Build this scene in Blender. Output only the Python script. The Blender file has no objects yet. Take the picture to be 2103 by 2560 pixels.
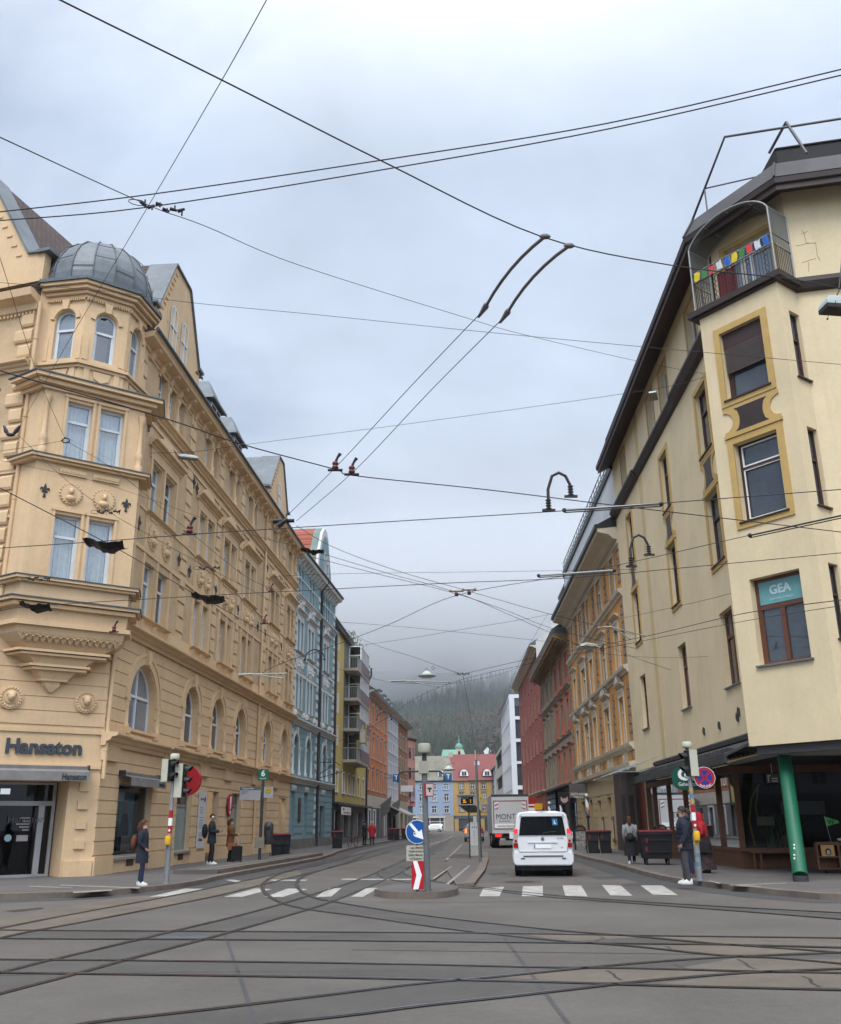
import bpy, bmesh, math, random
from mathutils import Vector as V, Matrix
rnd = random.Random(11)
sc = bpy.context.scene
col = sc.collection
R = math.radians
PI = math.pi
# ---------------------------------------------------------------- camera (eye 1.6 m above the road, tilted up)
FPX, PITCH, ROLL, EYE = 2350.0, math.atan(780 / 2350.0), R(0.57), V((0, 0, 1.6))
_u0 = V((0, -math.sin(PITCH), math.cos(PITCH))); _f0 = V((0, math.cos(PITCH), math.sin(PITCH)))
_r0 = V((1, 0, 0))
_R = _r0 * math.cos(ROLL) - _u0 * math.sin(ROLL)
_U = _r0 * math.sin(ROLL) + _u0 * math.cos(ROLL)
def ray(px, py):
    return _f0 + _R * ((px - 1051.5) / FPX) - _U * ((py - 1280) / FPX)
def gnd(px, py, z=0.0):
    d = ray(px, py); return EYE + d * ((z - EYE.z) / d.z)
def at(px, py, Y):
    d = ray(px, py); return EYE + d * (Y / d.y)
cd = bpy.data.cameras.new('camera'); cam = bpy.data.objects.new('camera', cd); col.objects.link(cam)
cd.sensor_fit = 'HORIZONTAL'; cd.sensor_width = 36.0; cd.lens = 36.0 * FPX / 2103.0
cd.clip_start = 0.1; cd.clip_end = 20000
cam.matrix_world = Matrix(((_R.x, _U.x, -_f0.x, 0), (_R.y, _U.y, -_f0.y, 0), (_R.z, _U.z, -_f0.z, 1.6), (0, 0, 0, 1)))
sc.camera = cam
# ---------------------------------------------------------------- objects, frames, meshes
WL = {}
def tag(o, label=None, cat=None, group=None, kind=None):
    if label: o['label'] = label
    if cat: o['category'] = cat
    if group: o['group'] = group
    if kind: o['kind'] = kind
    return o
def empty(name, loc, label=None, cat=None, group=None, rz=0):
    o = bpy.data.objects.new(name, None); col.objects.link(o)
    o.empty_display_size = .2
    o.location = loc; o.rotation_euler.z = rz; WL[o.name] = V(loc)
    return tag(o, label, cat, group)
class Fr:
    """facade frame: u along the wall, d outwards, v up"""
    def __init__(s, x, y, az, side):
        a = R(az); s.o = V((x, y, 0)); s.d = V((math.sin(a), math.cos(a), 0))
        s.n = V((s.d.y, -s.d.x, 0)) if side == 'r' else V((-s.d.y, s.d.x, 0))
    def vec(s, u, d, v): return s.d * u + s.n * d + V((0, 0, v))
    def w(s, u, d=0, v=0): return s.o + s.vec(u, d, v)
    def sub(s, u, d=0):
        f = Fr(0, 0, 0, 'r'); f.o = s.w(u, d, 0); f.d = s.d; f.n = s.n; return f
class Wd:
    o = V((0, 0, 0))
    def vec(s, u, d, v): return V((u, d, v))
    def w(s, u, d=0, v=0): return V((u, d, v))
WF = Wd()
def rotf(x, y, rz):
    """frame for free-standing things: u right, d forward, both turned by rz"""
    f = Fr(0, 0, 0, 'r'); f.o = V((x, y, 0)); f.d = V((math.cos(rz), math.sin(rz), 0)); f.n = V((-math.sin(rz), math.cos(rz), 0)); return f
def hit(fr, px, py, d=0.):
    q = ray(px, py); o = fr.o + fr.n * d; p = EYE + q * ((o - EYE).dot(fr.n) / q.dot(fr.n)); return (p - fr.o).dot(fr.d), p.z
class MB:
    def __init__(s, fr=WF): s.v = []; s.f = []; s.m = []; s.s = []; s.fr = fr
    def poly(s, pts, m=0, sm=False):
        i = len(s.v); s.v += pts; s.f.append(tuple(range(i, i + len(pts)))); s.m.append(m); s.s.append(sm); return s
    def faces(s, vs, fs, m=0, sm=False):
        i = len(s.v); s.v += vs
        for f in fs: s.f.append(tuple(i + k for k in f)); s.m.append(m); s.s.append(sm)
        return s
    def box(s, u0, u1, d0, d1, v0, v1, m=0):
        P = [(u, d, v) for v in (v0, v1) for d in (d0, d1) for u in (u0, u1)]
        return s.faces(P, [(2, 3, 1, 0), (5, 7, 6, 4), (1, 5, 4, 0), (6, 7, 3, 2), (4, 6, 2, 0), (3, 7, 5, 1)], m)
    def prof(s, pr, u0, u1, m=0, caps=True):
        """profile [(d, v)] swept along u"""
        n = len(pr); P = [(u0, d, v) for d, v in pr] + [(u1, d, v) for d, v in pr]
        F = [(k, (k + 1) % n, n + (k + 1) % n, n + k) for k in range(n)]
        if caps: F += [tuple(range(n)), tuple(range(n, 2 * n))]
        return s.faces(P, F, m)
    def plate(s, uv, d0, d1, m=0, back=False):
        """polygon in (u, v) with thickness d0..d1"""
        n = len(uv); P = [(u, d1, v) for u, v in uv] + [(u, d0, v) for u, v in uv]
        F = [(k, (k + 1) % n, n + (k + 1) % n, n + k) for k in range(n)] + [tuple(range(n))]
        if back: F.append(tuple(range(n, 2 * n)))
        return s.faces(P, F, m)
    def hplate(s, ud, v0, v1, m=0, mt=None):
        n = len(ud); P = [(u, d, v1) for u, d in ud] + [(u, d, v0) for u, d in ud]
        F = [(k, (k + 1) % n, n + (k + 1) % n, n + k) for k in range(n)]
        s.faces(P, F + [tuple(range(n, 2 * n))], m); return s.faces([(u, d, v1) for u, d in ud], [tuple(range(n))], m if mt is None else mt)
    def tube(s, pts, r, n=6, m=0, sm=True, caps=True):
        pts = [V(p) for p in pts]; k = len(pts)
        rs = r if isinstance(r, (list, tuple)) else [r] * k
        P = []; T0 = None
        for i, p in enumerate(pts):
            t = (pts[min(i + 1, k - 1)] - pts[max(i - 1, 0)])
            t = t.normalized() if t.length > 1e-9 else V((0, 0, 1))
            if T0 is None: a = t.orthogonal().normalized()
            else: a = (A - t * A.dot(t)); a = a.normalized() if a.length > 1e-6 else t.orthogonal().normalized()
            A = a; T0 = t; b = t.cross(a)
            for q in range(n):
                c = 2 * PI * q / n; w = p + (a * math.cos(c) + b * math.sin(c)) * rs[i]; P.append(tuple(w))
        F = [(i * n + q, i * n + (q + 1) % n, (i + 1) * n + (q + 1) % n, (i + 1) * n + q) for i in range(k - 1) for q in range(n)]
        s.faces(P, F, m, sm)
        if caps: s.faces(P[:n], [tuple(range(n))], m); s.faces(P[-n:], [tuple(range(n))], m)
        return s
    def lathe(s, cx, cy, pr, n=16, m=0, sm=True, a0=0, a1=2 * PI, sx=1, sy=1):
        full = abs(a1 - a0 - 2 * PI) < 1e-6; k = n if full else n + 1
        P = [(cx + sx * r * math.cos(a0 + (a1 - a0) * q / n), cy + sy * r * math.sin(a0 + (a1 - a0) * q / n), z) for r, z in pr for q in range(k)]
        F = [(i * k + q, i * k + (q + 1) % k, (i + 1) * k + (q + 1) % k, (i + 1) * k + q) for i in range(len(pr) - 1) for q in range(n)]
        return s.faces(P, F, m, sm)
    def disc(s, u, d, v, r, t, n=24, m=0, mr=None):
        """round plate facing +d"""
        c = [(u + r * math.cos(2 * PI * q / n), v + r * math.sin(2 * PI * q / n)) for q in range(n)]
        return s.plate(c, d - t, d, m, True)
    def ball(s, c, r, n=10, m=0):
        rr = r if isinstance(r, tuple) else (r, r, r); h = n // 2 + 1
        P = []; F = []
        for i in range(h + 1):
            t = PI * i / h
            for q in range(n):
                a = 2 * PI * q / n; P.append((c[0] + rr[0] * math.sin(t) * math.cos(a), c[1] + rr[1] * math.sin(t) * math.sin(a), c[2] + rr[2] * math.cos(t)))
        for i in range(h):
            for q in range(n): F.append((i * n + q, i * n + (q + 1) % n, (i + 1) * n + (q + 1) % n, (i + 1) * n + q))
        return s.faces(P, F, m, True)
    def wall(s, u0, u1, v0, v1, ops, d=0.0, rev=0.25, m=0, mr=None):
        """wall sheet with real openings; op = (u centre, width, bottom, top, arched)"""
        mr = m if mr is None else mr
        ops = [o for o in ops if o[0] + o[1] / 2 > u0 and o[0] - o[1] / 2 < u1 and o[3] > v0 - 1e-6 and o[2] < v1]
        us = sorted({u0, u1} | {max(u0, min(u1, round(o[0] + k * o[1] / 2, 4))) for o in ops for k in (-1, 1)})
        vs = sorted({v0, v1} | {max(v0, min(v1, round(o[k], 4))) for o in ops for k in (2, 3)})
        for a, b in zip(us, us[1:]):
            run = None
            for c, e in list(zip(vs, vs[1:])) + [(None, None)]:
                free = c is not None and not any(abs((a + b) / 2 - o[0]) < o[1] / 2 and o[2] < (c + e) / 2 < o[3] for o in ops)
                if free: run = [run[0], e] if run else [c, e]
                elif run: s.poly([(a, d, run[0]), (b, d, run[0]), (b, d, run[1]), (a, d, run[1])], m); run = None
        for o in ops:
            ol = outline(o)
            if o[4]:
                w = o[1] / 2; n = len(ol); arc = [p for p in ol[2:]]; mid = len(arc) // 2
                for sd, pts in ((1, arc[:mid + 1]), (-1, arc[mid:])):
                    s.poly([(o[0] + sd * w, d, o[3])] + [(x, d, y) for x, y in pts], m)
            n = len(ol)
            for k in range(n):
                (x0, y0), (x1, y1) = ol[k], ol[(k + 1) % n]
                s.poly([(x0, d, y0), (x1, d, y1), (x1, d - rev, y1), (x0, d - rev, y0)], mr)
        return s
    def rust(s, u0, u1, v0, v1, ops, step=0.42, gap=0.035, t=0.035, d=0.0, m=0):
        """rusticated courses standing proud between grooves, broken at the openings"""
        n = max(1, round((v1 - v0) / step)); h = (v1 - v0) / n
        for k in range(n):
            a, b = v0 + k * h, v0 + (k + 1) * h - gap; c = (a + b) / 2; cut = []
            for o in ops:
                if o[2] < b and o[3] > a:
                    w = o[1] / 2
                    if o[4] and a > o[3] - w:
                        y = max(a, o[3] - w) - (o[3] - w); w = math.sqrt(max(0, w * w - y * y))
                    elif o[4] and b > o[3] - w: pass
                    cut.append((o[0] - w - .0, o[0] + w))
            x = u0
            for p, q in sorted(cut):
                if p > x + .05: s.box(x, min(p, u1), d - .01, d + t, a, b, m)
                x = max(x, q)
            if x < u1 - .05: s.box(x, u1, d - .01, d + t, a, b, m)
        return s
    def build(s, name, mats, parent=None, at=(0, 0, 0), smooth=False):
        loc = s.fr.o + s.fr.vec(*at)
        P = [tuple(s.fr.vec(*p)) for p in s.v]
        return mesh_obj(name, P, s.f, mats, parent, loc, s.m, s.s)
def mesh_obj(name, P, F, mats, parent=None, loc=(0, 0, 0), mi=None, sm=None):
    me = bpy.data.meshes.new(name); me.from_pydata(P, [], F)
    for x in (mats if isinstance(mats, (list, tuple)) else [mats]): me.materials.append(x)
    if mi: me.polygons.foreach_set('material_index', mi)
    if sm: me.polygons.foreach_set('use_smooth', sm)
    me.update()
    o = bpy.data.objects.new(name, me); col.objects.link(o)
    WL[o.name] = V(loc)
    if parent is not None:
        o.parent = parent; o.location = V(loc) - WL[parent.name]
    else: o.location = loc
    return o
KIDS = {}
def kids(o): return list(o.children)
def copy_tree(o, loc, parent=None, top=True):
    """copy of an object with copies of its parts; loc is the world place of the new root"""
    c = o.copy(); col.objects.link(c)
    if top:
        if parent is not None: c.parent = parent; c.location = V(loc) - WL[parent.name]
        else: c.location = loc
        WL[c.name] = V(loc)
    else: c.parent = parent
    for k in kids(o): copy_tree(k, None, c, False)
    return c
def outline(o, n=14):
    """opening outline, counter-clockwise from bottom left"""
    u, w, a, b = o[0], o[1] / 2, o[2], o[3]
    if not o[4]: return [(u - w, a), (u + w, a), (u + w, b), (u - w, b)]
    c = b - w
    return [(u - w, a), (u + w, a)] + [(u + w * math.cos(PI * k / n), c + w * math.sin(PI * k / n)) for k in range(n + 1)]
# ---------------------------------------------------------------- materials
def mat(name, c, rough=.85, var=.12, scale=.35, bump=.0, bscale=40., metal=0., spec=.4, streak=0., dirt=None):
    m = bpy.data.materials.new(name); m.use_nodes = True; N = m.node_tree.nodes; K = m.node_tree.links
    b = N['Principled BSDF']; b.inputs['Roughness'].default_value = rough; b.inputs['Metallic'].default_value = metal
    b.inputs['Specular IOR Level'].default_value = spec
    c = tuple(c)
    if var <= 0: b.inputs['Base Color'].default_value = (*c, 1)
    else:
        g = N.new('ShaderNodeNewGeometry'); n = N.new('ShaderNodeTexNoise'); n.inputs['Scale'].default_value = scale; n.inputs['Detail'].default_value = 6; n.inputs['Roughness'].default_value = .65
        K.new(g.outputs['Position'], n.inputs['Vector'])
        r = N.new('ShaderNodeValToRGB'); r.color_ramp.elements[0].position = .3; r.color_ramp.elements[1].position = .7
        r.color_ramp.elements[0].color = (*[x * (1 - var) for x in c], 1); r.color_ramp.elements[1].color = (*[min(.95, x * (1 + var * .7)) for x in c], 1)
        n3 = N.new('ShaderNodeTexNoise'); n3.inputs['Scale'].default_value = max(9, scale * 11); n3.inputs['Detail'].default_value = 5; n3.inputs['Roughness'].default_value = .7; K.new(g.outputs['Position'], n3.inputs['Vector'])
        k3 = N.new('ShaderNodeMath'); k3.operation = 'MULTIPLY_ADD'; k3.inputs[1].default_value = .45; K.new(n3.outputs['Fac'], k3.inputs[0]); K.new(n.outputs['Fac'], k3.inputs[2]); k4 = N.new('ShaderNodeMath'); k4.operation = 'SUBTRACT'; k4.inputs[1].default_value = .225; K.new(k3.outputs[0], k4.inputs[0])
        K.new(k4.outputs[0], r.inputs['Fac']); out = r.outputs['Color']
        if streak > 0:
            mp = N.new('ShaderNodeMapping'); mp.inputs['Scale'].default_value = (1.6, 1.6, .09); K.new(g.outputs['Position'], mp.inputs['Vector'])
            n2 = N.new('ShaderNodeTexNoise'); n2.inputs['Scale'].default_value = 1.5; n2.inputs['Detail'].default_value = 8; n2.inputs['Roughness'].default_value = .7; K.new(mp.outputs[0], n2.inputs['Vector'])
            r2 = N.new('ShaderNodeMapRange'); r2.inputs[1].default_value = .5; r2.inputs[2].default_value = .78; r2.inputs[3].default_value = 0; r2.inputs[4].default_value = streak; K.new(n2.outputs['Fac'], r2.inputs[0])
            mx = N.new('ShaderNodeMix'); mx.data_type = 'RGBA'; K.new(r2.outputs[0], mx.inputs[0]); K.new(out, mx.inputs[6]); mx.inputs[7].default_value = (*(dirt or [x * .45 for x in c]), 1); out = mx.outputs[2]
        K.new(out, b.inputs['Base Color'])
        if bump > 0:
            nb = N.new('ShaderNodeTexNoise'); nb.inputs['Scale'].default_value = bscale; nb.inputs['Detail'].default_value = 4; K.new(g.outputs['Position'], nb.inputs['Vector'])
            bp = N.new('ShaderNodeBump'); bp.inputs['Strength'].default_value = bump; bp.inputs['Distance'].default_value = .02; K.new(nb.outputs['Fac'], bp.inputs['Height']); K.new(bp.outputs[0], b.inputs['Normal'])
    return m
def brickmat(name, c1, c2, mortar, d, bw, bh, rough=.85, off=.5, msize=.02, bump=.3, up=(0, 0, 1)):
    """brick or tile pattern laid along the wall direction d"""
    m = bpy.data.materials.new(name); m.use_nodes = True; N = m.node_tree.nodes; K = m.node_tree.links; b = N['Principled BSDF']; b.inputs['Roughness'].default_value = rough
    g = N.new('ShaderNodeNewGeometry'); cx = N.new('ShaderNodeCombineXYZ')
    for i, w in enumerate((d, up)):
        q = N.new('ShaderNodeVectorMath'); q.operation = 'DOT_PRODUCT'; q.inputs[1].default_value = w; K.new(g.outputs['Position'], q.inputs[0]); K.new(q.outputs['Value'], cx.inputs[i])
    t = N.new('ShaderNodeTexBrick'); t.inputs['Scale'].default_value = 1; t.inputs['Brick Width'].default_value = bw; t.inputs['Row Height'].default_value = bh; t.inputs['Mortar Size'].default_value = msize; t.offset = off
    t.inputs['Color1'].default_value = (*c1, 1); t.inputs['Color2'].default_value = (*c2, 1); t.inputs['Mortar'].default_value = (*mortar, 1)
    K.new(cx.outputs[0], t.inputs['Vector'])
    n = N.new('ShaderNodeTexNoise'); n.inputs['Scale'].default_value = .8; n.inputs['Detail'].default_value = 6; K.new(g.outputs['Position'], n.inputs['Vector'])
    mr = N.new('ShaderNodeMapRange'); mr.inputs[3].default_value = .7; mr.inputs[4].default_value = 1.25; K.new(n.outputs['Fac'], mr.inputs[0])
    mx = N.new('ShaderNodeMix'); mx.data_type = 'RGBA'; mx.blend_type = 'MULTIPLY'; mx.inputs[0].default_value = 1; K.new(t.outputs['Color'], mx.inputs[6]); K.new(mr.outputs[0], mx.inputs[7]); K.new(mx.outputs[2], b.inputs['Base Color'])
    bp = N.new('ShaderNodeBump'); bp.inputs['Strength'].default_value = bump; bp.inputs['Distance'].default_value = .03; bp.invert = True; K.new(t.outputs['Fac'], bp.inputs['Height']); K.new(bp.outputs[0], b.inputs['Normal'])
    return m
def emis(name, c, s):
    m = bpy.data.materials.new(name); m.use_nodes = True; b = m.node_tree.nodes['Principled BSDF']; b.inputs['Base Color'].default_value = (*c, 1)
    b.inputs['Emission Color'].default_value = (*c, 1); b.inputs['Emission Strength'].default_value = s; return m
def glassmat(name, tint, rough=.02, mixf=.12):
    """window glass one can see through, with its Fresnel reflection"""
    m = bpy.data.materials.new(name); m.use_nodes = True; N = m.node_tree.nodes; K = m.node_tree.links
    N.remove(N['Principled BSDF']); o = N['Material Output']
    t = N.new('ShaderNodeBsdfTransparent'); t.inputs[0].default_value = (*tint, 1); g = N.new('ShaderNodeBsdfGlossy'); g.inputs['Roughness'].default_value = rough; g.inputs[0].default_value = (.9, .95, 1, 1)
    f = N.new('ShaderNodeFresnel'); f.inputs[0].default_value = 1.45; a = N.new('ShaderNodeMath'); a.inputs[1].default_value = mixf; K.new(f.outputs[0], a.inputs[0])
    mx = N.new('ShaderNodeMixShader'); K.new(a.outputs[0], mx.inputs[0]); K.new(t.outputs[0], mx.inputs[1]); K.new(g.outputs[0], mx.inputs[2]); K.new(mx.outputs[0], o.inputs[0]); return m
def srgb(r, g, b):
    f = lambda x: (x / 255 / 12.92 if x < 10.3 else ((x / 255 + .055) / 1.055) ** 2.4)
    return (f(r), f(g), f(b))
BLACK = mat('black plastic', (.012, .012, .014), .5, .2, 3)
DARK = mat('dark interior', (.02, .018, .016), .9, .3, 1)
STEEL = mat('galvanised steel', (.30, .31, .32), .5, .2, 2, metal=.6)
STEELD = mat('dark steel', (.06, .06, .065), .5, .2, 4, metal=.4)
WHITE = mat('white paint', (.72, .72, .70), .55, .08, 1)
WHITEF = mat('white window frame', (.70, .72, .74), .5, .1, 2)
GREYF = mat('blue grey window frame', (.60, .65, .68), .5, .1, 2)
GLASS = mat('dark window glass', (.045, .055, .065), .03, .35, .5, spec=.9)
GLASSL = mat('pale window glass with blind', (.20, .24, .28), .04, .25, .6, spec=.9)
GLASSC = glassmat('clear window glass', (.75, .8, .82), .015, .10)
GLASSS = glassmat('shop window glass', (.62, .66, .66), .015, .0)
CURT = mat('white net curtain', (.62, .64, .66), .9, .15, 4)
ZINC = mat('zinc sheet', (.145, .165, .18), .5, .3, .8, metal=.2)
ZINCD = mat('dark zinc sheet', (.10, .115, .125), .5, .25, .8, metal=.3)
RED = mat('red paint', (.36, .012, .018), .45, .08, 2)
BLUE = mat('blue sign face', (.006, .075, .30), .4, .05, 2)
GREEN = mat('green paint', (.008, .11, .055), .4, .1, 2)
YELLOW = mat('yellow plastic', (.75, .40, .02), .45, .1, 3)
INK = mat('dark lettering', (.025, .03, .035), .6, 0)
TXW = mat('white lettering', (.80, .80, .78), .6, 0)
# ---------------------------------------------------------------- text, windows
def text(body, fr, u, d, v, size, m, parent=None, name='lettering', ext=.004, align='CENTER', off=0., sx=1., flip=False, font=None):
    cu = bpy.data.curves.new(name, 'FONT'); cu.body = body; cu.size = size; cu.extrude = ext; cu.align_x = align; cu.align_y = 'CENTER'; cu.offset = off; cu.resolution_u = 3
    cu.materials.append(m); o = bpy.data.objects.new(name, cu); col.objects.link(o)
    x = fr.vec(1, 0, 0); n = fr.vec(0, 1, 0)
    if x.cross(V((0, 0, 1))).dot(n) < 0: x = -x          # letters must read left to right for someone facing the sign
    y = V((0, 0, 1)); z = x.cross(y)
    M = Matrix.Identity(4)
    for i in range(3): M[i][0] = x[i] * sx; M[i][1] = y[i]; M[i][2] = z[i]
    w = fr.o + fr.vec(u, d, v)
    if parent is not None: w = w - WL[parent.name]; o.parent = parent
    M.translation = w; o.matrix_local = M
    return o
WC = {}
def window(fr, parent, uc, v0, w, h, fm=WHITEF, pm=GLASS, arch=False, mull=1, trans=.68, fw=.075, d=-.2, back=None, sill=None, name='window', curtain=False):
    """sash window: frame mesh with a pane below it; look-alikes share their meshes"""
    key = (id(fr), parent.name, round(w, 2), round(h, 2), fm.name, pm.name, arch, mull, trans, fw, d, curtain, sill and sill.name, name)
    loc = fr.w(uc, 0, v0)
    if key in WC:
        return copy_tree(WC[key], loc, parent)
    b = MB(fr); o = (0, w, 0, h, arch); i = (0, w - 2 * fw, fw, h - fw, arch)
    A, B = outline(o), outline(i); n = len(A)
    for k in range(n):
        j = (k + 1) % n
        b.poly([(A[k][0], d, A[k][1]), (A[j][0], d, A[j][1]), (B[j][0], d, B[j][1]), (B[k][0], d, B[k][1])])
        b.poly([(B[k][0], d, B[k][1]), (B[j][0], d, B[j][1]), (B[j][0], d - .07, B[j][1]), (B[k][0], d - .07, B[k][1])])
    tv = h * trans
    if trans: b.box(-w / 2 + fw, w / 2 - fw, d - .06, d + .02, tv - fw * .55, tv + fw * .55)
    top = h - fw - (0 if not arch else .0)
    if mull:
        for q in range(mull):
            x = -w / 2 + w * (q + 1) / (mull + 1); b.box(x - fw * .5, x + fw * .5, d - .055, d + .012, fw, top if trans else h - fw)
    for x0, x1 in ([(-w / 2 + fw, w / 2 - fw)] if not mull else []):
        b.box(x0, x0 + fw * .55, d - .05, d - .004, fw, tv or h - fw); b.box(x1 - fw * .55, x1, d - .05, d - .004, fw, tv or h - fw)
    if sill: b.box(-w / 2 - .08, w / 2 + .08, d - .02, .09, -.05, -.002, 1)
    f = b.build(name, [fm] + ([sill] if sill else []), parent, (uc, 0, v0))
    g = MB(fr); g.poly([(x, d - .045, y) for x, y in B]); g.build('pane', pm, f, (uc, 0, v0))
    if curtain:
        c = MB(fr); k = 16; W = w - 2 * fw; x0 = -W / 2
        rows = [(x0 + W * q / k, d - .16 + .02 * math.sin(q * 2.1)) for q in range(k + 1)]
        for (xa, da), (xb, db) in zip(rows, rows[1:]): c.poly([(xa, da, fw), (xb, db, fw), (xb, db, h - fw), (xa, da, h - fw)], 0, True)
        c.build('curtain', CURT, f, (uc, 0, v0))
    if pm in (GLASSC,):
        c = MB(fr); c.box(-w / 2, w / 2, d - 1.1, d - 1.0, 0, h); c.box(-w / 2 - .02, -w / 2, d - 1.05, d - .05, 0, h); c.box(w / 2, w / 2 + .02, d - 1.05, d - .05, 0, h); c.box(-w / 2, w / 2, d - 1.05, d - .05, -.02, 0); c.box(-w / 2, w / 2, d - 1.05, d - .05, h, h + .02)
        c.build('room', DARK, f, (uc, 0, v0))
    WC[key] = f
    return f
def cornice(b, u0, u1, v, h, p, m=0, d=0.):
    """stepped moulding: h tall, p deep, top at v"""
    b.prof([(d - .02, v - h), (d + p * .25, v - h), (d + p * .3, v - h * .72), (d + p * .55, v - h * .6), (d + p * .62, v - h * .4), (d + p * .95, v - h * .3), (d + p, v - h * .22), (d + p, v - .02), (d - .02, v)], u0, u1, m)
def pipe(fr, parent, u, v0, v1, m, r=.06, d=.14, name='downpipe', kink=None):
    b = MB(fr); pts = [(u, d, v0), (u, d, v1)] if not kink else kink
    b.tube(pts, r, 8)
    for q in range(int(v0) + 1, int(v1), 3): b.tube([(u, d, q), (u, d, q + .06)], r * 1.25, 8)
    return b.build(name, m, parent)
QUICK=False
# ================================================================ sky, sun, air
w = bpy.data.worlds.new('World'); sc.world = w; w.use_nodes = True
N = w.node_tree.nodes; K = w.node_tree.links; bg = N['Background']; bg.inputs[1].default_value = .1
SUN_EL, SUN_AZ = R(52), R(196)      # high, behind the camera, behind thick cloud
sky = N.new('ShaderNodeTexSky'); sky.sky_type = 'NISHITA'; sky.sun_disc = False; sky.sun_elevation = SUN_EL; sky.sun_rotation = SUN_AZ
tc = N.new('ShaderNodeTexCoord'); sp = N.new('ShaderNodeSeparateXYZ'); K.new(tc.outputs['Generated'], sp.inputs[0])
def M_(op, a, b=None, c=None):
    n = N.new('ShaderNodeMath'); n.operation = op
    for i, x in enumerate((a, b, c)):
        if x is None: continue
        if isinstance(x, (int, float)): n.inputs[i].default_value = x
        else: K.new(x, n.inputs[i])
    return n.outputs[0]
zz = M_('MAXIMUM', sp.outputs[2], .0); den = M_('ADD', zz, .16)
cmb = N.new('ShaderNodeCombineXYZ'); K.new(M_('DIVIDE', sp.outputs[0], den), cmb.inputs[0]); K.new(M_('DIVIDE', sp.outputs[1], den), cmb.inputs[1]); cmb.inputs[2].default_value = 3.7
def noise(scale, det, dist=0.):
    n = N.new('ShaderNodeTexNoise'); n.inputs['Scale'].default_value = scale; n.inputs['Detail'].default_value = det; n.inputs['Roughness'].default_value = .55; n.inputs['Distortion'].default_value = dist; K.new(cmb.outputs[0], n.inputs['Vector']); return n.outputs['Fac']
n1, n2 = noise(.75, 7, .3), noise(2.4, 7, .2)
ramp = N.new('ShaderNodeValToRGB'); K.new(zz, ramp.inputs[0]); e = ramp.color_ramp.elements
stops = [(0, (.22, .245, .28)), (.10, (.235, .262, .30)), (.17, (.30, .335, .385)), (.27, (.46, .515, .60)), (.42, (.485, .56, .685)), (.62, (.50, .585, .725)), (1, (1.6, 1.65, 1.75))]  # zenith stop raised, out of view, to brighten the walls
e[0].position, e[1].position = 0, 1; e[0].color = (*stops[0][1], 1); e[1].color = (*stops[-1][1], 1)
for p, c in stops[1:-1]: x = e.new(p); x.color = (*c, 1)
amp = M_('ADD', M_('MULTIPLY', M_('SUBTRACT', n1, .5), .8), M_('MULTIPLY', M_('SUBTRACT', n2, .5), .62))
back = M_('MULTIPLY', M_('MAXIMUM', M_('SUBTRACT', M_('MULTIPLY', sp.outputs[1], -1), -.25), 0), 1.5)  # extra sky brightness added behind the camera to light the facades
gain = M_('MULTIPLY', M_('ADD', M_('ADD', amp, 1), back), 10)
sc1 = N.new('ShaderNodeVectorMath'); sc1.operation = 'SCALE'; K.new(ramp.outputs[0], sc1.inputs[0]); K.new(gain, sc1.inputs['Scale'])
gap = N.new('ShaderNodeMapRange'); gap.inputs[1].default_value = .54; gap.inputs[2].default_value = .72; gap.inputs[3].default_value = 1; gap.inputs[4].default_value = .22
left = M_('ADD', n1, M_('MULTIPLY', sp.outputs[0], -.22)); K.new(left, gap.inputs[0])
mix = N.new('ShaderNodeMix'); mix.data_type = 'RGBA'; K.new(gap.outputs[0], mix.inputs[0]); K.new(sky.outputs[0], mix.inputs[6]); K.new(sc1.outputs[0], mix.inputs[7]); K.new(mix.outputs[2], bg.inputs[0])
sd = bpy.data.lights.new('sun', 'SUN'); sd.energy = 1.5; sd.angle = R(26); sd.color = (1, .96, .9); so = bpy.data.objects.new('sun', sd); col.objects.link(so)
so.rotation_euler = V((math.sin(SUN_AZ) * math.cos(SUN_EL), math.cos(SUN_AZ) * math.cos(SUN_EL), math.sin(SUN_EL))).to_track_quat('Z', 'Y').to_euler()
vs = sc.view_settings; vs.view_transform = 'Standard'; vs.look = 'None'; vs.exposure = .36; vs.gamma = 1; vs.use_curve_mapping = False
sc.cycles.use_denoising = True; sc.cycles.max_bounces = 6; sc.cycles.diffuse_bounces = 3; sc.cycles.glossy_bounces = 3; sc.cycles.transparent_max_bounces = 8; sc.cycles.volume_bounces = 1; sc.cycles.volume_step_rate = .6
# ================================================================ ground
ASPH = mat('asphalt', (.100, .090, .079), .9, .28, .3, bump=.25, bscale=90, streak=.0)
def speckle(m, amount=.55, sc_=55.):
    """light stone chips in the asphalt"""
    N = m.node_tree.nodes; K = m.node_tree.links; b = N['Principled BSDF']; src = b.inputs['Base Color'].links[0].from_socket
    g = N.new('ShaderNodeNewGeometry'); v = N.new('ShaderNodeTexVoronoi'); v.inputs['Scale'].default_value = sc_; K.new(g.outputs['Position'], v.inputs['Vector'])
    r = N.new('ShaderNodeMapRange'); r.inputs[1].default_value = .12; r.inputs[2].default_value = .3; r.inputs[3].default_value = amount; r.inputs[4].default_value = 0; K.new(v.outputs['Distance'], r.inputs[0])
    n = N.new('ShaderNodeTexNoise'); n.inputs['Scale'].default_value = 22; K.new(g.outputs['Position'], n.inputs['Vector'])
    k = N.new('ShaderNodeMath'); k.operation = 'MULTIPLY'; K.new(r.outputs[0], k.inputs[0]); K.new(n.outputs['Fac'], k.inputs[1])
    x = N.new('ShaderNodeMix'); x.data_type = 'RGBA'; K.new(k.outputs[0], x.inputs[0]); K.new(src, x.inputs[6]); x.inputs[7].default_value = (.26, .25, .23, 1); K.new(x.outputs[2], b.inputs['Base Color'])
speckle(ASPH)
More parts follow.
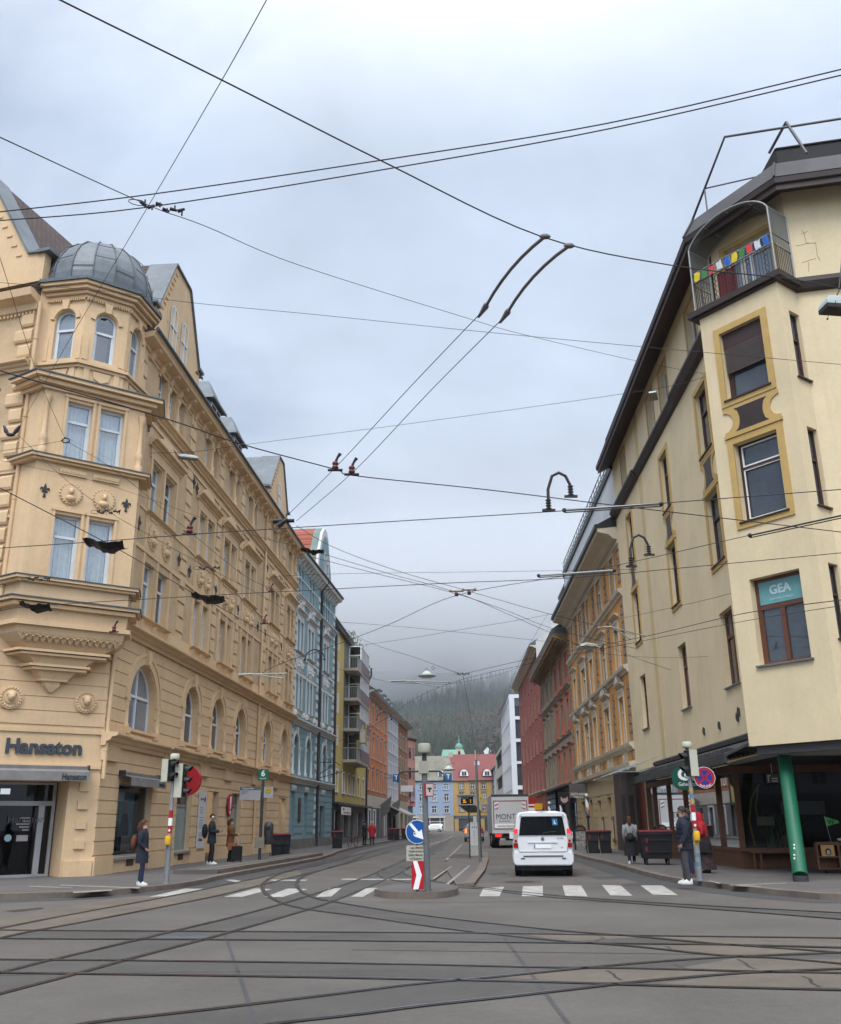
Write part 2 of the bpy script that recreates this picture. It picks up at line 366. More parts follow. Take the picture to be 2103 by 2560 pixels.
ASPHD = mat('dark asphalt strip', (.058, .057, .057), .88, .2, .6, bump=.2, bscale=90); speckle(ASPHD, .3)
PAVE = mat('pavement asphalt', (.105, .095, .088), .9, .2, .5, bump=.2, bscale=70); speckle(PAVE, .25)
CONC = mat('track concrete', (.125, .104, .082), .9, .25, .8, bump=.2, bscale=60)
KERB = mat('granite kerb', (.155, .125, .10), .85, .3, 1.3, bump=.2, bscale=50)
MARK = mat('road paint', (.36, .345, .315), .85, .4, 3)
MARKO = mat('worn road paint', (.26, .235, .20), .85, .4, 5)
RAIL = mat('rail steel', (.16, .15, .145), .3, .3, 3, metal=.8)
TAR = mat('rail tar', (.036, .030, .027), .8, .35, 5)
GRD = mat('town ground', (.10, .095, .088), .95, .3, .02)
S = 9000
g = MB(); g.poly([(-S, -400, 0), (S, -400, 0), (S, S, 0), (-S, S, 0)]); tag(g.build('ground', GRD), kind='structure')
g = MB(); g.poly([(-60, -60, .004), (60, -60, .004), (60, 42, .004), (14, 42, .004), (22, 262, .004), (-22, 262, .004), (-14, 42, .004), (-60, 42, .004)]); tag(g.build('road', ASPH), kind='structure')
def sheet(name, pts, m, z, kind='structure'):
    b = MB(); b.poly([(x, y, z) for x, y in pts]); return tag(b.build(name, m), kind=kind)
def px(L, z=0.): return [(p.x, p.y) for p in (gnd(x, y, z) for x, y in L)]
lz = lambda x, y: (x * .6048, 2150 + y * .6048)
rz_ = lambda x, y: (1050 + x * .6066, 2150 + y * .6066)
def offs(L, d):
    out = []
    for i, p in enumerate(L):
        a, b = V((*L[max(i - 1, 0)], 0)), V((*L[min(i + 1, len(L) - 1)], 0)); t = (b - a).normalized(); out.append((p[0] - t.y * d, p[1] + t.x * d))
    return out
def ribbon(b, L, w0, w1, z, m=0):
    A, B = offs(L, w0), offs(L, w1)
    for k in range(len(L) - 1): b.poly([(*A[k], z), (*A[k + 1], z), (*B[k + 1], z), (*B[k], z)], m)
def smooth(L, it=2):
    for _ in range(it):
        o = [L[0]]
        for a, b in zip(L, L[1:]): o += [(a[0] * .75 + b[0] * .25, a[1] * .75 + b[1] * .25), (a[0] * .25 + b[0] * .75, a[1] * .25 + b[1] * .75)]
        L = o + [L[-1]]
    return L
# kerbs and pavements
KL = [(-40, 21.2), (-17, 22.9)] + px([(0, 2250), (212, 2244), (363, 2232), (484, 2217), (560, 2197), (640, 2182), (735, 2164), (815, 2148)]) + [(-5.1, 62), (-4.55, 75), (-3.9, 84), (-2.8, 100), (-1.4, 120), (-.4, 133), (1.2, 160), (-2, 200), (-14, 214)]
FL = [(-14, 222), (-2.5, 200), (-2.5, 160), (-5.0, 132), (-5.9, 119), (-7.4, 100), (-9, 77), (-10.2, 64), (-12.5, 31.5), (-15, 29.5), (-40, 38)]
KR = [(44, 13.5), (20, 18.3)] + px([(2103, 2255), (1911, 2237), (1800, 2222), (1680, 2208), (1590, 2184), (1527, 2164), (1470, 2151), (1438, 2141)]) + [(8.1, 60), (9.3, 80), (10.6, 105), (11.6, 130), (12.8, 150), (16, 190), (22, 205)]
FR = [(26, 205), (18, 190), (15.5, 150), (14.5, 130), (12, 80), (11.8, 50), (11.8, 33), (13.5, 29), (22, 24), (46, 19)]
for L, F_, sg in ((smooth(KL, 1), FL, 1), (smooth(KR, 1), FR, -1)):
    b = MB(); b.hplate(offs(L, sg * -.0) + F_, -.1, .13); tag(b.build('pavement', PAVE), kind='structure')
    b = MB(); A, B = offs(L, -sg * .01), offs(L, sg * .26)
    for k in range(len(L) - 1):
        b.poly([(*A[k], .133), (*A[k + 1], .133), (*B[k + 1], .133), (*B[k], .133)]); b.poly([(*A[k], -.05), (*A[k + 1], -.05), (*A[k + 1], .133), (*A[k], .133)])
    tag(b.build('kerb', KERB), kind='structure')
    b = MB(); ribbon(b, L[2:-3], -sg * .9, -sg * .02, .0085); tag(b.build('gutter_strip', ASPHD), kind='structure')
# raised tram platform along the left pavement
pl = px([(545, 2196), (640, 2178), (735, 2160), (806, 2146)]); b = MB(); b.hplate(pl + offs(pl, 1.5)[::-1], .1, .26); tag(b.build('platform', PAVE), kind='structure')
b = MB(); A, B = offs(pl, -.02), offs(pl, .24)
for k in range(3): b.poly([(*A[k], .265), (*A[k + 1], .265), (*B[k + 1], .265), (*B[k], .265)]); b.poly([(*A[k], 0), (*A[k + 1], 0), (*A[k + 1], .265), (*A[k], .265)])
tag(b.build('platform_kerb', KERB), kind='structure'); b = MB(); ribbon(b, pl, .55, .68, .266); tag(b.build('platform_line', MARKO), kind='structure')
# middle tram stop platform behind the island
mp_ = [gnd(*p) for p in ((1140, 2215), (1186, 2217), (1213, 2180), (1222, 2150))]
mp_ = [(p.x, p.y) for p in mp_] + [(3.5, 55), (4.0, 75), (5.6, 92), (4.6, 92), (2.1, 70), (1.2, 50), (.8, 36)]
b = MB(); b.hplate(mp_, -.1, .055, 0, 1); tag(b.build('stop_platform', [KERB, PAVE]), kind='structure')
b = MB(); Q_ = mp_[1:4] + [(3.5, 55)]
b.hplate(Q_ + offs(Q_, .28)[::-1], -.1, .09); tag(b.build('platform_kerb', KERB), kind='structure')
sheet('platform_joint', px([(1128, 2137), (1173, 2136), (1173, 2138.4), (1128, 2139.6)], .06), TAR, .06); sheet('platform_joint', px([(1122, 2141.5), (1173, 2141), (1173, 2143), (1122, 2144)], .06), TAR, .06)
# paving and patches
sheet('track_paving', px([lz(*p) for p in [(0, 250), (250, 200), (600, 137), (870, 103), (1130, 62), (1230, 40), (1250, 62), (1080, 108), (700, 192), (400, 250), (0, 320)]]), CONC, .0065)
for P in ([(425, 308), (640, 303), (900, 320), (600, 338)], [(890, 357), (1210, 352), (1520, 362), (1640, 380), (1300, 398), (1180, 385)], [(340, 488), (700, 452), (900, 452), (1290, 466), (900, 505), (640, 508)], [(1040, 452), (1300, 408), (1736, 412), (1736, 452), (1330, 462)], [(980, 512), (1330, 472), (1736, 470), (1736, 530), (1250, 525)], [(950, 318), (1300, 322), (1736, 328), (1736, 358), (1250, 346)]):
    sheet('track_paving', px([rz_(*p) for p in P]), CONC, .0065)
sheet('asphalt_patch', px([lz(*p) for p in [(640, 318), (870, 316), (850, 326), (650, 327)]]), mat('blue grey patch', (.075, .085, .095), .8, .2, 2), .0072)
sheet('asphalt_patch', px([lz(*p) for p in [(20, 212), (170, 198), (180, 203), (60, 218)]]), TAR, .0075)
# oil and repair stains on the road
for P in ([(1340, 2190), (1420, 2187), (1440, 2192), (1370, 2196)], [(1540, 2212), (1600, 2208), (1625, 2214), (1570, 2217)], [(1475, 2194), (1560, 2190), (1572, 2196), (1500, 2199)], [(1222, 2184), (1262, 2181), (1270, 2186), (1230, 2189)]): sheet('road_stain', px(P), ASPHD, .0068)
# zebra and lines
for P in ([(615, 155), (695, 152), (845, 121), (765, 120)], [(925, 155), (1000, 155), (1125, 122), (1055, 120)], [(1095, 155), (1170, 155), (1272, 122), (1190, 120)], [(1305, 155), (1370, 153), (1412, 118), (1360, 118)], [(1450, 155), (1500, 155), (1565, 118), (1515, 118)]):
    sheet('zebra_stripe', px([lz(*p) for p in P]), MARK, .0105)
for P in ([(245, 152), (328, 152), (347, 112), (262, 118)], [(420, 152), (507, 152), (507, 108), (425, 110)], [(600, 150), (692, 153), (665, 107), (588, 107)], [(785, 148), (877, 150), (828, 107), (750, 105)], [(960, 145), (1064, 147), (1000, 107), (910, 107)]):
    sheet('zebra_stripe', px([rz_(*p) for p in P]), MARK, .0105)
for P in ([(930, 84), (965, 83), (1012, 91), (970, 93)], [(1110, 83), (1275, 83), (1260, 88), (1130, 88)], [(1415, 79), (1700, 80), (1700, 84), (1410, 84)]): sheet('stop_line', px([lz(*p) for p in P]), MARK, .0105)
for P in ([(120, 108), (300, 115), (300, 118), (120, 112)], [(250, 103), (580, 115), (575, 119), (250, 107)], [(300, 133), (460, 124), (466, 128), (305, 138)]): sheet('guide_line', px([lz(*p) for p in P], .13), MARKO, .137)
for P in ([(1185, 86), (1200, 86), (1245, 98), (1230, 99)], [(1270, 104), (1510, 95), (1512, 98), (1290, 107)], [(1290, 104), (1415, 109), (1400, 113), (1290, 108)]): sheet('guide_line', px([rz_(*p) for p in P], .13), MARKO, .137)
for P in ([(1155, 2110), (1113, 2150), (1118, 2151), (1157, 2111)], [(1129, 2165), (1082, 2196), (1086, 2198), (1131, 2166)], [(1172, 2164), (1100, 2222), (1108, 2224), (1176, 2165)]): sheet('lane_line', px(P, .055), MARKO, .06)
for P in ([(1131, 2090), (1105, 2104), (1107, 2105), (1133, 2091)], [(1104, 2103), (1072, 2111), (1074, 2112), (1106, 2105)]): sheet('lane_line', px(P, .0), MARKO, .0125)
for P in ([(745, 318), (760, 325), (735, 333), (728, 340)], [(1010, 357), (1030, 363), (1028, 368), (1048, 374)], [(1310, 412), (1345, 430), (1352, 440), (1380, 452)], [(770, 458), (800, 475), (805, 485), (832, 500)], [(1575, 482), (1610, 495), (1615, 510), (1650, 528)], [(1050, 435), (1085, 447), (1110, 452)]):
    b = MB(); ribbon(b, px([rz_(*p) for p in P]), -.018, .018, .0078); tag(b.build('road_crack', TAR), kind='structure')
for P in ([(0, 2440), (420, 2432), (1000, 2428)], [(880, 2376), (1500, 2384), (2103, 2392)], [(300, 2225), (900, 2262), (1500, 2250), (2103, 2290)], [(1080, 2215), (1300, 2222), (1700, 2218)], [(560, 2330), (640, 2560)], [(1260, 2345), (1420, 2560)]):
    b = MB(); ribbon(b, smooth(px(P), 2), -.022, .022, .0074); tag(b.build('asphalt_seam', ASPHD), kind='structure')
# tram tracks: rail head, groove and the dark joint on both sides
TB = [.0046]; BED = mat('track bed asphalt', (.072, .067, .061), .85, .25, .5, bump=.2, bscale=60); speckle(BED, .12)
def track(L1, L2):
    b = MB()
    for L in (L1, L2):
        L = smooth(px(L), 2); ribbon(b, L, -.055, .055, .0135, 1); ribbon(b, L, .0, .045, .0165, 0); ribbon(b, L, -.06, -.048, .0168, 0)
    A, C = [[V((*q, 0)) for q in smooth(px(L), 2)] for L in (L1, L2)]
    def even(Q, n=60):
        d = [0]
        for q, r_ in zip(Q, Q[1:]): d.append(d[-1] + (r_ - q).length)
        out = []; j = 0
        for k in range(n + 1):
            t = d[-1] * k / n
            while j < len(Q) - 2 and d[j + 1] < t: j += 1
            out.append(Q[j].lerp(Q[j + 1], (t - d[j]) / max(1e-6, d[j + 1] - d[j])))
        return out
    A, C = even(A), even(C); TB[0] += .0002; s_ = MB()
    for k in range(60): s_.poly([(A[k].x, A[k].y, TB[0]), (A[k + 1].x, A[k + 1].y, TB[0]), (C[k + 1].x, C[k + 1].y, TB[0]), (C[k].x, C[k].y, TB[0])])
    tag(s_.build('track_bed', BED), kind='structure')
    tag(b.build('tram_track', [RAIL, TAR]), kind='structure')
ll = lambda P: [lz(*p) for p in P]
rr = lambda P: [rz_(*p) for p in P]
track(ll([(-90, 580), (0, 555), (310, 475), (620, 388), (870, 325), (1280, 205), (1370, 175), (1600, 80), (1700, 30)]) + [(1075, 2139), (1110, 2118), (1128, 2102), (1140, 2092)], ll([(-90, 490), (0, 470), (190, 420), (560, 335), (700, 300), (960, 240), (1160, 185), (1300, 142), (1450, 95), (1570, 48), (1650, 8)]) + [(1040, 2137), (1082, 2117), (1108, 2102), (1122, 2092)])
track(ll([(-90, 346), (0, 325), (140, 295), (400, 248), (700, 190), (900, 150), (1080, 105), (1250, 62), (1440, 15)]) + [(960, 2134), (1035, 2112), (1085, 2096), (1110, 2086)], ll([(-90, 302), (0, 285), (300, 225), (600, 172), (800, 132), (1000, 90), (1200, 48)]) + [(800, 2163), (920, 2130), (1010, 2109), (1070, 2094), (1100, 2085)])
track([(840, 2147)] + ll([(1350, 5), (1190, 45), (1105, 82), (1080, 110), (1095, 142), (1160, 180), (1270, 208), (1500, 235)]) + rr([(0, 270), (200, 297), (600, 340), (880, 357), (1250, 400), (1500, 408), (1900, 448)]), [(910, 2140)] + ll([(1450, 8), (1320, 45), (1240, 75), (1222, 105), (1245, 133), (1300, 160), (1400, 178), (1500, 195)]) + rr([(0, 230), (400, 275), (640, 300), (900, 318), (1200, 348), (1600, 375), (1900, 398)]))
track([(1030, 2146), (960, 2172), (946, 2180), (950, 2192), (975, 2200), (1060, 2214), (1150, 2221)] + rr([(250, 118), (460, 150), (800, 175), (1300, 212), (1736, 247), (1900, 260)]), [(1045, 2158), (1014, 2172), (1010, 2182), (1020, 2190), (1060, 2197), (1120, 2210)] + rr([(260, 115), (560, 150), (1100, 187), (1736, 220), (1900, 232)]))
track(ll([(-90, 290), (0, 293), (700, 297)]) + rr([(0, 302), (350, 305), (900, 315), (1736, 325), (1900, 327)]), ll([(-90, 326), (0, 328), (900, 332)]) + rr([(0, 338), (600, 345), (1250, 352), (1736, 365), (1900, 370)]))
track(ll([(-90, 413), (0, 415), (700, 420)]) + rr([(0, 433), (520, 447), (900, 450), (1350, 463), (1736, 470), (1900, 474)]), ll([(-90, 469), (0, 470), (1000, 483)]) + rr([(0, 495), (650, 510), (900, 520), (1736, 540), (1900, 545)]))
track(ll([(300, 690), (380, 675), (800, 630), (1250, 575), (1600, 530)]) + rr([(0, 512), (300, 487), (700, 445), (1200, 405), (1736, 386), (1900, 380)]), ll([(1050, 695), (1150, 678), (1500, 640)]) + rr([(0, 605), (300, 575), (640, 535), (900, 505), (1300, 470), (1736, 452), (1900, 447)]))
# ================================================================ mountains
def lerp(T, x):
    if x <= T[0][0]: return T[0][1]
    for (a, p), (b, q) in zip(T, T[1:]):
        if x <= b: k = (x - a) / (b - a); k = k * k * (3 - 2 * k) * .5 + k * .5; return p + (q - p) * k
    return T[-1][1]
PR = [(260, -1), (420, 8), (600, 26), (760, 50), (900, 72), (1000, 84), (1150, 122), (1300, 146), (1420, 162), (1500, 186), (1800, 240), (2200, 312), (2600, 382), (3000, 452), (3400, 520)]
def hh(x, y):
    s = math.sin(x * .0041 + 1.3) * math.sin(y * .0033 + x * .0012) + .5 * math.sin(x * .011 + y * .007) + .3 * math.sin(x * .023 - y * .019 + 2)
    k = 1 + (.10 * math.tanh((x / max(y, 1) - .07) * 14) if 900 < y < 2000 else .0)
    fade = min(1, max(0, (y - 500) / 900))
    return lerp(PR, y) * k + s * (5 + min(y, 3000) * .012) * fade * .7
ROCK = mat('forested slope', (.019, .024, .022), 1, .6, .02, bump=1.0, bscale=.06)
MEAD = mat('meadow grass', (.055, .085, .022), 1, .3, .05)
nx, ny = 90, 110
ys = [260 * (3400 / 260) ** (j / ny) for j in range(ny + 1)]
vv = []; ff = []; mi = []
for y in ys:
    for i in range(nx + 1):
        x = (i / nx - .5) * 2 * (y * .75 + 150); vv.append((x, y, hh(x, y)))
for j in range(ny):
    for i in range(nx):
        a = j * (nx + 1) + i; ff.append((a, a + 1, a + nx + 2, a + nx + 1)); c = vv[a]
        mi.append(1 if c[1] < 660 or (20 < c[0] < 80 and 850 < c[1] < 985) else 0)
tag(mesh_obj('mountain', vv, ff, [ROCK, MEAD], mi=mi, sm=[True] * len(ff)), kind='structure')
# woodland on the slope: conifers and bare broadleaf trees, one far-off mass
CON = mat('conifer green', (.042, .054, .036), 1, .5, .03); BRO = mat('bare brown twigs', (.10, .076, .06), 1, .4, .03); OLV = mat('spring olive twigs', (.085, .085, .04), 1, .4, .03)
P = []; F = []; mi = []
def fir(x, y, z, h):
    r = h * .19 * rnd.uniform(.8, 1.2); n = 6
    for k in range(4):
        z0 = z + h * (.08 + .2 * k); z1 = z0 + h * (.42 if k < 3 else .36); q = r * (1 - .22 * k); i = len(P); a0 = rnd.random() * 6
        P.append((x, y, min(z1, z + h)))
        for s in range(n): t = a0 + 2 * PI * s / n; u = q * rnd.uniform(.65, 1.25); P.append((x + u * math.cos(t), y + u * math.sin(t), z0 - rnd.random() * h * .06))
        for s in range(n): F.append((i, i + 1 + s, i + 1 + (s + 1) % n)); mi.append(0)
def broad(x, y, z, h, m):
    for _ in range(22):
        a = rnd.random() * 6.28; t = rnd.random(); rr_ = h * .3 * math.sqrt(rnd.random()) * math.sin(PI * (.12 + .8 * t)) ; c = V((x + rr_ * math.cos(a), y + rr_ * math.sin(a), z + h * (.22 + .76 * t)))
        s = h * rnd.uniform(.05, .12); i = len(P)
        for _k in range(3): P.append(tuple(c + V((rnd.uniform(-1, 1), rnd.uniform(-1, 1), rnd.uniform(-.7, 1.3))) * s))
        F.append((i, i + 1, i + 2)); mi.append(m)
    i = len(P); P.extend([(x - .3, y, z), (x + .3, y, z), (x, y, z + h * .7)]); F.append((i, i + 1, i + 2)); mi.append(1)
for _ in range(5200):
    y = 430 + 900 * rnd.random() ** .8; x = rnd.uniform(-.17, .22) * y + rnd.uniform(-20, 20)
    if 18 < x < 84 and 835 < y < 990: continue
    if y < 640 and rnd.random() < .3: continue
    if 30 < x < 62 and 640 < y < 730: continue
    z = hh(x, y) - .5; cl = math.sin(x * .03 + 1) + math.sin(y * .021 + x * .013) + rnd.uniform(-.9, .9)
    if cl > .75: fir(x, y, z, rnd.uniform(14, 26))
    else: broad(x, y, z, rnd.uniform(11, 19), 1 if rnd.random() < .72 else 2)
for _ in range(2600):
    y = 1330 + 500 * rnd.random(); x = rnd.uniform(-.16, .22) * y; fir(x, y, hh(x, y) - 1, rnd.uniform(16, 30))
tag(mesh_obj('forest', P, F, [CON, BRO, OLV], mi=mi), 'far hillside forest of dark conifers and bare brown trees', 'forest', kind='stuff')
for x, y, h in ((36, 700, 24), (58.5, 790, 21), (61.5, 792, 18)):
    P = []; F = []; mi = []; z = hh(x, y) - .5
    for k in range(7): fir(x, y, z + h * .05 * k, h * (1 - .05 * k))
    r = empty('conifer_tree', (x, y, z), 'single dark pointed conifer below the far green meadow' if h == 24 else ('taller dark conifer of the pair right of the church tower, far up the slope' if h == 21 else 'shorter dark conifer of the pair right of the church tower, far up the slope'), 'tree')
    mesh_obj('crown', [(a - x, b - y, c - z) for a, b, c in P], F, CON, r, (x, y, z)); b = MB(); b.tube([(0, 0, 0), (0, 0, h * .3)], .3, 6); o = b.build('trunk', BRO); o.parent = r
# thin air over the whole place
hz = bpy.data.materials.new('haze air'); hz.use_nodes = True; HN = hz.node_tree.nodes; HN.remove(HN['Principled BSDF'])
pv = HN.new('ShaderNodeVolumePrincipled'); pv.inputs['Color'].default_value = (.86, .92, 1, 1); pv.inputs['Density'].default_value = .00011; pv.inputs['Anisotropy'].default_value = 0
hz.node_tree.links.new(pv.outputs[0], HN['Material Output'].inputs['Volume'])
if not QUICK:
    b = MB(); b.box(-9500, 9500, -500, 9500, -2.5, 650); tag(b.build('haze', hz), 'thin pale air between street and mountain', 'haze', kind='stuff')
    cl = bpy.data.materials.new('low cloud'); cl.use_nodes = True; HN = cl.node_tree.nodes; HN.remove(HN['Principled BSDF']); pv = HN.new('ShaderNodeVolumePrincipled'); pv.inputs['Color'].default_value = (.97, .98, 1, 1); pv.inputs['Anisotropy'].default_value = -.45
    HK_ = cl.node_tree.links; gp = HN.new('ShaderNodeNewGeometry'); sx = HN.new('ShaderNodeSeparateXYZ'); HK_.new(gp.outputs['Position'], sx.inputs[0])
    nz = HN.new('ShaderNodeTexNoise'); nz.inputs['Scale'].default_value = .0042; nz.inputs['Detail'].default_value = 4; HK_.new(gp.outputs['Position'], nz.inputs['Vector'])
    def mr_(src, a, b_, c, d): q = HN.new('ShaderNodeMapRange'); q.interpolation_type = 'SMOOTHSTEP'; HK_.new(src, q.inputs[0]); [q.inputs[i + 1].__setattr__('default_value', x) for i, x in enumerate((a, b_, c, d))]; return q.outputs[0]
    def mm_(op, a, b_): q = HN.new('ShaderNodeMath'); q.operation = op; HK_.new(a, q.inputs[0]); (HK_.new(b_, q.inputs[1]) if not isinstance(b_, float) else q.inputs[1].__setattr__('default_value', b_)); return q.outputs[0]
    wob = mm_('ADD', sx.outputs[2], mm_('MULTIPLY', mm_('SUBTRACT', nz.outputs['Fac'], .5), -260.))
    den_ = mm_('MULTIPLY', mm_('MULTIPLY', mr_(wob, 178, 335, 0, 1), mr_(sx.outputs[2], 380, 640, 1, 0)), mr_(sx.outputs[1], 1300, 1800, .1, 1)); HK_.new(mm_('MULTIPLY', den_, .0052), pv.inputs['Density']); cl.node_tree.links.new(pv.outputs[0], HN['Material Output'].inputs['Volume'])
    b = MB(); b.box(-2400, 2400, 1230, 3380, 118, 640); tag(b.build('cloud', cl), 'low grey cloud bank hiding the top of the mountain', 'cloud', kind='stuff')
# ================================================================ ochre corner house (left)
OCH = mat('ochre plaster', (.655, .465, .275), .85, .13, .5, bump=.08, bscale=25, streak=.3, dirt=(.38, .28, .17))
OCHR = mat('ochre roughcast', (.52, .375, .225), .95, .18, .9, bump=.5, bscale=55, streak=.22, dirt=(.30, .22, .14))
TILE = brickmat('brown roof tiles', (.11, .075, .06), (.07, .05, .045), (.03, .02, .02), (.07, 1, 0), .28, .2, off=.5)
IRON = mat('wrought iron', (.03, .032, .04), .6, .2, 5)
L = Fr(-10.6, 31.9, 3.74, 'r'); CH = Fr(-10.6, 31.9, 234, 'l'); LWf = Fr(-13.63, 29.7, -73, 'l')
HL = empty('corner_house', L.w(0), 'ochre corner house with grey zinc dome and fleur ornaments above the hearing aid shop', 'building')
BAY = [(8.6, 10.9), (12.9, 14.95), (17.1, 19.15), (23.4, 25.45), (28.2, 30.25)]
pairs = [(2.9, 4.5)] + [(a + .5, b - .5) for a, b in BAY]
gf = [(3.4, 3.4, .62, 3.05, False), (9.15, 2.05, .64, 3.0, False), (13.45, 1.95, .13, 3.12, False), (17.65, 1.9, .66, 3.15, False), (23.7, 1.7, .66, 3.15, False), (28.75, 2.3, .13, 3.2, False)]
arc = [(3.35, 2.8, 4.93, 7.3, True)] + [(u, w, 4.95, 7.3, True) for u, w in ((9.25, 2.05), (13.4, 1.95), (17.7, 1.95), (23.85, 1.95), (28.65, 1.9))]
f2 = [(u, 1.06 if k else 1.2, 9.05, 11.15, False) for k, p in enumerate(pairs) for u in p]
f3 = [(u, 1.06 if k else 1.2, 13.1, 15.15, False) for k, p in enumerate(pairs) for u in p]
f4 = [(u, .85, 17.25, 19.2, True) for u in (2.75, 3.98, 5.2, 9.3, 10.45, 13.55, 14.7, 17.6, 18.75, 23.9, 25.05, 28.65, 29.75)]
UE = 30.9
b = MB(L)
b.wall(0, UE, 0, 8.2, gf + arc, 0, .28); b.wall(0, UE, 8.2, 19.7, f2 + f3 + f4, 0, .26, 1, 0)
b.rust(0, UE, .75, 4.15, gf, .42); b.rust(0, UE, 4.62, 8.0, arc, .42)
for a0, a1 in ((0, 1.6), (5.2, 8), (10.3, 12.4), (14.5, 16.6), (18.7, 22.7), (24.7, 27.5), (30, UE)): b.box(a0, a1, -.01, .10, 0, .7)
cornice(b, 0, UE, 4.6, .42, .42); cornice(b, 0, UE, 8.42, .4, .45); cornice(b, 0, UE, 17.2, .34, .3)
for k in range(6):                                                  # the ground-floor cornice breaks forward over the piers
    u = (.6, 6.6, 11.5, 15.7, 21.2, 26.4)[k]; b.box(u - .65, u + .65, .0, .16, 3.7, 4.2); cornice(b, u - .72, u + .72, 4.61, .44, .54)
b.box(0, UE, -.01, .04, 18.98, 19.1); b.box(0, UE, -.01, .06, 16.5, 16.62); b.box(0, UE, -.01, .04, 13.0, 13.1); b.box(0, UE, -.01, .05, 11.45, 11.6); b.box(0, UE, -.01, .05, 8.6, 9.0)
b.prof([(-.02, 19.12), (.1, 19.15), (.12, 19.3), (.5, 19.38), (.53, 19.5), (.6, 19.6), (-.02, 19.66)], 0, UE)
for u0, u1 in ((6.55, 7.2), (11.5, 12.0), (15.7, 16.2), (21.9, 22.5), (26.4, 27.0), (.05, .75), (30.3, 30.85)):   # quoin strips
    for q in range(18):
        v = 8.7 + q * .62
        if 11.3 < v < 11.6 or 16.3 < v < 17.1: continue
        e = .12 if q % 2 else 0; b.box(u0 - e, u1 + e, -.01, .045, v, v + .5)
b.box(0, UE, -11, -10.8, 0, 19.6); b.box(UE - .1, UE - .003, -11, -.3, 0, 19.6)
b.build('wall', [OCH, OCHR], HL)
b = MB(L)
for k in range(26):
    u = 1.1 + k * 1.16
    if 20.9 < u < 21.6: continue
    b.prof([(.0, 18.95), (.1, 18.93), (.16, 19.05), (.22, 19.2), (.42, 19.26), (.44, 19.4), (0, 19.4)], u - .12, u + .12)
b.build('cornice_bracket', OCH, HL)['kind'] = 'stuff'
b = MB(L); b.tube([(0, .63, 19.66), (UE, .63, 19.66)], .08, 8); b.prof([(.58, 19.62), (.4, 19.72), (-2.8, 22.4), (-2.8, 19.5), (0, 19.5)], 0, UE, 1); b.build('eaves_gutter', [ZINCD, TILE], HL)
for o in arc: window(L, HL, o[0], o[2], o[1], o[3] - o[2], WHITEF, GLASS if o[0] > 5 else GLASSL, True, 1, .52, .085, d=-.25)
for k, o in enumerate(f2 + f3): window(L, HL, o[0], o[2], o[1], o[3] - o[2], GREYF, GLASS if k % 3 else GLASSL, False, 0, .66, .085)
for k, o in enumerate(f4): window(L, HL, o[0], o[2], o[1], o[3] - o[2], GREYF, GLASSL if k % 3 == 0 else GLASS, True, 0, .6, .075)
# surrounds of the arched windows
for w_, cs in ((2.8, [arc[0]]), (1.97, arc[1:])):
    first = None
    for o in cs:
        if first is None:
            b = MB(L); h = o[3] - o[2]; A, Bo = outline((0, w_ + .08, .1, h + .04, True), 18), outline((0, w_ + .62, .1, h + .33, True), 18)
            for ring, t in ((Bo, .07), ):
                for k in range(2, len(A) - 1):
                    q = [A[k], A[k + 1], Bo[k + 1], Bo[k]]; b.faces([(x, t, y) for x, y in q] + [(x, .0, y) for x, y in q], [(0, 1, 2, 3), (0, 1, 5, 4), (2, 3, 7, 6)])
            C2 = outline((0, w_ + .86, .1, h + .46, True), 18)
            for k in range(2, len(A) - 1):
                q = [Bo[k], Bo[k + 1], C2[k + 1], C2[k]]; b.faces([(x, .11, y) for x, y in q] + [(x, .0, y) for x, y in q], [(0, 1, 2, 3), (0, 1, 5, 4), (2, 3, 7, 6)])
            b.plate([(-.13, h + .02), (.13, h + .02), (.2, h + .55), (-.2, h + .55)], 0, .2)
            for sg in (-1, 1):
                x = sg * (w_ / 2 + .22); b.lathe(x, .05, [(.12, 0), (.12, .1), (.085, .14), (.08, .75), (.1, .8), (.08, .84), (.075, h - w_ / 2 - .12), (.13, h - w_ / 2 - .02), (.13, h - w_ / 2 + .06)], 10)
                b.box(x - .17, x + .17, 0, .2, -.22, 0)
            b.box(-w_ / 2 - .1, w_ / 2 + .1, 0, .1, -.1, -.003); b.box(-w_ / 2 + .2, w_ / 2 - .2, 0, .06, -.3, -.2)
            first = b.build('window_surround', OCH, HL, (o[0], 0, o[2]))
        else: copy_tree(first, L.w(o[0], 0, o[2]), HL)
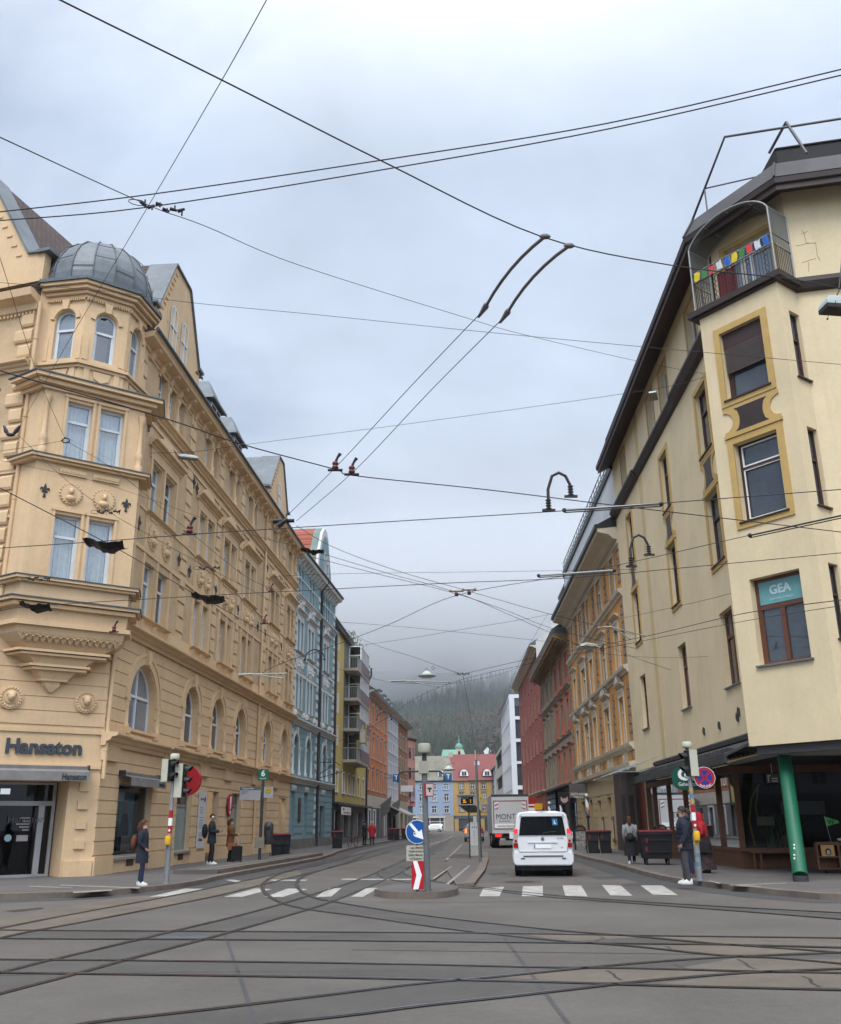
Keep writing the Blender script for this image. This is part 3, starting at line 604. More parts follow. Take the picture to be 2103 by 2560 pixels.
# pair surrounds: sill, medallion panel, pediment with lunette
def medal(b, u, v, r, d):
    b.disc(u, d + .06, v, r, .06, 20); b.disc(u, d + .03, v, r * 1.18, .03, 20)
    n = 20
    for q in range(n): a = 2 * PI * q / n; b.ball((u + r * 1.08 * math.cos(a), d + .03, v + r * 1.08 * math.sin(a)), (.04, .05, .04), 5)
    b.ball((u, d + .07, v - r * .5), (r * .55, .12, r * .38), 8); b.ball((u + r * .04, d + .09, v + r * .15), (r * .26, .14, r * .34), 8); b.ball((u, d + .08, v + r * .42), (r * .3, .1, r * .16), 8)
for wd, lst in ((1.6, pairs[:1]), (1.1, pairs[1:])):
    first = None
    for p in lst:
        c = (p[0] + p[1]) / 2; h = wd / 2; e = h + .8
        if first is None:
            b = MB(L)
            cornice(b, -e - .1, e + .1, 9.02, .16, .22)
            for x in (-e + .2, 0, e - .2): b.prof([(0, 8.5), (.08, 8.55), (.18, 8.86), (0, 8.86)], x - .12, x + .12)
            for x in (-h, h): medal(b, x, 12.25, .48 if wd > 1.2 else .42, .03); b.box(x - .42, x + .42, 0, .07, 12.82, 12.93)
            b.box(-e, e, -.01, .035, 11.62, 12.98); cornice(b, -e - .1, e + .1, 13.08, .14, .2)
            cornice(b, -e - .35, e + .35, 15.95, .3, .34); b.box(-e - .1, e + .1, 0, .06, 15.25, 15.64)
            A = [(1.0 * math.cos(PI * q / 14), 15.95 + .6 * math.sin(PI * q / 14)) for q in range(15)]; b.plate(A, 0, .1); A = [(.8 * math.cos(PI * q / 14), 15.95 + .46 * math.sin(PI * q / 14)) for q in range(15)]; b.plate(A, 0, .14)
            for x in (-e + .06, 0, e - .06): b.box(x - .09, x + .09, -.01, .07, 9.05, 11.4); b.box(x - .09, x + .09, -.01, .07, 13.1, 15.25)
            first = b.build('window_surround', OCH, HL, (c, 0, 0))
        else: copy_tree(first, L.w(c), HL)
# little columns between the attic arches
first = None
for grp in ((2.75, 3.98, 5.2), (9.3, 10.45), (13.55, 14.7), (17.6, 18.75), (23.9, 25.05), (28.65, 29.75)):
    for x in [(a + c) / 2 for a, c in zip(grp, grp[1:])]:
        if first is None:
            b = MB(L); b.lathe(0, .02, [(.15, 17.2), (.15, 17.5), (.1, 17.56), (.13, 17.75), (.08, 17.85), (.075, 18.5), (.12, 18.6), (.15, 18.68), (.15, 18.78)], 10)
            first = b.build('window_column', OCH, HL, (x, 0, 0))
        else: copy_tree(first, L.w(x), HL)
first = None
for grp in ((2.75, 3.98, 5.2), (9.3, 10.45), (13.55, 14.7), (17.6, 18.75), (23.9, 25.05), (28.65, 29.75)):
    for x in grp:
        if first is None:
            b = MB(L); A, Bo = outline((0, .9, .0, 1.98, True), 12), outline((0, 1.2, .0, 2.16, True), 12)
            for k in range(2, len(A) - 1): q = [A[k], A[k + 1], Bo[k + 1], Bo[k]]; b.faces([(u, .06, y) for u, y in q] + [(u, 0, y) for u, y in q], [(0, 1, 2, 3), (0, 1, 5, 4), (2, 3, 7, 6)])
            b.plate([(-.07, 1.96), (.07, 1.96), (.12, 2.32), (-.12, 2.32)], 0, .12); first = b.build('window_arch', OCH, HL, (x, 0, 17.25))
        else: copy_tree(first, L.w(x, 0, 17.25), HL)
# iron fleur ornaments (wall anchors)
def fleur(b, u, v, d, s=1.):
    P = lambda pts: b.plate([(u + x * s, v + y * s) for x, y in pts], d, d + .03, 0)
    P([(0, .48), (.09, .24), (.05, -.02), (-.05, -.02), (-.09, .24)]); P([(-.17, -.02), (.17, -.02), (.17, -.08), (-.17, -.08)]); P([(0, -.44), (.06, -.3), (.035, -.08), (-.035, -.08), (-.06, -.3)]); P([(-.09, -.34), (.09, -.34), (.09, -.38), (-.09, -.38)])
    for g in (-1, 1): P([(g * .04, 0), (g * .12, .2), (g * .24, .22), (g * .29, .1), (g * .25, .02), (g * .22, .1), (g * .17, .13), (g * .12, .06), (g * .08, -.02)][::g])
first = None
FL_ = [(L, u, v) for u, v in ((1.35, 12.3), (6.15, 12.2), (7.65, 12.1), (11.75, 12.2), (15.95, 12.2), (20.4, 12.2), (22.2, 12.1), (26.7, 12.2), (1.5, 16.3), (7.4, 16.1), (7.9, 16.0), (11.8, 16.1), (15.9, 16.1), (20.3, 16.1), (22.1, 16.1), (26.6, 16.1))]
for f, u, v in FL_:
    if first is None: b = MB(L); fleur(b, 0, 0, .045, .62); first = b.build('fleur_ornament', IRON, HL, (u, 0, v))
    else: copy_tree(first, L.w(u, 0, v), HL)
# gables with their roofs
def gable(fr, pts, win, tile, deep=6.):
    b = MB(fr); b.plate(pts, -.35, .0, 0, True)
    for k, (x, y) in enumerate(pts[2:-2]):
        pass
    for (x0, y0), (x1, y1) in ((pts[2], pts[3]), (pts[-3], pts[-2])):    # stepped bosses along the verge
        for q in range(9):
            t = (q + .5) / 9; x, y = x0 + (x1 - x0) * t, y0 + (y1 - y0) * t; sg = 1 if x0 < x1 and y0 < y1 else -1
            b.box(x + sg * .18, x + sg * .42, 0, .04, y - .24, y - .16)
    b.box(pts[0][0], pts[-1][0], 0, .12, pts[0][1] + .5, pts[0][1] + .62)
    for c, y, ww, hh_ in win: A = outline((c, ww + .3, y, y + hh_ + .2, True)); b.plate(A, 0, .03); A2 = outline((c, ww + .55, y + hh_ * .6, y + hh_ + .36, True)); b.plate(A2, 0, .02)
    g = b.build('gable', OCH, HL)
    for c, y, ww, hh_ in win: window(fr, HL, c, y + .05, ww, hh_, GREYF, GLASS, True, 1, .6, .07, d=.06, name='gable_window')
    b = MB(fr); n = len(pts)
    body = [p for p in pts]
    b.faces([(x, -.12, y + .03) for x, y in pts] + [(x, -deep, y + .03) for x, y in pts], [(k, k + 1, n + k + 1, n + k) for k in range(1, n - 2)], tile)
    for k in range(1, n - 2):        # zinc strip behind the verge
        (x0, y0), (x1, y1) = pts[k], pts[k + 1]; t = V((x1 - x0, 0, y1 - y0)).normalized(); nx, nz = -t.z * .07, t.x * .07
        b.faces([(x0 + nx, .1, y0 + nz), (x1 + nx, .1, y1 + nz), (x1 + nx, -1.1, y1 + nz), (x0 + nx, -1.1, y0 + nz), (x0, .1, y0), (x1, .1, y1), (x1, -1.1, y1), (x0, -1.1, y0)], [(0, 1, 2, 3), (4, 5, 6, 7), (0, 1, 5, 4), (2, 3, 7, 6)], 0)
    for e in (pts[1], pts[-2]): b.box(e[0] - .28, e[0] + .28, -1.1, .14, e[1] - .02, e[1] + .1, 0)
    b.build('gable_roof', [ZINC, TILE], HL)
gable(L, [(1.2, 19.68), (1.2, 21.45), (1.35, 21.45), (3.05, 24.5), (5.05, 24.45), (7.0, 21.45), (7.2, 21.45), (7.2, 19.68)], [(3.25, 20.0, .9, 2.5), (4.7, 20.0, .9, 2.5)], 1)
gable(L, [(21.5, 19.68), (21.5, 21.0), (21.7, 21.0), (24.1, 24.0), (25.4, 24.0), (27.1, 21.2), (27.3, 21.2), (27.3, 19.68)], [(24.5, 20.2, .9, 2.1)], 0)
gable(LWf, [(.05, 19.9), (.05, 21.66), (.78, 21.72), (3.3, 26.0), (5.1, 26.0), (7.6, 21.7), (8.3, 21.66), (8.3, 19.9)], [(4.2, 21.6, .9, 1.9)], 1)
for u in (6.75, 11.0, 15.4):                                        # zinc dormers on the mansard
    f = L.sub(u, -.3); b = MB(f); b.box(-.92, .92, -3.2, 0, 19.5, 21.55)
    A = [(-1.15, .22, 21.5), (1.15, .22, 21.5), (1.15, -3.4, 21.5), (-1.15, -3.4, 21.5), (-.35, -.35, 22.75), (.35, -.35, 22.75), (.35, -3.4, 22.75), (-.35, -3.4, 22.75)]
    b.faces(A, [(0, 1, 2, 3), (0, 1, 5, 4), (1, 2, 6, 5), (0, 3, 7, 4), (4, 5, 6, 7), (2, 3, 7, 6)], 0); b.box(-1.16, 1.16, .2, .26, 21.44, 21.56, 1)
    dm = b.build('dormer', [ZINC, ZINCD], HL); b = MB(f); b.box(-.8, .8, .0, .04, 20.3, 21.4); b.build('window_frame', WHITEF, dm); b = MB(f); [b.box(x, x + .66, .041, .05, 20.4, 21.3) for x in (-.73, .07)]; b.build('pane', GLASS, dm)
pipe(L, HL, 21.25, .2, 19.2, OCH, .07, .12); pipe(L, HL, .02, 3.1, 8.2, OCH, .07, .12)
# ground floor of the street side
b = MB(L)
for o in gf:
    if o[2] < .3: continue
    b.box(o[0] - o[1] / 2, o[0] - o[1] / 2 + .07, -.26, -.18, o[2], o[3]); b.box(o[0] + o[1] / 2 - .07, o[0] + o[1] / 2, -.26, -.18, o[2], o[3]); b.box(o[0] - o[1] / 2 + .07, o[0] + o[1] / 2 - .07, -.26, -.18, o[3] - .07, o[3]); b.box(o[0] - o[1] / 2 + .07, o[0] + o[1] / 2 - .07, -.26, -.18, o[2], o[2] + .06)
    b.box(o[0] - o[1] / 2 - .08, o[0] + o[1] / 2 + .08, -.2, .09, o[2] - .09, o[2] - .002)
    if o[0] > 5: b.box(o[0] - o[1] / 2 + .07, o[0] + o[1] / 2 - .07, -.24, -.17, o[3] - .62, o[3] - .54)
b.build('shop_window_frame', mat('grey shop frame', (.25, .26, .26), .5, .1, 2), HL)
MILK = mat('frosted green window film', (.22, .29, .28), .25, .15, 1.5, spec=.6)
for o in gf[1:]:
    if o[2] > .3: b = MB(L); b.poly([(o[0] - o[1] / 2, -.22, o[2]), (o[0] + o[1] / 2, -.22, o[2]), (o[0] + o[1] / 2, -.22, o[3] - .55), (o[0] - o[1] / 2, -.22, o[3] - .55)], 0); b.poly([(o[0] - o[1] / 2, -.22, o[3] - .55), (o[0] + o[1] / 2, -.22, o[3] - .55), (o[0] + o[1] / 2, -.22, o[3]), (o[0] - o[1] / 2, -.22, o[3])], 1); b.build('shop_window', [MILK, GLASS], HL)
o = gf[0]; b = MB(L); b.poly([(1.7, -.22, .62), (5.1, -.22, .62), (5.1, -.22, 3.05), (1.7, -.22, 3.05)]); b.build('shop_window', GLASSS, HL)
b = MB(L); b.box(1.7, 5.1, -1.6, -1.5, .4, 3.1); b.box(1.7, 5.1, -1.6, -.3, .3, .6, 1); b.box(1.6, 1.7, -1.6, -.25, .4, 3.1); b.box(5.1, 5.2, -1.6, -.25, .4, 3.1, 1); b.box(1.7, 5.1, -1.6, -.25, 3.06, 3.1); b.build('shop_room', [DARK, mat('shop wood', (.25, .15, .07), .6, .2, 2)], HL)
b = MB(L); b.box(2.55, 4.35, -.4, -.36, .75, 2.75, 0); b.plate([(3.0, .75), (3.9, .75), (3.95, 1.6), (3.75, 2.05), (3.3, 2.05), (3.05, 1.6)], -.36, -.34, 1); b.disc(3.52, -.33, 2.27, .2, .02, 16, 2); b.box(3.3, 4.2, -.35, -.335, .8, 1.3, 3); b.plate([(2.6, .75), (2.95, .75), (2.95, 1.8), (2.62, 1.8)], -.36, -.345, 1); b.disc(2.78, -.34, 2.0, .16, .02, 16, 2)
tag(b.build('window_poster', [mat('poster blue', (.22, .38, .46), .6, .15, 2), mat('poster dark', (.03, .04, .07), .6, .2, 4), mat('poster skin', (.38, .24, .18), .6, .1, 4), mat('poster white', (.6, .62, .6), .6, .1, 4)]), 'tall blue poster of a person in dark clothes standing inside the shop window', 'poster')
b = MB(L)
for u in (3.4, 9.15): b.box(u - .35, u + .35, .0, .012, .3, .58)
for u in (3.4, 9.15):
    for q in range(6): b.box(u - .33, u + .33, .012, .025, .32 + q * .043, .34 + q * .043)
b.build('cellar_grille', mat('rusty cellar grille', (.10, .06, .04), .8, .3, 6), HL)
b = MB(L); b.box(13.45 - .97, 13.45 + .97, -1.4, -1.35, .1, 3.12, 0); b.box(12.9, 13.9, -1.35, -1.3, .13, 2.5, 1); b.build('door', [WHITEF, GLASS], HL)
b = MB(L); b.box(27.6, 29.9, -.5, -.45, .1, 3.2, 0); b.box(28.1, 29.5, -.45, -.42, .13, 2.4, 1); b.build('door', [WHITEF, GLASSL], HL)
# awning over the street window
AWN = mat('grey awning cloth', (.22, .21, .20), .8, .2, 3)
def awning(fr, u0, u1, v, dp, txt=None):
    b = MB(fr); b.prof([(.06, v + .02), (.2, v + .05), (.22, v + .16), (.06, v + .18)], u0, u1, 0); b.prof([(.2, v + .06), (.2 + dp, v - .02), (.2 + dp, v - .3), (.2 + dp - .02, v - .3), (.2 + dp - .02, v - .04), (.18, v + .03)], u0, u1, 0)
    b.box(u0 - .04, u0, .04, .28, v - .02, v + .2, 1); b.box(u1, u1 + .04, .04, .28, v - .02, v + .2, 1); o = b.build('awning', [AWN, STEELD], HL); return o
a = awning(L, 1.6, 5.25, 3.25, .3); text('hansaton', L, 4.75, .512, 3.08, .2, INK, a, sx=.8, off=.004)
a = awning(CH, .45, 3.7, 3.3, .3); text('Hansaton', CH, .95, .512, 3.12, .27, INK, a, off=.006, sx=.75)
# signs on the street side
b = MB(L); b.box(11.05, 12.15, .06, .1, .56, 3.03); sg = b.build('sign_board', mat('white sign board', (.55, .55, .56), .5, .06, 1)); tag(sg, 'tall white list board with tiny writing beside the doorway', 'sign')
b = MB(L)
for q in range(14): b.box(11.2, 11.2 + rnd.uniform(.4, .75), .101, .104, 2.35 - q * .105, 2.38 - q * .105) if q not in (3, 9) else None
b.box(11.25, 11.8, .101, .104, .98, 1.08, 1); b.box(11.2, 11.75, .101, .104, 2.68, 2.78, 0); b.disc(11.9, .105, 2.73, .12, .004, 16, 1); b.build('lettering', [mat('faint print', (.2, .2, .22), .6, 0), RED], sg)
b = MB(L); n = 28; E_ = [(16.05 + .42 * math.cos(2 * PI * k / n), 2.55 + .52 * math.sin(2 * PI * k / n)) for k in range(n)]; b.plate(E_, .1, .16, 0, True); sg = b.build('oval_sign', RED); tag(sg, 'red oval sign with a white exclamation mark between doorway and frosted window', 'sign')
b = MB(L); b.plate([(15.98, 2.38), (16.12, 2.38), (16.2, 2.96), (15.9, 2.96)], .16, .168); b.disc(16.05, .168, 2.22, .09, .008, 12); b.build('emblem', TXW, sg)
# the round red disc fixed out from the wall
b = MB(L); f = L; c = at(471, 1952, 36.5); r0 = .53
dv = V((.98, -.2, 0)); P = []; n = 32
q = rotf(c.x, c.y, R(-10)); b = MB(q); b.disc(0, 0, c.z, r0, .14, 36, 0); sg = b.build('round_sign', [RED, WHITE]); tag(sg, 'large round red sign with white curved stroke sticking out behind the left signal', 'sign')
b = MB(q); b.plate([(-.36, c.z - .36), (-.2, c.z - .44), (-.15, c.z + .0), (-.22, c.z + .4), (-.38, c.z + .3), (-.47, c.z + .08), (-.47, c.z - .1)], -.15, -.142, 0); b.build('emblem', TXW, sg)
b = MB(); b.tube([(c.x - .05, c.y + .1, c.z), (c.x - 1.6, c.y + .4, c.z)], .035, 6); b.build('bracket', STEELD, sg)
# ---- chamfered corner: shop door, letters, medallions
b = MB(CH); dop = [(2.3, 2.7, 0, 3.02, False)]
b.wall(0, 3.75, 0, 20.4, dop, 0, 1.25); b.rust(0, 3.75, 4.75, 8.3, [], .43, .03, .03); b.box(0, 3.75, -.01, .06, 3.4, 3.52); b.box(0, 3.75, -.01, .05, 4.5, 4.62)
for v in (.95, 1.55, 2.15, 2.7): b.plate([(.3, v), (.62, v), (.62, v + .26), (.3, v + .26)], 0, .06)
b.box(0, .9, -.01, .08, 0, .6); b.build('corner_wall', OCH, HL)
b = MB(CH)
for u0, u1, v0, v1 in ((1.0, 1.1, .13, 3.0), (1.32, 1.5, .13, 2.4), (3.5, 3.6, .13, 3.0)): b.box(u0, u1, -1.2, -1.1, v0, v1)
b.box(1.1, 3.5, -1.2, -1.1, 2.28, 2.42); b.box(1.1, 3.5, -1.2, -1.1, .1, .2); b.box(1.1, 3.5, -1.2, -1.1, 2.93, 3.0)
dr = b.build('shop_door', mat('aluminium door frame', (.42, .43, .44), .4, .1, 3, metal=.3), HL)
b = MB(CH); b.poly([(1.05, -1.16, .13), (3.55, -1.16, .13), (3.55, -1.16, 3), (1.05, -1.16, 3)]); b.build('pane', GLASSS, dr)
b = MB(CH); b.box(.9, 3.8, -4, -3.9, 0, 3.1); b.box(.9, 3.8, -4, -1.2, 3.03, 3.1); b.box(.9, 3.8, -4, -1.2, 0, .1); b.box(.9, .95, -4, -1.2, 0, 3.1); b.box(3.7, 3.8, -4, -1.2, 0, 3.1); b.build('room', DARK, dr)
b = MB(CH); b.box(2.2, 2.5, -2.2, -2.18, 2.66, 2.84); b.build('ceiling_lamp', emis('lamp panel', (.8, .85, .9), .9), dr)
b = MB(CH); b.disc(2.35, -1.095, 1.3, .11, .01, 16, 0); b.box(1.75, 2.1, -1.1, -1.094, 1.2, 1.38, 1); [b.box(1.75, 1.75 + .2 + .1 * (q % 3), -1.1, -1.094, 1.52 + q * .09, 1.555 + q * .09, 1) for q in range(5)]; b.build('door_sticker', [mat('pale blue sticker', (.35, .5, .55), .5, 0), mat('pale sticker', (.45, .4, .4), .5, .2, 9)], dr)
text('Hansaton', CH, 1.86, -1.09, 1.85, .3, mat('door film lettering', (.10, .11, .12), .4, 0), dr)
LET = mat('grey sign letters', (.045, .055, .07), .5, 0)
t = text('Hansaton', CH, 1.84, .03, 4.03, .62, LET, None, 'shop_lettering', .04, off=.02); tag(t, 'big dark grey shop name letters on the wall above the corner door', 'sign')
for u in (.69, 3.05):
    b = MB(CH); b.disc(u, .1, 5.53, .37, .1, 24); b.disc(u, .14, 5.53, .2, .05, 20)
    for q in range(20): a = 2 * PI * q / 20; b.ball((u + .3 * math.cos(a), .11, 5.53 + .3 * math.sin(a)), (.045, .03, .045), 5)
    b.ball((u, .2, 5.55), (.12, .13, .15), 10); b.ball((u, .17, 5.64), (.16, .1, .1), 8); b.ball((u, .33, 5.53), .03, 6); b.build('head_medallion', OCH, HL)
# ---- oriel on the chamfer
def ring(c, hw, p, sk=.4): return [(c - hw - sk * p, 0), (c - hw, p), (c + hw, p), (c + hw + sk * p, 0)]
def loft(b, lv, m=0):
    for (pa, va), (pb, vb) in zip(lv, lv[1:]):
        for k in range(3): b.poly([(*pa[k], va), (*pa[k + 1], va), (*pb[k + 1], vb), (*pb[k], vb)], m)
def slab(b, pl, v0, v1, m=0): b.hplate(pl, v0, v1, m)
c = 1.62
b = MB(CH)
loft(b, [(ring(c + .25, .03, .12), 5.75), (ring(c + .25, .22, .2), 5.95), (ring(c + .25, .26, .22), 6.1)]); slab(b, ring(c + .22, .42, .3), 6.1, 6.16)
loft(b, [(ring(c + .22, .42, .3), 6.16), (ring(c + .2, .6, .4), 6.42)]); slab(b, ring(c + .15, .85, .52), 6.42, 6.5); slab(b, ring(c + .15, .95, .58), 6.52, 6.6); loft(b, [(ring(c + .15, .8, .5), 6.6), (ring(c + .12, 1.05, .6), 6.85)]); slab(b, ring(c + .1, 1.35, .72), 6.85, 6.92); slab(b, ring(c + .1, 1.45, .78), 6.95, 7.03)
loft(b, [(ring(c + .05, 1.2, .62), 7.03), (ring(c, 1.5, .76), 7.25), (ring(c, 1.68, .9), 7.5), (ring(c, 1.72, .96), 7.72)]); slab(b, ring(c, 1.85, 1.06), 7.72, 7.86); loft(b, [(ring(c, 1.72, .98), 7.86), (ring(c, 1.78, 1.0), 8.3)]); slab(b, ring(c, 1.95, 1.16), 8.3, 8.42); slab(b, ring(c, 2.05, 1.26), 8.45, 8.54)
for q in range(15):                                                # acanthus leaves round the corbel
    u = c - 1.5 + q * .215; s = 1.35 if q in (0, 14) else 1
    for j in range(5): a = -1.1 + j * .55; b.tube([(u, .80, 7.22), (u + .07 * math.sin(a), .86, 7.32), (u + .1 * math.sin(a) * s, .91, 7.36 + .1 * math.cos(a) * s), (u + .12 * math.sin(a) * s, .94, 7.33 + .1 * math.cos(a) * s)], [.02, .03, .03, .018], 5)
W2 = [(1.06, .86, 9.3, 11.5, False), (2.18, .86, 9.3, 11.5, False), (1.06, .86, 13.5, 15.6, False), (2.18, .86, 13.5, 15.6, False)]
b.wall(c - 1.72, c + 1.78, 8.54, 15.9, W2, 1.0, .2)
for sgn in (-1, 1):
    x0, x1 = c + sgn * 1.75, c + sgn * 2.15; b.poly([(x0, 1, 8.54), (x1, 0, 8.54), (x1, 0, 15.9), (x0, 1, 15.9)])
slab(b, ring(c, 1.9, 1.12), 9.08, 9.16); slab(b, ring(c, 1.98, 1.2), 9.17, 9.26); slab(b, ring(c, 1.92, 1.14), 13.24, 13.32); slab(b, ring(c, 2.0, 1.24), 13.33, 13.42); slab(b, ring(c, 1.9, 1.1), 15.85, 15.98); slab(b, ring(c, 2.05, 1.26), 16.0, 16.14); slab(b, ring(c, 2.2, 1.4), 16.16, 16.28)
for u in (1.06, 2.18):
    medal(b, u, 12.25, .33, 1.0); b.box(u - .45, u + .45, 1.0, 1.07, 12.9, 13.1)
    for q in range(10): b.box(u - .42 + q * .087, u - .37 + q * .087, 1.07, 1.1, 12.96, 13.05)
    b.box(u - .05, u + .05, 1.0, 1.05, 11.68, 11.8)
    for y0, y1 in ((9.3, 11.5), (13.5, 15.6)):
        b.box(u - .52, u - .43, 1.0, 1.05, y0, y1 + .1); b.box(u + .43, u + .52, 1.0, 1.05, y0, y1 + .1); b.box(u - .55, u + .55, 1.0, 1.07, y1 + .1, y1 + .2)
for u in (-.0, 3.28):
    b.lathe(u, 1.02, [(.14, 13.5), (.14, 13.7), (.09, 13.75), (.12, 13.95), (.14, 14.1), (.08, 14.25), (.075, 15.3), (.12, 15.4), (.15, 15.6)], 10)
b.build('oriel', OCH, HL)
for q in ((2.24, 1.44, 16.285, 16.33), (2.08, 1.3, 8.545, 8.585), (2.01, 1.23, 9.262, 9.295), (2.03, 1.27, 13.422, 13.455)): b = MB(CH); slab(b, ring(c, q[0], q[1]), q[2], q[3]); b.build('zinc_flashing', ZINCD, HL)
OR = CH.sub(0, 1.0)
for o in W2: window(OR, HL, o[0], o[2], o[1], o[3] - o[2], GREYF, GLASSC, False, 0, .66, .08, d=-.16, curtain=True)
for u in (.28, 3.02): b = MB(CH); fleur(b, u, 12.2, 1.005, .55); b.build('fleur_ornament', IRON, HL)
# arched turret storey, cornice and dome
def oct_(c, hw, p, sd): return [(c - hw - sd, p - sd), (c - hw, p), (c + hw, p), (c + hw + sd, p - sd)]
def solid(b, pl, v0, v1, m=0):
    b.hplate([(pl[0][0], -.6)] + pl + [(pl[3][0], -.6)], v0, v1, m)
c = 1.6; T = oct_(c, .78, 1.0, 1.05)
fr_f = CH.sub(0, 1.0)
def facet(i):
    a, d_ = CH.w(*T[i]), CH.w(*T[i + 1]); f = Fr(0, 0, 0, 'r'); f.o = a; f.d = (d_ - a).normalized(); f.n = V((-f.d.y, f.d.x, 0)); 
    if f.n.dot(CH.n) < 0: f.n = -f.n
    return f, (d_ - a).length
b0 = MB(CH); solid(b0, oct_(c, .82, 1.04, 1.08), 16.33, 16.5); solid(b0, oct_(c, .84, 1.06, 1.1), 16.95, 17.05); solid(b0, oct_(c, .9, 1.14, 1.15), 17.06, 17.16); b0.build('turret_sill', OCH, HL); b0 = MB(CH)
for v, e in ((19.72, .06), (19.84, .16), (19.98, .3), (20.12, .4)): solid(b0, oct_(c, .78 + e * .5, 1.0 + e, 1.05 + e * .5), v, v + .115)
b0.build('turret_cornice', OCH, HL)
for i in range(3):
    f, Lf = facet(i); b = MB(f); o = (Lf / 2, .78, 17.35, 19.3, True)
    b.wall(0, Lf, 16.33, 19.75, [o], 0, .2)
    A, Bo = outline((Lf / 2, .84, 17.35, 19.34, True)), outline((Lf / 2, 1.14, 17.35, 19.52, True))
    for k in range(2, len(A) - 1): q = [A[k], A[k + 1], Bo[k + 1], Bo[k]]; b.faces([(u, .05, y) for u, y in q] + [(u, 0, y) for u, y in q], [(0, 1, 2, 3), (0, 1, 5, 4), (2, 3, 7, 6)])
    b.plate([(Lf / 2 - .09, 19.28), (Lf / 2 + .09, 19.28), (Lf / 2 + .15, 19.66), (Lf / 2 - .15, 19.66)], 0, .12)
    b.box(.02, Lf / 2 - .55, 0, .03, 17.3, 18.2); b.box(Lf / 2 + .55, Lf - .02, 0, .03, 17.3, 18.2)
    b.box(.15, .35, 0, .05, 16.5, 16.95); b.box(Lf - .35, Lf - .15, 0, .05, 16.5, 16.95); b.plate([(Lf / 2 - .32, 16.9), (Lf / 2 - .26, 16.62), (Lf / 2, 16.5), (Lf / 2 + .26, 16.62), (Lf / 2 + .32, 16.9)], 0, .05)
    for q in range(18): b.box(.04 + q * Lf / 18, .04 + q * Lf / 18 + .05, .0, .1, 19.62, 19.72)
    b.build('turret_wall', OCH, HL); window(f, HL, Lf / 2, 17.35, .78, 1.95, GREYF, GLASSC if i == 1 else GLASSL, True, 0, .6, .08, d=-.14)
b = MB(CH); pl = oct_(c, 1.0, 1.48, 1.28); solid(b, pl, 20.24, 20.36); b.build('turret_gutter', ZINCD, HL)
b = MB(CH); b.lathe(c, -.55, [(1.95, 20.3), (1.98, 20.75), (1.94, 21.15), (1.8, 21.6), (1.55, 22.05), (1.15, 22.45), (.6, 22.75), (.0, 22.86)], 16, 0, False)
for q in range(16):
    a = 2 * PI * q / 16; b.tube([(c + r * math.cos(a), -.55 + r * math.sin(a), z) for r, z in ((1.97, 20.3), (2.0, 20.75), (1.96, 21.15), (1.82, 21.6), (1.57, 22.06), (1.17, 22.47), (.6, 22.77), (0, 22.88))], .025, 5, 1)
    v0 = (20.95, 21.35)[q % 2]
    for r, z in ((1.965, v0), (1.7 if q % 2 else 1.62, 21.8 + .18 * (q % 2))): a2 = a + 2 * PI / 16; b.tube([(c + r * 1.012 * math.cos(a), -.55 + r * 1.012 * math.sin(a), z), (c + r * 1.012 * math.cos(a2), -.55 + r * 1.012 * math.sin(a2), z)], .014, 4, 1)
b.build('dome', [ZINC, ZINCD], HL)
# ---- side street front
b = MB(LWf); b.wall(0, 12, 0, 19.9, [], 0, .2, 1)
for v, h, p in ((8.42, .4, .4), (17.2, .34, .35), (4.6, .4, .4)): cornice(b, 0, 12, v, h, p)
b.prof([(-.02, 19.2), (.12, 19.25), (.14, 19.5), (.5, 19.62), (.56, 19.9), (-.02, 19.95)], 0, 12)
for q in range(18):
    v = 8.7 + q * .62; e = .22 if q % 2 else 0
    if 16.4 < v < 17.1: continue
    b.prof([(-.01, v), (.05, v), (.09, v + .08), (.09, v + .42), (.05, v + .5), (-.01, v + .5)], .1, .62 + e)
for q in range(40): b.box(.1 + q * .16, .18 + q * .16, 0, .08, 19.1, 19.2)
b.rust(0, 12, .75, 4.15, [], .42); b.rust(0, 12, 4.62, 8.0, [], .42); b.box(0, 12, 0, .06, 13.0, 13.1); b.box(0, 12, 0, .06, 11.4, 11.5); b.build('side_wall', [OCH, OCHR], HL)
pipe(LWf, HL, -.12, 8.3, 19.5, OCH, .07, .1)
for v in (16.2, 12.3): b = MB(LWf); fleur(b, 1.35, v, .01, .62); b.build('fleur_ornament', IRON, HL)
b = MB(LWf); b.prof([(.56, 19.95), (.4, 20.05), (-2.8, 22.7), (-2.8, 19.8), (0, 19.8)], 0, 12, 0); b.build('side_roof', TILE, HL)
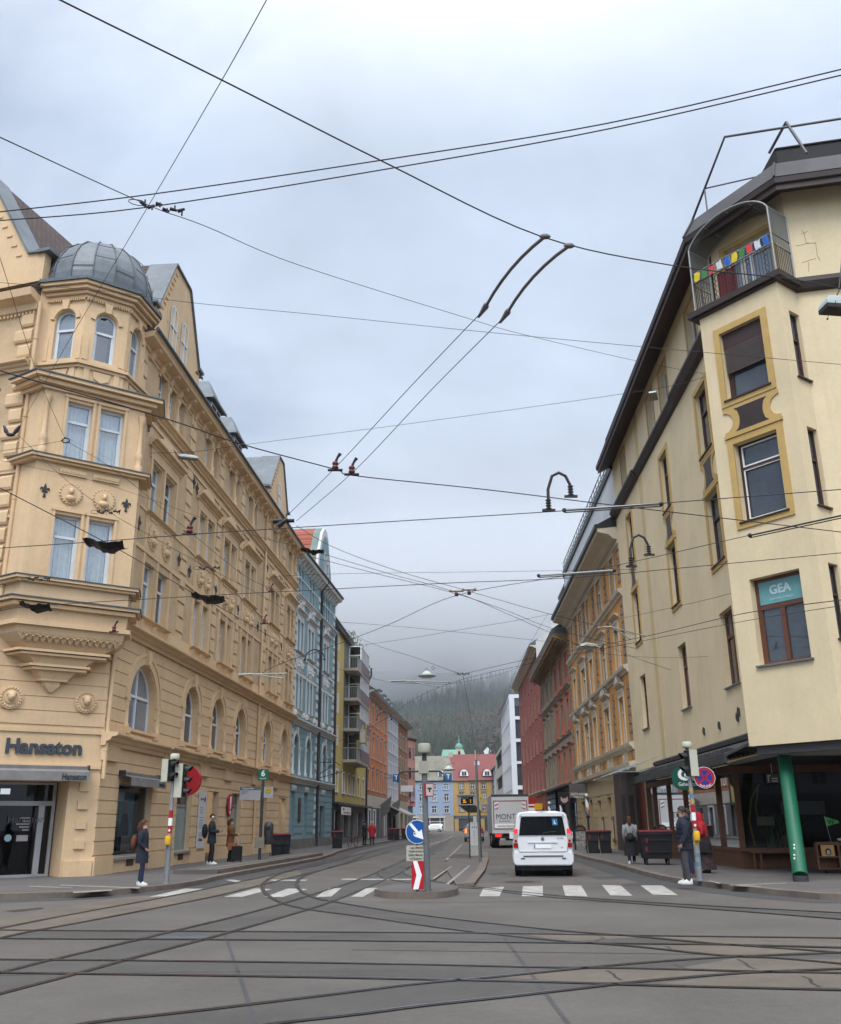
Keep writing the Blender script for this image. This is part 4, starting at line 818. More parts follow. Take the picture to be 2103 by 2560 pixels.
# ================================================================ generic town house front
def front(name, label, fr, ln, H, deep, wallm, rows, cols, wm, gfh=4.0, rev=.18, ww=1.0, fm=WHITEF, pm=GLASS, surround=None, roof=None, gfm=None, gops=(), sill=True, eave=.5, cor=None, back=True, roofh=3., mull=1, pitch=3.5):
    """one house: wall with openings, windows (frame, pane), surrounds, cornice and roof; rows = [(sill, head)], cols = [u]"""
    h = empty(name, fr.w(0), label, 'building')
    ops = [(u, ww, a, b_, False) for a, b_ in rows for u in cols]
    b = MB(fr)
    if gfh: b.wall(0, ln, 0, gfh, list(gops), 0, .25, 1)
    b.wall(0, ln, gfh, H, ops, 0, rev)
    if back: b.box(0, ln, -deep, -deep + .1, 0, H); b.box(0, .05, -deep, -.01, 0, H); b.box(ln - .05, ln, -deep, -.01, 0, H)
    b.build('wall', [wallm, gfm or wallm], h)
    k = 0
    for o in ops: window(fr, h, o[0], o[2], o[1], o[3] - o[2], fm, pm if k % 4 else GLASSL, False, mull, .66 if mull else 0, .08, d=-rev + .03); k += 1
    if surround:
        sm, kind = surround; first = {}
        for a, b_ in rows:
            for u in cols:
                kk = round(b_ - a, 2)
                if kk in first: copy_tree(first[kk], fr.w(u, 0, a), h); continue
                b = MB(fr); w2 = ww / 2; hh_ = b_ - a; e = .16
                b.box(-w2 - e, -w2, -.01, .05, 0, hh_); b.box(w2, w2 + e, -.01, .05, 0, hh_); b.box(-w2 - e, w2 + e, -.01, .055, hh_, hh_ + .16); b.box(-w2 - e - .06, w2 + e + .06, -.01, .12, -.12, -.002)
                if kind == 'hood': cornice(b, -w2 - .3, w2 + .3, hh_ + .45, .2, .22); b.box(-w2 - .1, w2 + .1, 0, .04, hh_ + .17, hh_ + .25)
                first[kk] = b.build('window_surround', sm, h, (u, 0, a))
    if cor: b = MB(fr); cornice(b, 0, ln, H + .02, cor[1], eave, 0); b.build('cornice', cor[0], h)
    if roof:
        b = MB(fr); b.prof([(eave + .05, H + .02), (eave + .05, H + .1), (-pitch, H + roofh), (-deep + 1, H + roofh), (-deep, H)], -.0, ln); b.build('roof', roof, h)
    return h
# ================================================================ pale blue house
BL = mat('pale blue plaster', (.205, .315, .34), .9, .12, .5, bump=.15, bscale=40, streak=.2, dirt=(.14, .21, .23)); BW = mat('white stucco trim', (.60, .60, .57), .8, .12, .8, streak=.25, dirt=(.36, .35, .32))
B = Fr(*(L.w(30.9).xy), 5.4, 'r'); LB = 14.6
HB = empty('blue_townhouse', B.w(0), 'pale blue house with white stucco trim and red tiled gable roof', 'building')
bp = [(1.05, 2.15), (4.6, 5.7), (10.3, 11.5)]
g1 = [(1.0, 1.0, .9, 3.65, False), (4.9, 1.0, .9, 3.65, False), (10.8, 1.9, .13, 2.95, False)]; a1 = [(1.3, 1.5, 4.85, 7.35, True), (5.15, 1.5, 4.85, 7.35, True), (10.9, 1.7, 4.85, 7.35, True)]
q2 = [(u, .85, 9.05, 11.1, False) for p in bp for u in p]; q3 = [(u, .85, 12.9, 15.0, False) for p in bp for u in p]; q4 = [(u, .72, 16.95, 18.75, True) for u in (.9, 1.95, 4.6, 5.65, 9.8, 10.75, 11.7)]
b = MB(B); b.wall(0, LB, 0, 8.1, g1 + a1, 0, .3); b.wall(0, LB, 8.1, 19.3, q2 + q3 + q4, 0, .22); b.rust(0, LB, 1.1, 4.1, g1, .42); b.rust(0, LB, 4.7, 8, a1, .42); b.box(0, LB, -11, -10.9, 0, 19.3); b.box(LB - .05, LB, -11, 0, 0, 19.3); b.build('wall', BL, HB)
b = MB(B); b.box(0, LB, -.01, .1, 0, .75); b.build('plinth', mat('grey stone plinth', (.16, .15, .135), .9, .25, 1.5), HB)
b = MB(B); cornice(b, 0, LB, 4.6, .4, .4); cornice(b, 0, LB, 8.35, .4, .4); cornice(b, 0, LB, 16.75, .32, .3); b.box(0, LB, -.01, .05, 11.3, 11.5); b.box(0, LB, -.01, .05, 8.7, 8.95); b.box(0, LB, -.01, .05, 12.55, 12.7); b.box(0, LB, -.01, .04, 18.0, 18.1)
b.prof([(-.02, 18.95), (.1, 19), (.12, 19.2), (.55, 19.3), (.62, 19.55), (-.02, 19.6)], 0, LB)
for k in range(17): u = .5 + k * .85; b.prof([(0, 18.8), (.08, 18.8), (.4, 19.2), (.42, 19.3), (0, 19.3)], u - .1, u + .1)
for u0 in (.05, 7.6, 13.9):
    for q in range(22):
        v = 4.8 + q * .62; e = .12 if q % 2 else 0
        if 8 < v < 8.4 or 16.3 < v < 16.8: continue
        b.box(u0 - (e if u0 > 1 else 0), u0 + .45 + e, -.01, .06, v, v + .36)
for q in range(6): b.box(7.6, 8.1 + (.12 if q % 2 else 0), -.01, .06, 1 + q * .55, 1.33 + q * .55)
b.build('stucco_trim', BW, HB)
for o in a1: window(B, HB, o[0], o[2], o[1], o[3] - o[2], WHITEF, GLASS, True, 1, .6, .08, d=-.24)
for k, o in enumerate(q2 + q3): window(B, HB, o[0], o[2], o[1], o[3] - o[2], WHITEF, GLASS if k % 3 else GLASSL, False, 0, .66, .09, d=-.1)
for o in q4: window(B, HB, o[0], o[2], o[1], o[3] - o[2], WHITEF, GLASS, True, 0, .6, .09, d=-.12)
for o in g1[:2]: window(B, HB, o[0], o[2], o[1], o[3] - o[2], WHITEF, GLASS, False, 0, .75, .09, d=-.2)
b = MB(B); b.box(9.85, 11.75, -.3, -.26, .13, 2.95); b.box(10.05, 10.75, -.26, -.23, .2, 2.2); b.box(10.85, 11.55, -.26, -.23, .2, 2.2); b.build('door', mat('brown house door', (.07, .045, .03), .6, .2, 3), HB)
first = None
for p in bp:
    c = (p[0] + p[1]) / 2
    if first is None:
        b = MB(B); e = 1.15
        cornice(b, -e - .1, e + .1, 9.02, .14, .2); cornice(b, -e - .25, e + .25, 15.75, .28, .32); cornice(b, -e - .1, e + .1, 12.9, .14, .2); b.box(-e, e, 0, .05, 15.05, 15.45)
        for x in (-e, -.08, e - .16):
            for v0, v1 in ((9.05, 11.3), (12.9, 15.05)): b.box(x, x + .16, -.01, .07, v0, v1)
        for x in (-.55, .55): b.box(x - .38, x + .38, -.01, .06, 11.55, 12.5); medal(b, x, 12.0, .3, .06)
        b.plate([(.75 * math.cos(PI * q / 12), 15.75 + .6 * math.sin(PI * q / 12)) for q in range(13)], 0, .12); b.tube([(0, .1, 16.2), (0, .18, 16.45)], .22, 8)
        for x in (-.9, .9): b.tube([(x * .3, .06, 16.4), (x * .8, .06, 16.3), (x * 1.15, .06, 15.8)], .06, 5); b.lathe(x * 1.3, .1, [(.16, 8.55), (.2, 8.7), (.12, 8.9)], 8)
        first = b.build('window_surround', BW, HB, (c, 0, 0))
    else: copy_tree(first, B.w(c), HB)
first = None
for o in a1:
    if first is None:
        b = MB(B); A, Bo = outline((0, 1.55, .1, 2.52, True), 14), outline((0, 2.0, .1, 2.75, True), 14)
        for k in range(2, len(A) - 1): q = [A[k], A[k + 1], Bo[k + 1], Bo[k]]; b.faces([(x, .1, y) for x, y in q] + [(x, 0, y) for x, y in q], [(0, 1, 2, 3), (0, 1, 5, 4), (2, 3, 7, 6)])
        b.plate([(-.1, 2.5), (.1, 2.5), (.18, 2.95), (-.18, 2.95)], 0, .2)
        for x in (-.95, .95): b.lathe(x, .06, [(.14, -.1), (.14, .1), (.09, .15), (.085, 1.5), (.14, 1.62), (.14, 1.72)], 9)
        first = b.build('window_surround', BW, HB, (o[0], 0, o[2]))
    else: copy_tree(first, B.w(o[0], 0, o[2]), HB)
b = MB(B)
for u in (1.0, 4.9, 10.8): b.box(u - .62, u + .62, 0, .1, 3.75, 4.1); [b.ball((u - .4 + .2 * q, .1, 3.92), (.1, .07, .12), 6) for q in range(5)]
b.build('door_crest', BW, HB)
RT = brickmat('red clay tiles', (.36, .10, .055), (.28, .075, .045), (.10, .03, .02), (.09, .996, 0), .3, .33, off=0., msize=.02, bump=.6)
b = MB(B); pts = [(6.6, 19.6), (6.6, 20.35), (7.1, 20.4), (7.35, 21.6), (8.6, 23.6), (9.4, 24.2), (10.4, 24.2), (11.0, 23.7), (12.1, 21.6), (12.6, 20.5), (13.4, 20.4), (13.4, 19.6)]; b.plate(pts, -.35, 0, 0); A = [(x * .86 + 1.4, (y - 19.6) * .84 + 19.75) for x, y in pts[1:-1]]
b.plate(A, 0, .03, 1); b.build('gable', [BW, BL], HB)
for u in (9.4, 10.5): window(B, HB, u, 20.5, .7, 1.7, WHITEF, GLASS, True, 0, .6, .08, d=.1, name='gable_window')
b = MB(B); n = len(pts); b.faces([(x, -.2, y + .04) for x, y in pts] + [(x, -.75, y + .04) for x, y in pts], [(k, k + 1, n + k + 1, n + k) for k in range(1, n - 2)], 1); b.faces([(x, -.75, y + .04) for x, y in pts] + [(x, -8, y + .04) for x, y in pts], [(k, k + 1, n + k + 1, n + k) for k in range(1, n - 2)], 0)
b.prof([(.6, 19.6), (-4.5, 24.0), (-9, 19.6)], 0, LB, 0); b.build('roof', [RT, mat('green copper sheet', (.13, .19, .165), .6, .2, 1)], HB)
b = MB(B); b.tube([(.0, .66, 19.6), (LB, .66, 19.6)], .08, 6); b.build('eaves_gutter', STEELD, HB); b = MB(B); b.tube([(8.35, .6, 19.5), (8.35, .14, 18.8), (8.35, .14, .2)], .1, 8); b.build('downpipe', STEELD, HB)
b = MB(B); b.plate([(2.5, 1.8), (3.1, 1.8), (3.1, 3.1)] + [(2.8 + .3 * math.cos(PI * q / 8), 3.1 + .25 * math.sin(PI * q / 8)) for q in range(1, 8)] + [(2.5, 3.1)], 0, .1); b.box(2.58, 3.02, .1, .13, 1.95, 3.0); b.build('wall_plaque', mat('dark bronze', (.05, .045, .04), .5, .3, 5), HB)
# wrought iron hanging sign bracket
b = MB(B); b.tube([(9.2, .1, 6.0), (9.2, 1.3, 6.0), (9.2, 1.6, 5.75)], .03, 5); b.tube([(9.2, .1, 5.2), (9.2, .8, 5.6), (9.2, 1.2, 6.0)], .03, 5); b.tube([(9.2, .15 + .5 + .25 * math.cos(t * .6), 5.95 + .3 * math.sin(t * .6)) for t in range(11)], .025, 5); b.tube([(9.2, .1, 4.9), (9.2, 1.9, 5.35)], .025, 5); b.build('sign_bracket', IRON, HB)
# ================================================================ yellow block with glazed balconies
YE = mat('yellow plaster', (.52, .40, .13), .9, .14, .5, streak=.35, dirt=(.27, .19, .06)); GREYB = mat('grey shopfront stone', (.16, .155, .145), .8, .25, .9)
Y0 = B.w(LB); Y = Fr(Y0.x, Y0.y, 3.6, 'r'); LY = 22.
yc = [2.2, 6.2, 9.4, 12.6, 16.0, 19.6]
HY = front('yellow_apartment_house', 'yellow apartment house with stacked glazed balconies and a grey shopfront', Y, LY, 17.3, 11, YE, [(4.2, 5.8)], yc, None, 3.2, .15, 1.3, gfm=GREYB, gops=[(2.6, 3.6, .2, 2.7, False), (8.2, 2.6, .5, 2.7, False), (12, 2, .13, 2.6, False), (17.5, 3.4, .3, 2.7, False)], surround=(WHITE, 'plain'), mull=0)
rows = (6.9, 9.5, 12.1, 14.7)
for v in rows:
    for u in (2.0, 18.6): window(Y, HY, u, v + .9, 1.3, 1.6, WHITEF, GLASS, False, 1, 0, .09, d=.03, name='window')
    b = MB(Y.sub(5.5, 0)); b.box(0, 8.6, 0, 1.25, v - .25, v); b.box(0, 8.6, 0, .02, v, v + 2.4, 1); fl = b.build('balcony', [mat('balcony slab', (.36, .32, .27), .8, .2, 1), GREYB], HY)
    b = MB(Y.sub(5.5, 0)); b.box(.0, .06, 0, 1.25, v + .92, v + .98); b.box(0, 2.6, 1.2, 1.25, v + .92, v + .98)
    for q in range(14): b.box(.1 + q * .18, .125 + q * .18, 1.21, 1.24, v, v + .92)
    for q in range(8): b.box(.01, .035, .1 + q * .15, .125 + q * .15, v, v + .92)
    b.build('railing', STEEL, fl)
    b = MB(Y.sub(5.5, 0)); b.box(2.6, 8.6, 1.2, 1.27, v, v + .98); b.build('parapet', mat('mauve balcony panel', (.19, .145, .15), .7, .12, 1), fl)
    b = MB(Y.sub(5.5, 0)); b.box(2.6, 8.6, .1, 1.2, v + 2.3, v + 2.4)
    for q in range(7): u = 2.6 + q * .98; b.box(u, u + .12, 1.1, 1.2, v + .98, v + 2.3)
    b.box(2.6, 2.72, .05, .15, v, v + 2.3); b.box(2.6, 2.7, .15, 1.1, v + 1.5, v + 1.56); b.build('glazing_frame', WHITE, fl)
    b = MB(Y.sub(5.5, 0)); b.poly([(2.66, 1.14, v + 1), (8.5, 1.14, v + 1), (8.5, 1.14, v + 2.3), (2.66, 1.14, v + 2.3)]); b.poly([(2.66, .1, v), (2.66, 1.12, v), (2.66, 1.12, v + 2.3), (2.66, .1, v + 2.3)]); b.build('pane', GLASSS, fl)
b = MB(Y); b.prof([(.3, 17.2), (.35, 17.45), (-1.5, 18.9), (-1.5, 17.2)], 0, LY, 0); b.box(0, LY, -1.6, -1.5, 17, 20.0, 1); b.box(0, LY, -9, -1.4, 20, 20.15, 0); b.build('roof', [STEELD, mat('brown attic cladding', (.17, .13, .11), .8, .2, 1)], HY)
b = MB(Y); b.tube([(.2, .1, .2), (.2, .1, 17.2)], .12, 6); b.build('downpipe', STEELD, HY); b = MB(Y); b.tube([(LY - .2, .1, .2), (LY - .2, .1, 15.5), (LY - .2, .5, 16.4), (LY - .2, .5, 17.2)], .1, 6); b.build('downpipe', STEELD, HY)
b = MB(Y); b.prof([(0, 3.2), (.7, 3.1), (.7, 3.3), (0, 3.36)], 0, LY); b.build('shop_canopy', STEELD, HY)
for u0, u1, v0, v1 in ((.9, 4.3, .25, 2.65), (7, 9.4, .55, 2.65), (16, 19, .35, 2.65)): b = MB(Y); b.box(u0, u1, -.25, -.2, v0, v1); b.build('shop_window', GLASS, HY)
b = MB(Y); b.box(11.1, 12.9, -.28, -.22, .13, 2.6); b.build('door', DARK, HY)
b = MB(Y); b.box(.4, 5.4, .72, .8, 2.35, 2.95); s_ = b.build('shop_sign', [WHITE]); tag(s_, 'white shop fascia sign under the yellow house canopy', 'sign'); b = MB(Y); b.box(.7, 1.5, .8, .81, 2.7, 2.85); b.build('emblem', RED, s_); b = MB(Y); b.box(1.0, 4.8, .8, .81, 2.48, 2.56); b.build('lettering', RED, s_)
# roof garden plants
LEAFY = mat('roof garden leaves', (.14, .15, .06), 1, .5, 2)
for k, (u, h, w_) in enumerate(((13.5, 1.1, .8), (16.0, 1.0, .9), (19, .9, .8))):
    b = MB(Y.sub(u, -.8)); b.lathe(0, 0, [(.3, 17.9), (.4, 18.3), (.36, 18.3)], 8, 1)
    for _ in range(150):
        p = V((rnd.gauss(0, w_ * .5), rnd.gauss(0, .4), 18.4 + h * rnd.random())); s = .13; b.poly([tuple(p + V((rnd.uniform(-s, s), rnd.uniform(-s, s), rnd.uniform(-s, s)))) for _ in range(3)])
    for _ in range(6): b.tube([(0, 0, 18.2), (rnd.uniform(-.5, .5), .2, 18.2 + h * .8)], .02, 4)
    o = b.build('potted_shrub', [LEAFY, mat('clay pot', (.25, .10, .05), .8, .1, 3)]); tag(o, ('bushy roof garden shrub, nearest of three above the yellow balconies', 'middle roof garden shrub spilling over the yellow house edge', 'smallest roof garden shrub at the far end of the yellow roof')[k], 'plant', 'shrubs of the roof garden')
# beige roll of ventilation unit and cable on a balcony
f = Y.sub(7.2, 1.45); b = MB(f); b.box(-.45, .45, -.15, .3, 8.35, 9.5); b.box(-.1, .1, .0, .1, 9.5, 9.9); o = b.build('balcony_heater', mat('cream metal box', (.42, .38, .30), .6, .15, 3)); tag(o, 'cream metal box hanging outside a yellow house balcony', 'box')
b = MB(f); b.tube([(1.1 + .5 * math.cos(t * .55), .25, 9.3 + .8 * math.sin(t * .55)) for t in range(12)], .05, 6); b.tube([(0, .3, 8.4), (.4, .35, 8.1), (1.2, .3, 8.3)], .04, 5); o = b.build('hose', mat('yellow hose', (.36, .30, .12), .6, .1, 3)); tag(o, 'looped yellowish hose hung on the balcony beside the cream box', 'hose')
# ================================================================ orange, grey, brown, pink houses
ORA = mat('orange plaster', (.55, .19, .07), .9, .14, .5, streak=.2, dirt=(.33, .12, .05)); CREAM = mat('cream stucco', (.52, .46, .37), .85, .12, .8, streak=.25, dirt=(.32, .28, .22))
O0 = Y.w(LY); O = Fr(O0.x, O0.y, 4.4, 'r')
HO = front('orange_house', 'narrow orange house with cream window frames beyond the yellow balconies', O, 19.2, 15, 11, ORA, [(5.1, 7), (8.4, 10.6), (11.9, 13.9)], [1.6, 5.2, 8.8, 12.4, 16.6], None, 4.6, .16, 1.3, surround=(CREAM, 'hood'), roof=ZINCD, gfm=GREYB, gops=[(3, 2, .9, 3, False), (6.8, 1.6, .9, 3, False), (10.4, 1.6, .13, 3, False), (13.6, 1.3, .13, 3, False), (17, 1.8, .6, 3, False)], cor=(CREAM, .5), eave=.8)
for u in (3, 6.8, 10.4, 13.6, 17): b = MB(O); b.box(u - .75, u + .75, -.22, -.18, .4, 3); b.build('shop_window', GLASS, HO)
b = MB(O); b.box(0, 19.2, 0, .06, 3.3, 4.5); b.build('shop_fascia', CREAM, HO)
b = MB(O)
for u in (3, 6.8, 17): b.box(u - .98, u - .78, -.02, .06, .3, 3.1); b.box(u + .78, u + .98, -.02, .06, .3, 3.1); b.box(u - .98, u + .98, -.02, .06, 3.0, 3.16)
b.build('shop_window_frame', WHITE, HO)
for k, u in enumerate((9.5, 19.5)):
    b = MB(O.sub(u, 0)); b.tube([(0, 0, 3.4), (0, 1.6, 4.6)], .025, 5); b.plate([(-.0, 0), (.01, 0)], 0, .01) if False else None
    b.faces([(-.02, .35, 3.6), (-.02, 1.6, 4.55), (-.02, 1.35, 2.9), (-.02, .5, 2.3), (.02, .35, 3.6), (.02, 1.6, 4.55), (.02, 1.35, 2.9), (.02, .5, 2.3)], [(0, 1, 2, 3), (4, 5, 6, 7), (0, 1, 5, 4), (1, 2, 6, 5), (2, 3, 7, 6), (3, 0, 4, 7)]); o = b.build('banner', mat('dark grey banner', (.13, .12, .11), .9, .15, 2)); tag(o, ('wider dark banner leaning out from the orange house front' if k == 0 else 'narrower dark banner at the corner between orange and grey house'), 'banner', 'dark banners on the shop fronts')
GY = mat('pale grey plaster', (.42, .43, .46), .9, .1, .5, streak=.2)
G0 = O.w(19.2); G = Fr(G0.x, G0.y, 4.4, 'r')
HG = front('grey_house', 'pale grey house with white windows and dormers behind the orange house', G, 13.2, 15.2, 11, GY, [(4.5, 5.9), (7.6, 8.9), (10.2, 11.5), (12.7, 14)], [1.8, 4.4, 7.0, 9.6, 12], None, 3.8, .12, 1.1, fm=WHITE, surround=(WHITE, 'plain'), roof=ZINCD, gfm=GREYB, gops=[(3, 3, .4, 3, False), (8, 3, .3, 3, False)], cor=(CREAM, .4), eave=.7)
b = MB(G); b.box(1.6, 4.4, -.25, -.2, .5, 3); b.box(6.6, 9.4, -.25, -.2, .4, 3); b.build('shop_window', GLASS, HG)
for q, (fr_, us) in enumerate(((O, (15.5,)), (G, (1, 5, 9)))):
    for u in us:
        b = MB(fr_.sub(u, -.4)); b.box(-.9, .9, -2.5, 0, 15.2, 16.9); b.box(-1, 1, -2.5, .1, 16.9, 17.05); dm = b.build('dormer', ZINC, (HO, HG)[q]); b = MB(fr_.sub(u, -.4)); b.box(-.65, .65, 0, .05, 15.5, 16.7); wf = b.build('window_frame', WHITE, dm); b = MB(fr_.sub(u, -.4)); b.box(-.5, .5, .05, .06, 15.6, 16.6); b.build('pane', GLASS, wf)
b = MB(G); b.prof([(.05, 3.9), (2.6, 2.7), (2.6, 2.55), (.05, 3.75)], -.5, 9.5); o = b.build('shop_awning', mat('light grey awning', (.34, .35, .33), .8, .15, 2)); tag(o, 'pale grey sloping awning over the far pavement, left side', 'awning')
b = MB(G); b.box(-.1, .1, 0, .1, 0, 15); b.box(7, 9.4, 1.3, 1.4, 8.0, 9.0) if False else None
BRN = mat('brown plaster', (.24, .11, .045), .9, .15, .5, streak=.2); PNK = mat('pink plaster', (.50, .24, .19), .9, .1, .5)
N0 = G.w(13.2); Nf = Fr(N0.x + .0, N0.y, 5.2, 'r')
HN_ = front('brown_house', 'brown corner house with a beige ground floor beyond the grey house', Nf, 12, 15.1, 11, BRN, [(5.6, 7.4), (8.6, 10.4), (11.6, 13.4)], [2.4, 6.0, 9.6], None, 4.6, .15, 1.1, fm=WHITE, surround=(CREAM, 'plain'), roof=TILE, gfm=mat('beige ground floor', (.34, .29, .2), .9, .15, .5), eave=.9, cor=(CREAM, .3), gops=[(4, 3, .3, 3, False), (9.6, 3, .3, 3, False)])
b = MB(Nf); b.box(2.6, 5.4, -.25, -.2, .4, 3); b.box(8.2, 11, -.25, -.2, .4, 3); b.build('shop_window', GLASS, HN_)
K0 = Nf.w(12); HP = empty('pink_house', (K0.x - 1, K0.y + 14, 0), 'pink rounded corner house farthest along the left side', 'building')
f = rotf(K0.x - 7.0, K0.y + 10, 0); b = MB(f); b.lathe(0, 0, [(8, 4.2), (8, 14.2)], 28, 0, False, -PI / 2 - .3, PI / 2); b.lathe(0, 0, [(7.6, 0), (7.6, 4.2), (8, 4.2)], 28, 1, False, -PI / 2 - .3, PI / 2); b.box(-10, 0, -7.9, 7.9, 0, 14.2); b.build('wall', [PNK, GREYB], HP)
b = MB(f); b.lathe(0, 0, [(8.02, 14.0), (8.35, 14.15), (8.35, 14.35), (7.2, 15.6), (0, 16.5)], 28, 0, False, -PI / 2 - .3, PI / 2); b.build('roof', TILE, HP)
for v in (5.2, 8.2, 11.2):
    for a in (-62, -50, -38, -26, -14):
        ca, sa = math.cos(R(a)), math.sin(R(a)); ff_ = Fr(0, 0, 0, 'r'); ff_.o = f.o + V((8.0 * ca, 8.0 * sa, 0)); ff_.d = V((-sa, ca, 0)); ff_.n = V((ca, sa, 0)); b = MB(ff_); b.box(-.5, .5, .0, .06, v, v + 1.7); w_ = b.build('window', mat('pink house window frame', (.3, .14, .11), .7, 0), HP); b = MB(ff_); b.box(-.36, .36, .06, .075, v + .12, v + 1.58); b.build('pane', GLASS, w_)
# ================================================================ the houses that close the street
YB = 225.; EB = Fr(-14, YB, 90, 'r')
SKB = mat('sky blue plaster', (.27, .335, .44), .9, .08, .3); GOL = mat('golden yellow plaster', (.42, .27, .10), .9, .1, .3); RRF = mat('red sheet roof', (.19, .055, .05), .7, .2, .2, streak=.2); GRF = mat('grey green roof slates', (.19, .18, .14), .9, .3, .4)
cols = [3.3 + 2.95 * k for k in range(7)]
HE = front('sky_blue_house', 'sky blue house with grey mansard roof closing the end of the street', EB, 20.85, 11, 12, SKB, [(3.9, 5.45), (6.5, 8.1), (9.05, 10.3)], [2.2 + 2.85 * k for k in range(7)], None, 3.5, .15, 1.1, fm=WHITE, surround=(mat('grey window trim', (.33, .36, .42), .8, .1, 1), 'plain'), gfm=mat('beige shop wall', (.33, .29, .25), .9, .1, .5), gops=[(4, 4.2, .2, 2.8, False), (10.6, 3.8, .2, 2.8, False), (16.6, 4.2, .2, 2.8, False)], cor=(ZINCD, .25), eave=.4)
b = MB(EB); b.prof([(.4, 11.05), (-1.5, 13.4), (-5, 16.9), (-12, 16.9), (-12, 11)], 0, 20.85); b.build('roof', GRF, HE)
for u in (6.4, 10.6, 14.4, 18.0):
    b = MB(EB.sub(u, -.3)); b.box(-.75, .75, -2.5, 0, 11.3, 13.5); dm = b.build('dormer', mat('dormer grey', (.30, .30, .28), .8, .1, 1), HE); b = MB(EB.sub(u, -.3)); b.box(-.55, .55, 0, .04, 11.7, 13.2); wf = b.build('window_frame', WHITE, dm); b = MB(EB.sub(u, -.3)); b.box(-.42, .42, .04, .05, 11.8, 13.1); b.build('pane', GLASS, wf)
b = MB(EB)
for u, w_ in ((4, 4.2), (10.6, 3.8), (16.6, 4.2)):
    b.box(u - w_ / 2, u + w_ / 2, -.2, -.15, .2, 2.8, 1)
    for x in (-w_ / 2, -w_ / 2 + .9, w_ / 2 - 1, w_ / 2 - .12): b.box(u + x, u + x + .12, -.15, -.05, .2, 2.8)
    b.box(u - w_ / 2, u + w_ / 2, -.15, -.05, 2.0, 2.1); b.box(u - w_ / 2 - .3, u + w_ / 2 + .3, 0, .15, 2.95, 3.1)
b.build('shop_window', [WHITE, GLASS], HE)
EY = Fr(6.86, YB, 90, 'r')
HF = front('golden_house', 'golden yellow house with red roof and eyelid dormers closing the street', EY, 17, 11, 12, GOL, [(4.2, 5.6), (7.0, 8.4), (9.1, 10.4)], [1.9 + 2.55 * k for k in range(6)], None, 3.3, .15, .95, fm=WHITE, surround=(mat('dark window trim', (.16, .13, .09), .8, .1, 1), 'plain'), gfm=mat('dark shop arcade', (.05, .06, .06), .7, .2, 1), cor=(ZINCD, .2), eave=.4)
b = MB(EY); b.faces([(0, .4, 11.05), (17, .4, 11.05), (13.2, -5, 17.2), (-.6, -5, 17.2), (13.2, -9, 17.2), (17, -12, 11), (-.6, -12, 17.2), (0, -12, 11)], [(0, 1, 2, 3), (1, 5, 4, 2), (3, 2, 4, 6), (0, 3, 6, 7)]); b.build('roof', RRF, HF)
for u in (2.6, 7.9, 12.9):
    b = MB(EY.sub(u, 0)); A = [(1.0 * math.cos(PI * q / 10), 12.0 + 1.5 * math.sin(PI * q / 10)) for q in range(11)]; b.plate(A, -3, .0, 0, True); b.faces([(x, 0, y + .03) for x, y in A] + [(x * 1.5 - .6, -3, y + .0) for x, y in A], [(k, k + 1, 12 + k, 11 + k) for k in range(10)], 1); dm = b.build('dormer', [WHITE, RRF], HF); b = MB(EY.sub(u, 0)); b.box(-.5, -.05, .01, .03, 12.1, 13.0); b.box(.05, .5, .01, .03, 12.1, 13.0); b.build('pane', GLASS, dm)
b = MB(EY)
for u in (-.2, 11.5, 13.6): b.box(u - .6, u + .5, -5.4, -4.4, 13.5, 17.6 if u < 1 else 16.2)
b.build('chimney', mat('chimney render', (.38, .32, .24), .9, .2, 1), HF); b = MB(EY); b.box(5.2, 6.6, -2.3, -2.2, 14.9, 15.8) if False else b.faces([(5.2, -2.6, 14.55), (6.4, -2.6, 14.55), (6.4, -3.4, 15.5), (5.2, -3.4, 15.5)], [(0, 1, 2, 3)]); b.build('skylight', GLASSL, HF)
b = MB(EY); b.box(.5, 16, .05, .12, 2.6, 3.2); b.build('shop_fascia', mat('slate fascia', (.07, .09, .10), .6, .1, 1), HF); b = MB(EY)
for u in (.6, 6.5, 12.5): b.box(u - .4, u + .5, .0, .2, 0, 2.6)
b.build('arcade_pier', GOL, HF)
# church with green roof
COP = mat('copper green sheet', (.14, .30, .23), .7, .2, .3); CHW = mat('cream church render', (.55, .46, .34), .9, .1, .3)
HC = empty('church', (12.3, 330, 0), 'cream church tower with green onion top and green roof behind the end houses', 'building')
b = MB(); b.box(11.35, 13.3, 329, 331, 0, 25.8); b.box(11.2, 13.45, 328.85, 331.15, 22.6, 23.0); b.build('tower', CHW, HC); b = MB(); b.box(11.95, 12.7, 328.9, 329.02, 23.6, 25.0); b.build('belfry_window', DARK, HC)
b = MB(); b.lathe(12.33, 330, [(1.3, 25.8), (1.35, 26.1), (1.3, 26.7), (.95, 27.3), (.35, 27.7), (.22, 28.0), (.42, 28.25), (.42, 28.5), (.1, 28.9), (.06, 30.4)], 12); b.tube([(12.0, 330, 30.0), (12.66, 330, 30.0)], .05, 5); b.build('onion_dome', COP, HC)
b = MB(); b.box(6.5, 15, 331, 350, 0, 20.5); b.build('nave_wall', CHW, HC); b = MB(); b.faces([(5.6, 330.6, 20.4), (15.6, 330.6, 20.4), (15.6, 351, 20.4), (5.6, 351, 20.4), (7, 341, 26.4), (14.3, 341, 26.4)], [(0, 1, 5, 4), (2, 3, 4, 5), (0, 4, 3), (1, 2, 5)]); b.build('nave_roof', COP, HC)
